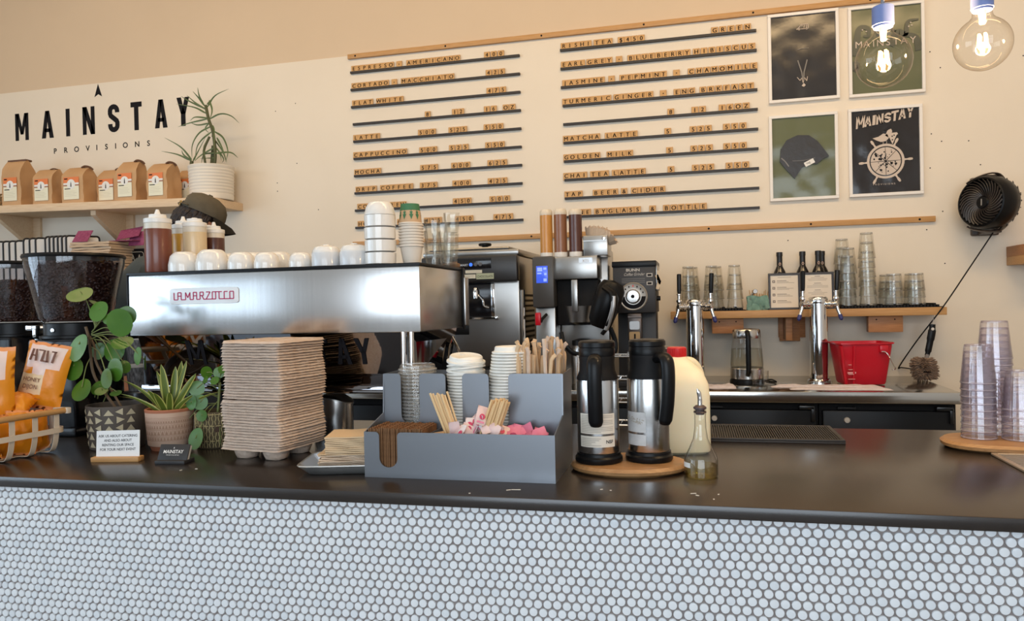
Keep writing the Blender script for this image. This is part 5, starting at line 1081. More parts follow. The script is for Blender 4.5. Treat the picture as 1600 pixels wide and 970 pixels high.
# ================================================================ the bar counter
FY = 1.515
t = thing('bar_counter', 'bar counter front clad in small white round tiles', 'counter', (-.6, FY, 0))
bm = nb(); box(bm, -2.4, .022, 0, 2.3, .93, CZ-.028); obj('body', bm, mat('grout', (.22, .19, .18), .9, var=(.27, .235, .22), scale=30, bump=.2, bscale=200), t)
bm = nb(); PX = .0203; PZ = PX*math.sqrt(3)/2; rt = .0089; n = 16
CS = [(math.cos(2*PI*i/n), math.sin(2*PI*i/n)) for i in range(n)]
rr = random.Random(1); rows = int((CZ-.03-.50)/PZ)
for j in range(rows):
    z = CZ-.0325-PZ*j
    for i in range(int(3.6/PX)):
        x = -1.9+PX*(i+.5*(j % 2))+rr.gauss(0, .00035); zz = z+rr.gauss(0, .00035); q = rr.uniform(-.0003, .0003); ti = rr.gauss(0, .02); tj = rr.gauss(0, .02); mi = 0 if rr.random() < .72 else 1
        R = []
        for r_, y_ in ((rt, .0225), (rt, .0192), (rt*.93, .0180), (rt*.55, .0176)):
            R.append([bm.verts.new((x+r_*c, y_+q+r_*(c*ti+s_*tj), min(zz+r_*s_, CZ-.0285))) for c, s_ in CS])
        for a, b in zip(R, R[1:]):
            for k in range(n): bm.faces.new([a[k], a[(k+1) % n], b[(k+1) % n], b[k]]).material_index = mi
        bm.faces.new(R[-1]).material_index = mi
obj('round_tiles', bm, [mat('tile_white', (.75, .765, .78), .22), mat('tile_white_cool', (.70, .725, .75), .22)], t, recalc=False)
bm = nb(); box(bm, -3.0, FY-.003, CZ-.026, 1.7, 2.465, CZ, bev=.003); tag(obj('countertop', bm, counter_m), 'long matte black countertop over the white tiled counter front', 'countertop')
cr = mat('crumb_white', (.75, .70, .62), .8); bm = nb()
for x, y, a, l in ((-.02, 1.60, .3, .012), (-.012, 1.585, -.5, .007), (-.39, 1.575, .1, .02), (-.405, 1.57, .6, .01), (.03, 1.60, 1, .004), (-.19, 1.6, 0, .004), (-.21, 1.605, .6, .006), (.02, 1.56, .2, .003), (-.48, 1.53, .2, .004), (-1.24, 1.66, .2, .006), (-1.27, 1.64, 1.2, .006)):
    xf(box(bm, -l/2, -.001, 0, l/2, .001, .0012), T(x, y, CZ+.0003) @ RZ(a))
o = tag(obj('crumbs', bm, cr), 'tiny white sugar crumbs scattered on the black countertop', 'crumbs'); o['kind'] = 'stuff'
# ---------------------------------------------------------------- stack of pulp carriers
def carrier_bm(seed):
    bm = nb(); N = 33; s = .1025; c0 = .048; dep = .034; A = []
    for j in range(N):
        row = []
        for i in range(N):
            u, v = -1+2*i/(N-1), -1+2*j/(N-1); k = 1.0
            m = max(abs(u), abs(v)); cr_ = (abs(u)*abs(v))**3
            x, y = u*s*(1-.06*cr_), v*s*(1-.06*cr_)
            d = min(math.hypot(x-a, y-b) for a in (-c0, c0) for b in (-c0, c0)); h = max(0, min(1, (.040-d)/.013)); z = -dep*h*h*(3-2*h)
            if i in (0, N-1) or j in (0, N-1): z = -.0062
            elif m > .90: z = .0004
            if m > .9:
                w_ = noise.noise(Vector((x*28, y*28, seed)))*.0013+noise.noise(Vector((x*70, y*70, seed+9)))*.0004
                z += w_*1.1; f_ = 1+w_*.8; x *= f_; y *= f_
            row.append(bm.verts.new((x, y, z)))
        A.append(row)
    for j in range(N-1):
        for i in range(N-1): bm.faces.new([A[j][i], A[j][i+1], A[j+1][i+1], A[j+1][i]])
    return bm
cms = []
for q in range(4):
    o = obj('cup_carrier', carrier_bm(q*7.3), pulp, angle=70, recalc=False); cms.append(o.data); bpy.data.objects.remove(o)
NTR = 39; DZ = .00735; z0 = CZ+.0345
for k in range(NTR):
    o = bpy.data.objects.new('cup_carrier', cms[k % 4]); COL.objects.link(o)
    lean = .004*math.sin(k*.33)+(.004 if k > 17 else 0)-(.004 if k < 2 else 0)
    o.location = (-1.139+lean+RND.uniform(-.0012, .0012), 1.862+RND.uniform(-.0012, .0012), z0+DZ*k+(.003 if k > 17 else 0)); o.rotation_euler = (RND.uniform(-.004, .004), RND.uniform(-.004, .004), -math.radians(9)+RND.uniform(-.008, .008)+(PI/2)*RND.randrange(4))
    tag(o, 'pulp cup carrier, %s of the tall stack' % ('topmost' if k == NTR-1 else 'lowest, on its feet,' if k == 0 else nth(NTR-k)+' from the top'), 'cup carrier', 'tall stack of pulp cup carriers')
# ---------------------------------------------------------------- sheet metal organiser
OX, OY = -.772, 1.643
t = thing('condiment_organizer', 'two-tier grey metal organizer for lids, sleeves, stirrers and sugar', 'organizer', (OX, OY, CZ)); OW = .456
def slot_panel(x0, x1, z0, z1, slots, th=.0025, r=.010):
    """front sheet with U-shaped cut-outs open at the top: (a, b, bottom, radius)"""
    P = [(x0, z0), (x1, z0)]
    def arc(cx, cz, rad, a0, a1, k=6): return [(cx+rad*math.cos(math.radians(a0+(a1-a0)*i/k)), cz+rad*math.sin(math.radians(a0+(a1-a0)*i/k))) for i in range(k+1)]
    cur = [(x1, z1)]
    for a, b, zb, rb in sorted(slots, reverse=True):
        cur += arc(b+r, z1-r, r, 90, 180); cur += arc(b-rb, zb+rb, rb, 0, -90); cur += arc(a+rb, zb+rb, rb, -90, -180); cur += arc(a-r, z1-r, r, 0, 90)
    return P+cur+[(x0, z1)]
bm = nb(); prism(bm, slot_panel(0, OW, 0, .1065, [(.038, .083, .024, .022)]), .0025, 0, T(0, .0025, 0) @ UP); obj('front_panel', bm, organ_m, t, angle=50)
bm = nb(); box(bm, .003, .004, .004, OW-.003, .225, .0065); obj('bottom', bm, organ_m, t)
bm = nb(); prism(bm, [(0.0025, 0), (.232, 0), (.232, .235), (.118, .231), (.112, .135), (.0025, .106)], .0025, 0, T(OW, 0, 0) @ Matrix(((0,0,-1,0),(1,0,0,0),(0,1,0,0),(0,0,0,1)))); obj('side_panel', bm, organ_m, t)
bm = nb(); prism(bm, [(0.0025, 0), (.232, 0), (.232, .231), (.118, .231), (.112, .135), (.0025, .106)], .0025, 0, T(.0025, 0, 0) @ Matrix(((0,0,-1,0),(1,0,0,0),(0,1,0,0),(0,0,0,1)))); obj('side_panel', bm, organ_m, t)
bm = nb(); prism(bm, slot_panel(.0025, OW-.0025, .006, .232, [(.047, .096, .108, .022), (.164, .207, .092, .022), (.274, .323, .100, .022)]), .0025, 0, T(0, .120, 0) @ UP); obj('upper_front_panel', bm, organ_m, t, angle=50)
bm = nb(); box(bm, .003, .229, .004, OW-.003, .232, .231); obj('back_panel', bm, organ_m, t)
for x in (.145, .258, .335):
    bm = nb(); box(bm, x, .1205, .007, x+.0025, .2285, .225); obj('divider', bm, organ_m, t)
bm = nb(); box(bm, .003, .1205, .085, .3345, .2285, .0875); obj('tier_floor', bm, organ_m, t)
bm = nb(); box(bm, .150, .004, .007, .1525, .117, .10); box(bm, .285, .004, .007, .2875, .117, .095); obj('divider', bm, organ_m, t)
# lids
lid_w = mat('lid_white', (.80, .77, .70), .35)
lw = thing('cup_cover', '', 'cup lid', group='white hot cup lids in the organizer')
bm = nb(); lathe(bm, [(.0465, 0), (.0488, .0015), (.0488, .0055), (.044, .0068), (.0425, .009), (.0415, .016), (.039, .0185), (.036, .0165), (0, .0155), (0, .0145), (.036, .0155), (.0405, .015), (.0418, .007), (.0455, .0045), (.0465, 0)], 36)
box(bm, .016, -.005, .0165, .030, .005, .0185); obj('lid', bm, lid_w, lw)
def lid_stack(root, x, y, z, n, step, leanx, leany, bend, nm, tilt_from=999):
    for k in range(n):
        u = k/n; tl = max(0, k-tilt_from)*.032
        place(root, (x+leanx*u+bend*math.sin(u*PI)+RND.uniform(-.001, .001), y+leany*u, z+step*k), nm % ('topmost' if k == n-1 else 'lowest' if k == 0 else nth(n-k)+' from the top'), 0, (RND.uniform(-.01, .01), -tl+RND.uniform(-.01, .01)-leanx/(n*step)*.0, RND.uniform(0, 6)))
lid_stack(lw, OX+.201, OY+.176, CZ+.089, 23, .0075, -.002, .0, .0, 'white cup lid, %s of the shorter middle stack', 17)
lid_stack(lw, OX+.291, OY+.176, CZ+.089, 26, .0075, .028, .0, .0, 'white cup lid, %s of the taller right stack')
lc = thing('clear_lid', '', 'cup lid', group='clear cold cup lids in the organizer')
bm = nb(); lathe(bm, [(.0475, 0), (.0490, .002), (.0490, .005), (.0455, .0065), (.0445, .014), (.041, .0165), (.038, .0150), (.012, .0145), (0, .0145)], 28); lathe(bm, [(.0475, -.0002), (.0494, .002), (.0494, .0045), (.046, .0062)], 28, 1); obj('lid', bm, [clear_pl, rim_clear], lc)
lid_stack(lc, OX+.070, OY+.176, CZ+.089, 18, .0086, .0, .0, .0, 'clear dome-edged cup lid, %s of the left stack')
# straws in paper wrappers
straw_ms = [mat('straw_wrap_a', (.60, .40, .22), .75, var=(.66, .46, .28), scale=40), mat('straw_wrap_b', (.64, .50, .40), .75, var=(.55, .38, .25), scale=40), mat('straw_wrap_c', (.45, .28, .15), .75, var=(.55, .36, .20), scale=40)]
for k in range(40):
    x = OX+.350+.094*((k*7) % 40)/40; y = OY+.135+.085*(k // 7)/5; lx, ly = RND.uniform(-.035, .035)+(.012 if x > OX+.42 else -.004), RND.uniform(-.008, .01); h = .275+RND.uniform(-.014, .034); lx = max(min(lx, (OX+.444-x)*.9), -(x-OX-.341))
    bm = nb(); a = Vector((0, 0, 0)); b = Vector((lx, ly, h)); n_ = Vector((RND.uniform(-.006, .008), RND.uniform(-.003, .003), 0)); r0 = .0046
    tube(bm, [a, a.lerp(b, .5), a.lerp(b, .93), a.lerp(b, .955), a.lerp(b, .985)+n_*.6, b+n_*1.3], [r0, r0, r0, .0048, .0052, .0054], 8, flat=.6)
    o = tag(obj('wrapped_straw', bm, straw_ms[k % 3]), 'straw in tan paper wrapper standing in the organizer corner', 'straw', 'paper-wrapped straws in the organizer'); o.location = (x, y, CZ+.008)
# corrugated sleeves
bm = nb(); a = []
N = 20
for i in range(N+1):
    y = .100*i/N; o_ = .0011*math.sin(i*PI); a.append(((-.0016, y), (.0016, y)))
vs = [[bm.verts.new((x, y+RND.uniform(0, .0), z)) for x, y in p for z in (0, .105-.002*abs(math.sin(i)))] for i, p in enumerate(a)]
for p, q in zip(vs, vs[1:]):
    bm.faces.new([p[0], q[0], q[1], p[1]]); bm.faces.new([p[2], p[3], q[3], q[2]]); bm.faces.new([p[1], q[1], q[3], p[3]]); bm.faces.new([p[0], p[2], q[2], q[0]])
bm.faces.new([vs[0][0], vs[0][1], vs[0][3], vs[0][2]]); bm.faces.new([vs[-1][0], vs[-1][2], vs[-1][3], vs[-1][1]])
sl = obj('cup_sleeve', bm, cardboard); slm = sl.data; bpy.data.objects.remove(sl)
for k in range(30):
    o = bpy.data.objects.new('cup_sleeve', slm); COL.objects.link(o); o.location = (OX+.010+.0045*k, OY+.006+RND.uniform(0, .004), CZ+.0075+RND.uniform(0, .003)+.0005*math.sin(k)); o.rotation_euler = (0, 0, RND.uniform(-.006, .006))
    tag(o, 'brown corrugated cup sleeve, %s from the left in the organizer' % nth(k+1), 'cup sleeve', 'row of corrugated cup sleeves')
# things lying loose in the lower tier
def packet(x, y, z, rx, ry, rz, w_, h, m, lab, grp, blot=None):
    bm = nb(); n1, n2 = 6, 8
    for sg in (1, -1):
        G = [[bm.verts.new((-w_/2+w_*i/n1, -h/2+h*j/n2, sg*.0035*max(0, math.sin(PI*i/n1)*math.sin(PI*min(1, max(0, (j-.8)/(n2-1.6)))))+.0006*noise.noise(Vector((i, j, x*90))))) for i in range(n1+1)] for j in range(n2+1)]
        for j in range(n2):
            for i in range(n1): bm.faces.new([G[j][i], G[j][i+1], G[j+1][i+1], G[j+1][i]])
    if blot:
        for sg in (1, -1):
            prism(bm, circ(h*.16, 12, blot[0], blot[1]), .0004*sg, 1, T(0, 0, sg*.0037)); prism(bm, [(-w_*.35, -h*.40), (w_*.35, -h*.40), (w_*.35, -h*.30), (-w_*.35, -h*.30)], .0004*sg, 2, T(0, 0, sg*.0016))
    bmesh.ops.remove_doubles(bm, verts=bm.verts[:], dist=.00005)
    o = tag(obj('sugar_packet', bm, m, angle=70), lab, 'sugar packet', grp); o.location = (x, y, z); o.rotation_euler = (rx, ry, rz)
pk_w = mat('packet_white', (.74, .66, .64), .6); pk_p = mat('packet_pink', (.72, .16, .28), .55, var=(.78, .26, .36), scale=30); pk_c = mat('packet_crimson', (.62, .06, .13), .55); pk_l = mat('packet_pale_pink', (.74, .50, .46), .6, var=(.78, .60, .56), scale=40); pk_b = mat('packet_blue', (.06, .12, .45), .5)
rr = random.Random(21)
for k in range(30):
    u = k/29; x = OX+.205+.105*u+rr.uniform(-.012, .012); z = CZ+.094+rr.uniform(-.008, .016)+.034*math.exp(-((u-.66)/.2)**2); y = OY+.035+.06*rr.random()
    packet(x, y, z, PI/2+rr.uniform(-1.0, .3), rr.uniform(-1.2, 1.2), rr.uniform(-.9, .9), .026, .044, [pk_w if k % 3 == 0 else pk_l, pk_c if k % 4 else pk_b, pk_p], 'white and pink sugar packet in the loose heap below the stirrers', 'white and pink sugar packets', (rr.uniform(-.006, .006), rr.uniform(-.008, .012)) if k % 2 else None)
for k in range(9):
    packet(OX+.316+.0125*k, OY+.04+.05*rr.random(), CZ+.082+rr.uniform(-.006, .007), PI/2+rr.uniform(-.8, -.2), rr.uniform(-.5, .5), rr.uniform(-.7, .7), .036, .060, [pk_p, mat('packet_print', (.40, .05, .14), .6), pk_c], 'plain pink sweetener packet at the right end of the lower tier', 'pink sweetener packets', (rr.uniform(-.006, .006), 0))
for k in range(4):
    packet(OX+.175+.018*k, OY+.03+.02*rr.random(), CZ+.078+rr.uniform(-.004, .004), PI/2-.9, rr.uniform(-.2, .2), rr.uniform(-.5, .5), .044, .062, [kraft, kraft, kraft], 'brown raw sugar packet beside the cup sleeves', 'brown sugar packets')
stir_m = mat('stirrer_birch', (.72, .47, .22), .6, var=(.78, .55, .30), scale=30, stretch=(1, 1, .2))
def stirrer(x, y, z, dx, dy, L, r, lab, grp, flat):
    bm = nb(); d = Vector((dx, dy, 1)).normalized(); tube(bm, [Vector((0, 0, 0)), d*L*.5, d*L], r, 6 if flat < 1 else 8, flat=flat); o = tag(obj('wooden_stirrer', bm, stir_m, angle=40), lab, 'stirrer', grp); o.location = (x, y, z)
for k in range(9): stirrer(OX+.197+.0035*k, OY+.05+.006*(k % 3), CZ+.068, -.30-.016*(8-k)*.6, rr.uniform(-.05, .05), .128+rr.uniform(-.006, .006), .0028, 'flat wooden stirrer in the left-leaning bundle', 'flat wooden stirrers leaning left', .45)
stirrer(OX+.221, OY+.05, CZ+.07, -.36, 0, .128, .0030, 'single wooden stirrer standing apart beside the left bundle', None, .45)
for k in range(34):
    a, b = k % 7, k // 7; stirrer(OX+.262+.0058*a+.002*(b % 2), OY+.045+.0062*b, CZ+.070, .38+rr.uniform(-.02, .02), rr.uniform(-.06, .06), .112+rr.uniform(-.006, .006), .0029, 'round wooden stirrer in the dense right-leaning bundle', 'round wooden stirrers leaning right', 1)
# ---------------------------------------------------------------- napkins on a small tray
t = thing('sheet_pan', 'small aluminium sheet pan under the brown napkins', 'tray', (-.835, 1.735, CZ), math.radians(14))
bm = nb(); lathe(bm, [(0, .003), (.098, .003), (.106, .006), (.124, .024), (.130, .0255), (.1315, .023), (.127, .020), (.108, .003), (.098, 0), (0, 0)], 48, sq=9, sx=1.0, sy=.72); obj('pan', bm, mat('aluminium', (.68, .68, .66), .32, .9), t)
def napkin(k, w_, d, z, th, rz, x, y, lab, crease):
    bm = nb(); nx, ny = 10, 8
    for top in (1, 0):
        G = [[bm.verts.new((-w_/2+w_*i/nx+.0012*noise.noise(Vector((j*.7, k*3.3, top))), -d/2+d*j/ny+.0015*noise.noise(Vector((i*.7, k*2.1, 4))), top*th*(.85+.15*math.sin(i*1.3+k))+crease*noise.noise(Vector((i*.55, j*.55, k*1.7))))) for i in range(nx+1)] for j in range(ny+1)]
        for j in range(ny):
            for i in range(nx): bm.faces.new([G[j][i], G[j][i+1], G[j+1][i+1], G[j+1][i]])
        if top: GT = G
    b = [GT[0][i] for i in range(nx+1)]+[GT[j][nx] for j in range(1, ny+1)]+[GT[ny][i] for i in range(nx-1, -1, -1)]+[GT[j][0] for j in range(ny-1, 0, -1)]
    c = [G[0][i] for i in range(nx+1)]+[G[j][nx] for j in range(1, ny+1)]+[G[ny][i] for i in range(nx-1, -1, -1)]+[G[j][0] for j in range(ny-1, 0, -1)]
    for i in range(len(b)): bm.faces.new([b[i], b[(i+1) % len(b)], c[(i+1) % len(b)], c[i]])
    o = tag(obj('paper_napkin', bm, napkin_m if k < 10 else mat('napkin_tan', (.66, .47, .28), .9), angle=60), lab, 'napkin', 'brown paper napkins on the tray'); o.location = (x, y, z); o.rotation_euler = (0, 0, rz)
NN = 20; zz = CZ+.0045
for k in range(NN):
    low = k < 11; th = .0027 if low else .0042; cz = .0012 if low else .0004
    lab = 'brown paper napkin, %s of the pile on the tray' % ('topmost' if k == NN-1 else 'lowest' if k == 0 else nth(NN-k)+' from the top')
    napkin(k, .155 if low else .150, .125 if low else .120, zz, th, math.radians(16)+RND.uniform(-.05, .05)*(1 if low else .3), -.842+(.0 if low else .012)+RND.uniform(-.004, .004)*(1 if low else .3), 1.742+RND.uniform(-.004, .004), lab, cz); zz += th+.0011 if low else th+.0003
# ---------------------------------------------------------------- carafes on their oval board
t = thing('oval_board', 'oval wooden board under the two steel coffee carafes', 'wooden board', (-.170, 1.812, CZ), math.radians(8))
bm = nb(); lathe(bm, [(0, 0), (.118, 0), (.128, .006), (.130, .013), (.124, .020), (0, .021)], 56, 0, S(1.06, .80, 1)); obj('board', bm, board_wood, t)
label_pp = mat('carafe_label', (.70, .64, .55), .55); label_gr = mat('carafe_label_worn', (.62, .61, .60), .6, var=(.50, .49, .48), scale=40)
def carafe(x, y, ha, lab, worn, rlab):
    t = thing('coffee_carafe', lab, 'carafe', (x, y, CZ+.0213), 0, 'steel vacuum carafes on the oval board'); k = 1.0
    bm = nb(); lathe(bm, [(0, 0), (.054, 0), (.056, .003), (.056, .012), (.052, .016), (.0515, .022), (0, .022)], 40); obj('base_ring', bm, black, t)
    bm = nb(); lathe(bm, [(.0475, .022), (.0495, .026), (.0495, .190), (.0480, .197)], 48); obj('body', bm, steel_v, t)
    bm = nb(); lathe(bm, [(.0485, .194), (.049, .199), (.0425, .215), (.0415, .236), (.0425, .245), (.042, .250)], 40); obj('shoulder', bm, black_soft, t)
    bm = nb(); lathe(bm, [(.0425, .250), (.0430, .252), (.0430, .266), (.0420, .268), (.0420, .270), (.0435, .272), (.0435, .282), (.040, .286), (.018, .288), (0, .288)], 40); obj('lid', bm, black, t)
    d = Vector((math.cos(ha), math.sin(ha), 0)); P = [d*.036+Vector((0, 0, .240)), d*.058+Vector((0, 0, .248)), d*.078+Vector((0, 0, .240)), d*.083+Vector((0, 0, .205)), d*.079+Vector((0, 0, .150)), d*.071+Vector((0, 0, .110)), d*.066+Vector((0, 0, .094))]
    SP = smooth_path(P, 6); bm = nb(); tube(bm, SP, [.013+.004*min(1, i/12)-.004*max(0, (i-32)/5) for i in range(len(SP))], 12, flat=.75); obj('handle', bm, black, t)
    bm = nb(); a0 = math.radians(-118 if not worn else -128)
    def patch(z0, z1, a, b, mi, dr=.0004, n=14):
        L_ = [(bm.verts.new(((.0495+dr)*math.cos(a+(b-a)*i/n), (.0495+dr)*math.sin(a+(b-a)*i/n), z0)), bm.verts.new(((.0495+dr)*math.cos(a+(b-a)*i/n), (.0495+dr)*math.sin(a+(b-a)*i/n), z1))) for i in range(n+1)]
        for p, q in zip(L_, L_[1:]): bm.faces.new([p[0], q[0], q[1], p[1]]).material_index = mi
    W_ = math.radians(104)
    a0 = math.radians(-90-math.degrees(W_)/2+(4 if not worn else -16)); W2 = W_ if not worn else W_*.62
    patch(.040, .066, a0, a0+W2, 0); patch(.071, .118, a0, a0+W2, 0); r_ = random.Random(5+worn)
    if not worn:
        for i in range(11): patch(.0745+.0038*i, .0760+.0038*i, a0+.1, a0+W2*(.94 if i % 4 else .6), 1, .0007)
        for i in range(5): patch(.0435+.004*i, .0450+.004*i, a0+.1, a0+W2*(.60, .35, .45, .55, .6)[i], 1, .0007)
        nn, ff = text_geo('NSF', .02, 'CENTER', 1.0, 0); am = a0+W2*.83; vv = [bm.verts.new(((.0505)*math.cos(am+v.x*.011/.05), (.0505)*math.sin(am+v.x*.011/.05), .049+v.y*.011)) for v in nn]
        for q in ff:
            try: bm.faces.new([vv[i] for i in q]).material_index = 2
            except ValueError: pass
    else:
        for i in range(60):
            a = a0+.06+r_.random()*W2*.85; z = .098+.012*r_.random()-.012*(a-a0)/W2; patch(z, z+.0025, a, a+.045*r_.random()+.02, 1, .0007, 2)
    obj('label', bm, [label_pp if not worn else label_gr, grey_ink, ink], t, recalc=False).__setitem__('label', rlab)
carafe(-.240, 1.800, math.radians(-87), 'steel vacuum carafe with intact printed label, handle toward the viewer', 0, 'cream printed label')
carafe(-.124, 1.832, math.radians(-52), 'steel vacuum carafe with scuffed label, handle turned right', 1, 'scuffed grey label')
# milk jug
milk_m = mat('milk_plastic', (.86, .77, .55), .38, sss=.25, bump=.05, bscale=18)
t = thing('milk_jug', 'cream plastic gallon milk jug with red cap behind carafes', 'milk jug', (-.058, 2.065, CZ), math.radians(12))
bm = nb(); n = 48; prof = [(0, 0, 0), (.064, 0, 0), (.071, .006, 0), (.073, .015, 0), (.073, .125, 0), (.073, .150, 0), (.070, .180, 0), (.058, .212, -.001), (.039, .235, -.003), (.026, .246, -.004), (.021, .252, -.004), (.0205, .262, -.004), (0, .262, -.004)]
rings = []
for r, z, ox in prof:
    if r == 0: rings.append([bm.verts.new((ox, 0, z))]); continue
    sq = 5.0 if r > .06 else 2+3*max(0, (r-.02)/.04); ring = []
    for i in range(n):
        a = 2*PI*i/n; c, s_ = math.cos(a), math.sin(a); k = 1/(abs(c)**sq+abs(s_)**sq)**(1/sq); ring.append(bm.verts.new((ox+r*k*c*1.0, r*k*s_, z)))
    rings.append(ring)
for a, b in zip(rings, rings[1:]):
    for i in range(n):
        j = (i+1) % n; q = [a[0], b[j], b[i]] if len(a) == 1 else [a[i], a[j], b[0]] if len(b) == 1 else [a[i], a[j], b[j], b[i]]; bm.faces.new(q)
obj('bottle', bm, milk_m, t)
bm = nb(); lathe(bm, [(.0235, .248), (.0245, .250), (.0245, .272), (.0225, .2745), (0, .2745)], 36, 0, T(-.004, 0, 0))
for i in range(30):
    a = 2*PI*i/30; tube(bm, [(-.004+.0246*math.cos(a), .0246*math.sin(a), .251), (-.004+.0246*math.cos(a), .0246*math.sin(a), .271)], .0009, 4)
obj('cap', bm, red_cap, t)
bm = nb(); tube(bm, smooth_path([(.010, .01, .236), (.040, .02, .232), (.060, .03, .205), (.066, .03, .165), (.064, .03, .125)], 6), .012, 12); obj('handle', bm, milk_m, t)
# syrup dispenser
t = thing('syrup_bottle', 'small conical glass syrup bottle with steel pour spout', 'bottle', (-.004, 1.762, CZ))
bm = nb(); lathe(bm, [(0, .001), (.034, 0), (.0375, .004), (.0375, .036), (.036, .044), (.026, .064), (.0165, .086), (.0130, .110), (.0125, .138), (.0135, .142), (.0135, .150), (.0118, .152)], 40); obj('glass', bm, glassmat('bottle_glass', (.97, .97, .95), (.42, .41, .37), refl=1.6), t)
bm = nb(); lathe(bm, [(0, .003), (.035, .003), (.0362, .006), (.0362, .027), (0, .027)], 36); obj('syrup', bm, liquid_m, t)
bm = nb(); lathe(bm, [(0, .140), (.0095, .140), (.0105, .152), (.0145, .153), (.0145, .157), (.009, .161), (0, .161)], 24); lathe(bm, [(.0135, .144), (.0150, .1455), (.0135, .147)], 24); obj('stopper', bm, mat('stopper_dark', (.07, .045, .045), .4), t)
bm = nb(); tube(bm, smooth_path([(0, 0, .158), (0, 0, .178), (-.002, -.001, .190), (-.006, -.003, .199)], 5), [.0050]*6+[.0048]*5+[.0042, .0034, .0024, .0015, .0008], 12); obj('pour_spout', bm, chrome, t)
bm = nb()
for i in range(7):
    pass
L_ = [(bm.verts.new((.0379*math.cos(a), .0379*math.sin(a), .024)), bm.verts.new((.0379*math.cos(a), .0379*math.sin(a), .035))) for a in [math.radians(-170+7*i) for i in range(7)]]
for p, q in zip(L_, L_[1:]): bm.faces.new([p[0], q[0], q[1], p[1]])
obj('sticker', bm, white_paper, t, recalc=False)
# bar mat
t = thing('bar_mat', 'black ribbed rubber bar mat at the back edge of the counter', 'bar mat', (.0, 2.195, CZ), math.radians(.5))
bm = nb(); box(bm, -.06, 0, 0, .376, .245, .005, bev=.001); box(bm, -.06, 0, .005, .376, .012, .0115, bev=.002); box(bm, -.06, .233, .005, .376, .245, .0115, bev=.002); box(bm, .364, .012, .005, .376, .233, .0115, bev=.002); box(bm, -.06, .012, .005, -.048, .233, .0115, bev=.002)
for k in range(62): x = -.044+.0066*k; box(bm, x, .014, .005, x+.0034, .231, .0105)
obj('mat', bm, mat('rubber', (.026, .022, .020), .55), t)
# ---------------------------------------------------------------- tumblers on their board, drip grate
t = thing('round_board', 'rounded wooden board under the stacked tinted tumblers', 'wooden board', (.775, 2.200, CZ), math.radians(-4))
bm = nb(); lathe(bm, [(0, 0), (.10, 0), (.108, .006), (.109, .014), (.103, .021), (0, .022)], 56, 0, S(1.5, 1.0, 1), sq=2.6); obj('board', bm, board_wood, t)
tb = thing('plastic_tumbler', '', 'tumbler', group='upturned tinted plastic tumblers')
bm = nb(); lathe(bm, [(.0405, 0), (.0418, .0015), (.0412, .004), (.0375, .040), (.0318, .099), (.0300, .1005), (.0295, .096), (0, .096)], 36); lathe(bm, [(.0402, -.0002), (.0424, .0015), (.0420, .0038), (.0405, .0045)], 36, 1); lathe(bm, [(.0300, .0995), (.0312, .1012), (.0302, .1016), (.027, .1008)], 36, 1); obj('tumbler', bm, [lilac_pl, rim_lilac], tb)
def tstack(x, y, n, st, nm):
    for k in range(n): place(tb, (x+RND.uniform(-.0006, .0006), y, CZ+.0225+st*k), 'upturned tinted tumbler, %s of the %s stack' % ('topmost' if k == n-1 else 'lowest' if k == 0 else nth(k+1)+' from the bottom', nm))
tstack(.703, 2.215, 9, .0178, 'front left'); tstack(.766, 2.285, 12, .0183, 'tallest rear'); tstack(.793, 2.200, 5, .0190, 'short right'); 
t = thing('drip_grate', 'slatted steel drip tray let into the right counter end', 'drip tray', (.690, 1.86, CZ))
bm = nb(); w_, l_ = .30, .235
for a, b, c, d in ((0, 0, .012, l_), (w_-.012, 0, w_, l_), (.012, 0, w_-.012, .012), (.012, l_-.012, w_-.012, l_)): box(bm, a, b, 0.0003, c, d, .006, bev=.001, seg=1)
obj('tray_rim', bm, mat('tray_champagne', (.55, .46, .37), .35, .7), t)
bm = nb(); box(bm, .012, .012, .0003, w_-.012, l_-.012, .0012); obj('tray_floor', bm, black_soft, t)
for k in range(15):
    bm = nb(); y = .018+.0145*k; box(bm, .012, y, .003, w_-.012, y+.006, .0055); obj('slat', bm, mat('tray_champagne', (.55, .46, .37), .35, .7), t)
# ---------------------------------------------------------------- wire rack behind the carafes
t = thing('wire_rack', 'low chrome wire rack glimpsed between organizer and carafes', 'wire rack', (-.37, 2.33, CZ))
bm = nb()
for x in (0, .30):
    for y in (0, .10): tube(bm, [(x, y, 0), (x, y, .235)], .004, 8)
obj('post', bm, chrome, t)
for z in (.02, .09, .16, .23):
    bm = nb()
    for y in (0, .10): tube(bm, [(0, y, z), (.30, y, z)], .003, 6)
    for i in range(13): tube(bm, [(.025*i, 0, z), (.025*i, .10, z)], .0018, 5)
    obj('wire_tier', bm, chrome, t)
# ================================================================ plants, basket and signs at the left end
def coin_leaf(bm, p, nrm, r, mi=0, roll=0.0, asp=1.08):
    n = Vector(nrm).normalized(); q = n.to_track_quat('Z', 'Y').to_matrix().to_4x4(); M = Matrix.Translation(p) @ q @ RZ(roll)
    N = 18; c = bm.verts.new(M @ Vector((0, r*.25, -.10*r)))
    R1 = []; R2 = []
    for i in range(N):
        a = 2*PI*i/N; d = 1-.06*max(0, math.cos(a-PI/2))**6
        R1.append(bm.verts.new(M @ Vector((r*.55*math.cos(a), r*.12+r*.55*asp*math.sin(a), -.05*r)))); R2.append(bm.verts.new(M @ Vector((r*d*math.cos(a), r*d*asp*math.sin(a), .03*r*math.cos(2*a)-.05*r))))
    for i in range(N):
        j = (i+1) % N
        for f in (bm.faces.new([c, R1[i], R1[j]]), bm.faces.new([R1[i], R2[i], R2[j], R1[j]])): f.material_index = mi
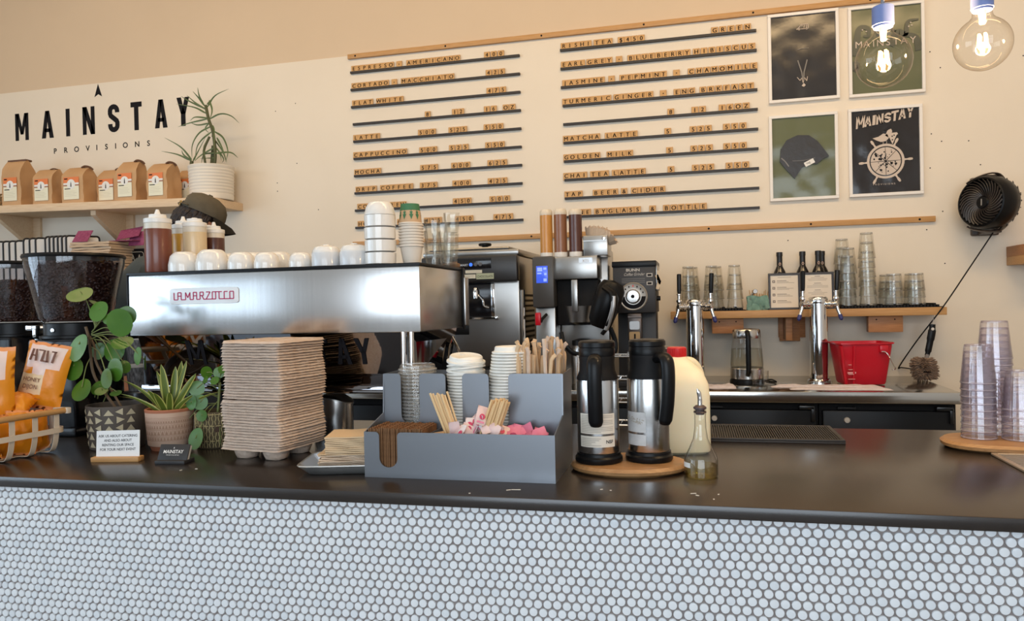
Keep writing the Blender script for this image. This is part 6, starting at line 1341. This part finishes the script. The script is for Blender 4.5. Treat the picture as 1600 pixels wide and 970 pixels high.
def pot_lathe(r0, r1, h, th=.006, base=0): return [(0, 0), (r0*.96, 0), (r0, .003), (r1, h-.002), (r1-.001, h), (r1-th, h), (r1-th-.002, h-.02), (0, h-.02)]
# --- tall coin plant in the triangle-patterned pot
PO = Vector((-1.690, 1.905, CZ))
t = thing('potted_coin_plant', 'tall round-leaved plant in a dark pot patterned with cream triangles', 'potted plant', PO)
bm = nb(); lathe(bm, pot_lathe(.074, .0825, .128), 44); obj('pot', bm, pot_dark, t)
bm = nb()
def on_pot(a, z, r0=.074, r1=.0825, h=.128, e=.0022): r = r0+(r1-r0)*z/h+e; return (r*math.cos(a), r*math.sin(a), z)
for c in range(7):
    for rw in range(5):
        a0 = -2.72+.36*c+(.0); z0 = .010+.0232*rw; a1 = a0+.34; zc = z0+.0105; up_ = (c+rw) % 2
        if up_: q = [(a0+.02, z0), (a1-.02, z0), ((a0+a1)/2, z0+.019)] if rw % 2 else [(a0+.02, zc), (a1-.08, z0+.020), (a1-.08, z0)]
        else: q = [(a1-.02, zc), (a0+.06, z0), (a0+.06, z0+.020)] if rw % 2 else [(a0+.0, z0+.0), (a1, z0+.0), ((a0+a1)/2, z0+.017)]
        bm.faces.new([bm.verts.new(on_pot(a, z)) for a, z in q])
obj('triangle_pattern', bm, pot_cream, t)
bm = nb(); lathe(bm, [(.074, .110), (.04, .114), (0, .115)], 24); obj('soil', bm, soil_m, t)
def zl(px, py, Y):
    """where the photo's picture point meets the upright plane at depth Y"""
    s = (px-800)/1185; v = (485-py)/1185; R = cam.matrix_world.to_3x3(); d = R @ Vector((s, v, -1)); return Vector((0, 0, 1.47))+d*(Y/d.y)
def cp(zx, zy, Y): return zl(80+zx/4.411, 430+zy/4.411, Y)-PO
bm = nb(); tube(bm, smooth_path([(.0, .0, .11), cp(300, 700, 1.895), cp(270, 520, 1.90), cp(262, 440, 1.90), cp(238, 355, 1.90)], 5), .0042, 8); tube(bm, smooth_path([(.012, .01, .11), cp(318, 620, 1.91), cp(300, 500, 1.91), cp(265, 420, 1.905)], 5), .0035, 8); obj('stem', bm, bark_m, t)
LF = [  # leaf centre, half width in zoom pixels, normal, petiole start, depth
 (195,128,72,(.15,-.55,.80),(300,345),1.87,.6),(325,245,60,(.05,-.9,.35),(300,360),1.87,0),(382,304,26,(.1,-1,.1),(300,360),1.87,0),(470,325,78,(.2,-.95,-.1),(280,390),1.86,.1),(520,275,52,(.5,-.8,.1),(285,385),1.89,.3),
 (182,495,80,(-.25,-.9,.35),(255,430),1.85,.2),(148,642,66,(.1,-.9,.1),(255,470),1.86,-.2),(205,788,68,(-.1,-.85,.45),(272,565),1.84,.9),(435,515,66,(.1,-1,.2),(270,440),1.90,0),(325,520,48,(.0,-1,.2),(265,440),1.93,0),
 (594,555,50,(-.45,-.85,.1),(280,410),1.86,-.1),(645,600,40,(-.8,-.5,.0),(280,415),1.87,0),(440,650,64,(-.2,-1,.0),(278,405),1.84,.1),(378,710,56,(-.3,-.95,.1),(280,495),1.83,.5),(330,770,48,(.1,-.7,.6),(300,840),1.87,0),
 (505,630,36,(.9,-.5,.2),(300,440),1.88,.4),(310,192,40,(.5,.1,.8),(300,360),1.90,-.4),(490,460,60,(.2,-.5,.8),(280,400),1.88,0),(445,810,32,(.1,-.4,.9),(360,870),1.86,.6),(85,640,40,(.8,-.5,0),(255,460),1.91,0),(345,795,36,(.2,-.5,.8),(320,850),1.86,0)]
bm = nb(); bs = nb()
for i, (zx, zy, hw, nr, st, Y, ro) in enumerate(LF):
    c = cp(zx, zy, Y); r = hw/4.411*Y*1.42/1185*1.0; coin_leaf(bm, c, nr, r, 1 if i in (5, 10) else 0, ro)
    a = cp(st[0], st[1], 1.90); e = c+Vector((0, .004, .2*r)); m = (a+e)/2+Vector((0, 0, .014+.10*abs(e.x-a.x))); tube(bs, smooth_path([a, m, e], 6), .0016, 6)
obj('foliage', bm, [green_leaf, green_pale], t, angle=80, recalc=False); obj('petioles', bs, stem_m, t)
# --- small bird-nest succulent in a terracotta pot
PO2 = Vector((-1.508, 1.905, CZ))
t = thing('potted_snake_plant', 'short yellow-edged leafy plant in a carved terracotta pot', 'potted plant', PO2)
bm = nb(); lathe(bm, [(0, 0), (.050, 0), (.054, .010), (.052, .014), (0, .014)], 36); obj('saucer', bm, terra, t)
bm = nb(); lathe(bm, [(0, .014), (.058, .014), (.060, .017), (.0665, .112), (.0662, .116)], 40, 0); lathe(bm, [(.0666, .110), (.0672, .117), (.064, .119), (.060, .117), (.058, .100), (0, .098)], 40, 1); obj('pot', bm, [terra_pale, terra], t)
bm = nb()
def on_p2(a, z, e=.0006): r = .060+(.0665-.060)*(z-.017)/.095+e; return (r*math.cos(a), r*math.sin(a), z)
def ring(z, h, e=.0006):
    L_ = [(bm.verts.new(on_p2(a, z, e)), bm.verts.new(on_p2(a, z+h, e))) for a in [2*PI*i/40 for i in range(41)]]
    for p, q in zip(L_, L_[1:]): bm.faces.new([p[0], q[0], q[1], p[1]])
for z in (.030, .046, .062, .064, .080, .092, .096): ring(z, .0010)
for zb, h, k in ((.032, .012, 44), (.048, .012, 36), (.066, .012, 48), (.082, .008, 60)):
    for i in range(k):
        a = 2*PI*i/k; wd = PI/k*.8; bm.faces.new([bm.verts.new(on_p2(a-wd, zb)), bm.verts.new(on_p2(a+wd, zb)), bm.verts.new(on_p2(a, zb+h))])
        bm.faces.new([bm.verts.new(on_p2(a+PI/k-.2*wd, zb+h)), bm.verts.new(on_p2(a+PI/k+.2*wd, zb+h)), bm.verts.new(on_p2(a+PI/k, zb+h*.4))])
obj('carved_bands', bm, mat('terracotta_line', (.36, .21, .14), .8), t)
bm = nb(); rr = random.Random(6)
def blade(bm, base, dirx, diry, L, w_, bend, mi_e=1):
    d = Vector((dirx, diry, 1)).normalized(); s = Vector((d.y, -d.x, 0)); s = (Vector((1, .2, 0)) if s.length < .05 else s).normalized(); s = (Vector((1, .15*rr.uniform(-1, 1), 0))).normalized(); n = 9; prev = None; out = Vector((dirx, diry, 0))
    for i in range(n+1):
        u = i/n; p = base+d*L*u+out*bend*L*u*u-Vector((0, 0, 1))*bend*L*.45*u**2.5; wd = w_*(.55+.9*u)*(1-u)**.55*1.1 if u < 1 else .0004
        nr = Vector((0, -1, 0)); row = [bm.verts.new(p+s*wd*k+Vector((0, .35*wd*abs(k), 0))) for k in (-1, -.72, 0, .72, 1)]
        if prev:
            for k in range(4): bm.faces.new([prev[k], prev[k+1], row[k+1], row[k]]).material_index = 1 if k in (0, 3) else 0
        prev = row
for dx, dy, L, w_, b in ((-.05,-.1,.150,.017,.0),(.12,.05,.145,.016,.05),(-.25,.1,.125,.015,.1),(.55,-.05,.155,.017,.2),(-.75,-.05,.16,.016,.35),(-1.0,-.35,.115,.016,.25),(.35,-.4,.085,.016,.1),(-.35,-.35,.09,.015,.1),(.85,-.25,.10,.015,.3),(.05,.3,.16,.016,.0),(-1.2,.1,.12,.013,.5),(1.1,.1,.13,.013,.35),(-.12,-.45,.08,.017,.1),(.25,.1,.17,.012,.1),(-.42,.25,.15,.012,.15)):
    blade(bm, Vector((dx*.018, dy*.02-.004, .098)), dx, dy, L, w_, b)
obj('foliage', bm, [sans_leaf, yellow_leaf], t, angle=80, recalc=False)
bm = nb(); lathe(bm, [(.0585, .100), (.03, .104), (0, .105)], 24); obj('soil', bm, soil_m, t)
# --- trailing coin plant in the woven pot beside the tray stack
PO3 = Vector((-1.392, 1.955, CZ))
t = thing('trailing_coin_plant', 'trailing round-leaved plant in a woven diamond-pattern pot beside tray stack', 'potted plant', PO3)
bm = nb(); lathe(bm, pot_lathe(.050, .056, .105), 36); obj('pot', bm, mat('woven_pot_dark', (.10, .075, .04), .9), t)
bm = nb()
for i in range(40):
    a = 2*PI*i/40
    for k in range(9):
        z0, z1 = .004+.011*k, .004+.011*(k+1); a1 = a+.07*(1 if (k+i) % 2 else -1)*.5
        if k in (4, 5) and i % 8 in (2, 3): continue
        r_ = lambda z: .050+.006*z/.105+.0012
        tube(bm, [(r_(z0)*math.cos(a), r_(z0)*math.sin(a), z0), (r_(z1)*math.cos(a1), r_(z1)*math.sin(a1), z1)], .0013, 4, cap=False)
    if i % 2 == 0:
        for k in (2, 6, 9):
            z = .011*k; b = a+2*PI/40*2*.8; r_ = .050+.006*z/.105+.002; tube(bm, [(r_*math.cos(a), r_*math.sin(a), z), (r_*math.cos(b), r_*math.sin(b), z)], .0012, 4, cap=False)
obj('woven_strands', bm, mat('woven_straw_light', (.45, .36, .17), .8), t)
bm = nb()
for i in (2, 10, 18, 26, 34):
    a = 2*PI*(i+.5)/40; q = []
    for da, dz in ((-.17, 0), (0, .0125), (.17, 0), (0, -.0125)): z = .054+dz; r_ = .050+.006*z/.105+.0022; q.append(bm.verts.new((r_*math.cos(a+da), r_*math.sin(a+da), z)))
    bm.faces.new(q)
obj('diamond_pattern', bm, mat('diamond_brown', (.07, .035, .02), .8), t)
bm = nb(); lathe(bm, [(.05, .088), (0, .092)], 20); obj('soil', bm, soil_m, t)
def cp3(zx, zy, Y): return zl(180+zx/4.411, 500+zy/4.411, Y)-PO3
bm = nb(); bs = nb(); tube(bs, [(.008, .0, .09), cp3(722, 430, 1.955)], .0036, 8)
for zx, zy, hw, nr, Y, st in ((497,478,36,(-.5,-.8,.2),1.93,(700,470)),(562,470,44,(.4,-.8,.2),1.92,(705,450)),(522,566,42,(-.2,-.95,.1),1.90,(705,520)),(585,565,42,(.5,-.7,.2),1.91,(705,530)),(595,658,32,(.2,-.9,.2),1.89,(700,580)),(553,815,60,(-.25,-.9,.3),1.87,(705,560)),(480,715,40,(.85,-.4,.1),1.90,(705,570)),(630,360,34,(.8,-.5,.1),1.94,(715,440)),(622,410,22,(-.3,-.8,.4),1.93,(715,440)),(685,415,26,(.1,-.8,.6),1.93,(718,440)),(715,360,32,(.3,-.9,.2),1.95,(720,440)),(735,340,22,(.6,-.7,.2),1.94,(720,440)),(725,850,30,(-.8,-.5,.1),1.90,(715,640))):
    c = cp3(zx, zy, Y); r = hw/4.411*Y*1.38/1185; coin_leaf(bm, c, nr, r, 1 if hw > 40 or zx in (497,) else 0, .2)
    a = cp3(st[0], st[1], 1.955); m = (a+c)/2+Vector((0, 0, .010+.15*abs(c.x-a.x))); tube(bs, smooth_path([a, m, c], 6), .0013, 6)
obj('foliage', bm, [green_leaf, green_pale], t, angle=80, recalc=False); obj('petioles', bs, stem_m, t)
# --- catering sign and card holder
sa = math.atan2(1.738-1.696, -1.465+1.587)*.55
t = thing('counter_sign', 'white card sign about catering in a small wooden base', 'sign', (-1.527, 1.718, CZ), sa); t.rotation_euler = (0, 0, sa)
bm = nb(); box(bm, -.066, -.014, 0, .066, .016, .013, bev=.0015); obj('base', bm, oak, t)
bm = nb(); C_ = T(.002, 0, .010) @ RX(-.10) @ RY(-.015); xf(box(bm, -.060, -.001, 0, .060, .001, .072), C_); cd = obj('card', bm, mat('sign_card', (.80, .80, .79), .5), t)
bm = nb()
for s_, z in (('ASK US ABOUT CATERING', .0545), ('AND ALSO ABOUT', .0425), ('RENTING OUR SPACE', .0305), ('FOR YOUR NEXT EVENT', .0185)): text(bm, s_, C_ @ T(0, -.0014, z) @ UP, .0096, 0, bold=.008, sx=.94)
obj('lettering', bm, ink, cd)
t = thing('card_holder', 'black card holder with white shop lettering beside the catering sign', 'card holder', (-1.352, 1.722, CZ)); t.rotation_euler = (0, 0, .12); t.scale = (.88, .88, .82)
bm = nb(); box(bm, -.047, -.028, 0, .047, .032, .012, bev=.002); xf(box(bm, -.047, 0, 0, .047, .004, .056, bev=.001), T(0, -.016, .008) @ RX(-.45)); obj('holder', bm, mat('holder_black', (.022, .021, .022), .5), t)
bm = nb(); K = T(0, -.016, .008) @ RX(-.45)
text(bm, 'MAINSTAY', K @ T(-.001, -.0008, .026) @ UP, .0155, 0, bold=.015, sx=.85); text(bm, 'PROVISIONS', K @ T(-.001, -.0008, .0185) @ UP, .0052, 0, sp=1.5); prism(bm, [(-.002, .041), (0, .042), (.002, .041), (0, .047)], .0003, 0, K @ T(-.001, -.0004, 0) @ UP)
obj('lettering', bm, white_paper, t)
bm = nb(); xf(box(bm, -.044, .0055, 0, .046, .014, .054), K); obj('cards', bm, mat('card_stock', (.60, .58, .54), .6), t)
# --- basket of crisps
BO = Vector((-1.912, 1.664, CZ)); br = math.radians(85)
t = thing('snack_basket', 'white strap basket with wooden top rail full of orange crisp bags', 'basket', BO, br)
strap = mat('strap_white', (.66, .56, .44), .6); bw, bd, bh = .165, .105, .125
def sstrip(bm, P, w_, wdir, th=.0022):
    wdir = Vector(wdir).normalized(); prev = None; N = len(P)
    for i, p in enumerate(P):
        d = (P[min(i+1, N-1)]-P[max(i-1, 0)]).normalized(); n = d.cross(wdir).normalized(); row = [bm.verts.new(p+wdir*a*w_/2+n*b*th/2) for a, b in ((-1,-1),(1,-1),(1,1),(-1,1))]
        if prev:
            for k in range(4): bm.faces.new([prev[k], prev[(k+1) % 4], row[(k+1) % 4], row[k]])
        else: bm.faces.new(row[::-1])
        prev = row
    bm.faces.new(prev)
for x in (-.135, -.068, 0.0, .068, .135):
    bm = nb(); sstrip(bm, smooth_path([Vector((x, -bd-.004, bh)), Vector((x, -bd-.002, .06)), Vector((x, -bd+.012, .012)), Vector((x, -bd+.04, .0035)), Vector((x, 0, .003)), Vector((x, bd-.04, .0035)), Vector((x, bd-.012, .012)), Vector((x, bd, .06)), Vector((x, bd, bh))], 4), .016, (1, 0, 0)); obj('strap', bm, strap, t)
for y in (-.05, .05):
    bm = nb(); sstrip(bm, smooth_path([Vector((-bw, y, bh)), Vector((-bw, y, .05)), Vector((-bw+.03, y, .008)), Vector((0, y, .006)), Vector((bw-.03, y, .008)), Vector((bw, y, .05)), Vector((bw, y, bh))], 4), .016, (0, 1, 0)); obj('strap', bm, strap, t)
bm = nb(); P = [Vector((x, y, .066)) for x, y in rrect(2*bw+.008, 2*bd+.012, .03, 6)]; P.append(P[0]); sstrip(bm, P, .015, (0, 0, 1)); obj('band', bm, strap, t)
for y in (-bd-.006, bd+.004):
    bm = nb(); tube(bm, [(-bw-.0, y, bh-.005), (bw-.004, y, bh-.005)], .0085, 12); obj('wooden_rail', bm, oak, t)
for x in (-bw, bw):
    bm = nb(); box(bm, x-.007, -bd-.018, bh-.014, x+.007, bd+.014, bh+.003, bev=.002); obj('end_rail', bm, strap, t)
bw_, bd_ = bw, bd
BMX = T(*BO)
def snack(pos, rx, ry, rz, w_, h, lab, face=True, s0=0, m=None, th=.026):
    t = thing('crisp_bag', lab, 'crisp bag', (0, 0, 0), 0, 'orange crisp bags in the basket'); t.matrix_world = BMX @ T(*pos) @ RZ(rz) @ RY(ry) @ RX(rx)
    bm = nb(); nx, nz = 14, 20
    def P(i, j, sg):
        u, v = -1+2*i/nx, j/nz; e = (1-abs(u)**2.6)**.75*max(0, math.sin(PI*min(1, max(0, (v-.045)/.91))))**.55
        w2 = w_/2*(1-.07*math.sin(PI*v)); x = u*w2; wr = .0035*noise.noise(Vector((u*3+s0, v*6, sg*2.0)))+.0022*noise.noise(Vector((u*9, v*14+s0, sg)))+.0035*max(0, 1-min(v, 1-v)*7)*math.sin(u*9+s0)
        return Vector((x, sg*th*e+wr*(.4+e), v*h+.003*noise.noise(Vector((u*4, s0, 3)))))
    G = {}
    for sg in (-1, 1):
        G[sg] = [[bm.verts.new(P(i, j, sg)) for i in range(nx+1)] for j in range(nz+1)]
        for j in range(nz):
            for i in range(nx):
                f = bm.faces.new([G[sg][j][i], G[sg][j][i+1], G[sg][j+1][i+1], G[sg][j+1][i]]) if sg < 0 else bm.faces.new([G[sg][j][i], G[sg][j+1][i], G[sg][j+1][i+1], G[sg][j][i+1]])
                u, v = -1+2*(i+.5)/nx, (j+.5)/nz
                if v > .965 or v < .035: f.material_index = 1
                elif face and sg < 0 and v > .50 and v < .94 and abs(u+.1) < .78-.5*(v < .58): f.material_index = 2
                elif face and sg < 0 and .20 < v <= .52 and u < .10: f.material_index = 3
    bmesh.ops.remove_doubles(bm, verts=bm.verts[:], dist=.0002)
    obj('bag', bm, [m or orange_pk, mat('crimp_orange', (.80, .30, .10), .4), silver_pk, mat('foil_cream', (.80, .62, .38), .35)], t, angle=70)
    if face:
        bm = nb(); tf = lambda s_, x, z, sz, mi, sx=1.0: text(bm, s_, T(x, -th*.93-.004, z) @ UP, sz, mi, bold=.008, sx=sx)
        tf('HONEY', -.020, h*.385, .0165, 0, .8); tf('DIJON', -.020, h*.275, .0175, 0, .8)
        for k in range(5): xf(box(bm, -.0028, -.001, 0, .0028, .001, .034), T(-.038+.015*k, -th*.9-.004, h*.70) @ RY(.10*(-1)**k))
        for k in range(4): xf(box(bm, -.007, -.001, -.002, .007, .001, .002), T(-.032+.018*k, -th*.9-.004, h*(.78, .87, .71, .87)[k]))
        box(bm, -w_*.40, -th*.78-.002, h*.135, w_*.10, -th*.78-.001, h*.14)
        obj('print', bm, mat('bag_print_brown', (.16, .06, .03), .5), t)
snack((.040, .135, .128), -.16, .20, .35, .130, .190, 'orange crisp bag reading honey and dijon, leaning atop the basket', True, 1.0)
snack((.000, .018, .085), -.05, .0, .55, .135, .225, 'upright orange crisp bag with pale top, cut by the photo edge', True, 3.3)
rr = random.Random(31)
k_ = 0
for x, y, rzz, z, rx, ry in ((.060, -.115, 1.5, .008, .0, .10), (.065, -.055, 1.2, .008, .02, -.10), (.058, .000, 1.7, .008, .0, .12), (.062, .052, 1.1, .008, .0, .10), (.060, .112, 1.4, .008, .0, -.05), (.0, .125, .2, .008, 0, .0), (-.05, .10, .4, .008, .0, .1), (.0, .04, .9, .01, .0, -.1), (-.05, -.05, .7, .01, 0, .1), (.0, -.09, 1.2, .01, 0, 0)):
    k_ += 1; snack((x, y, z), rx, ry, rzz, .085, .112+rr.uniform(0, .018), 'small orange crisp bag packed upright in the basket', False, 5+k_*1.7, None, .020)
snack((.045, .045, .128), -1.15, .3, .5, .075, .10, 'orange crisp bag lying on its side at the basket middle', False, 40)
bag_dk = mat('foil_dark_brown', (.07, .06, .045), .35, var=(.16, .15, .12), scale=12)
snack((-.045, .115, .09), .10, .10, -.3, .085, .165, 'dark brown crisp bag with silver top behind the orange bags', False, 50, bag_dk)
# ================================================================ globe pendants over the counter
socket_m = mat('socket_blue', (.16, .21, .42), .5)
def pendant(x, y, z, r, lab, pw_, fil):
    t = thing('pendant_bulb', lab, 'pendant lamp', (x, y, z), 0, 'clear globe pendant bulbs')
    bm = nb(); pr = []
    for i in range(19):
        a = -PI/2+ (PI*.84)*i/18; pr.append((max(0, r*math.cos(a)), r*math.sin(a)))
    pr[0] = (0, -r); rz_ = pr[-1]; pr += [(r*.36, r*1.02), (r*.33, r*1.22), (r*.33, r*1.30)]
    lathe(bm, pr, 48); obj('globe', bm, glass_bulb, t)
    bm = nb(); lathe(bm, [(.0, r*1.24), (r*.34, r*1.24), (r*.34, r*1.32), (r*.385, r*1.33), (r*.385, r*2.0), (r*.30, r*2.05), (0, r*2.06)], 32); obj('socket', bm, socket_m, t)
    bm = nb(); tube(bm, [(0, 0, r*2.05), (0, 0, 4.2-z)], .0035, 8); obj('cord', bm, mat('cord_grey', (.2, .2, .22), .6), t)
    bm = nb(); tube(bm, [(0, 0, r*1.24), (0, 0, r*.75)], [r*.16, r*.09], 12); obj('stem', bm, mat('bulb_stem', (.6, .5, .35), .2, .0), t)
    bm = nb()
    for i in range(fil):
        a = PI*i/fil+.3; c, s_ = math.cos(a)*r*.19, math.sin(a)*r*.19
        for q in (1, -1): tube(bm, [(c*q*.75, s_*q*.75, r*.36), (c*q, s_*q, -r*.14)], r*.048, 8)
    obj('filament', bm, mat('filament_glow', (1, .55, .2), .5, emis=(1, .55, .20), es=26), t)
    d = bpy.data.lights.new('bulb_light', 'POINT'); d.energy = pw_; d.color = (1, .66, .34); d.shadow_soft_size = r*.25
    o = bpy.data.objects.new('bulb_light', d); COL.objects.link(o); o.location = (x, y, z+.01)
pendant(.345, 1.56, 1.911, .050, 'clear globe bulb with blue socket hanging before the green print', 17, 2)
pendant(.492, 1.50, 1.908, .0465, 'clear globe bulb hanging nearest the upper right corner', 17, 2)
SC.cycles.max_bounces = 10; SC.cycles.transparent_max_bounces = 40; SC.cycles.glossy_bounces = 5; SC.cycles.diffuse_bounces = 4; SC.cycles.transmission_bounces = 6
SC.cycles.sample_clamp_indirect = 6; SC.cycles.use_denoising = True; SC.cycles.caustics_reflective = False; SC.cycles.caustics_refractive = False
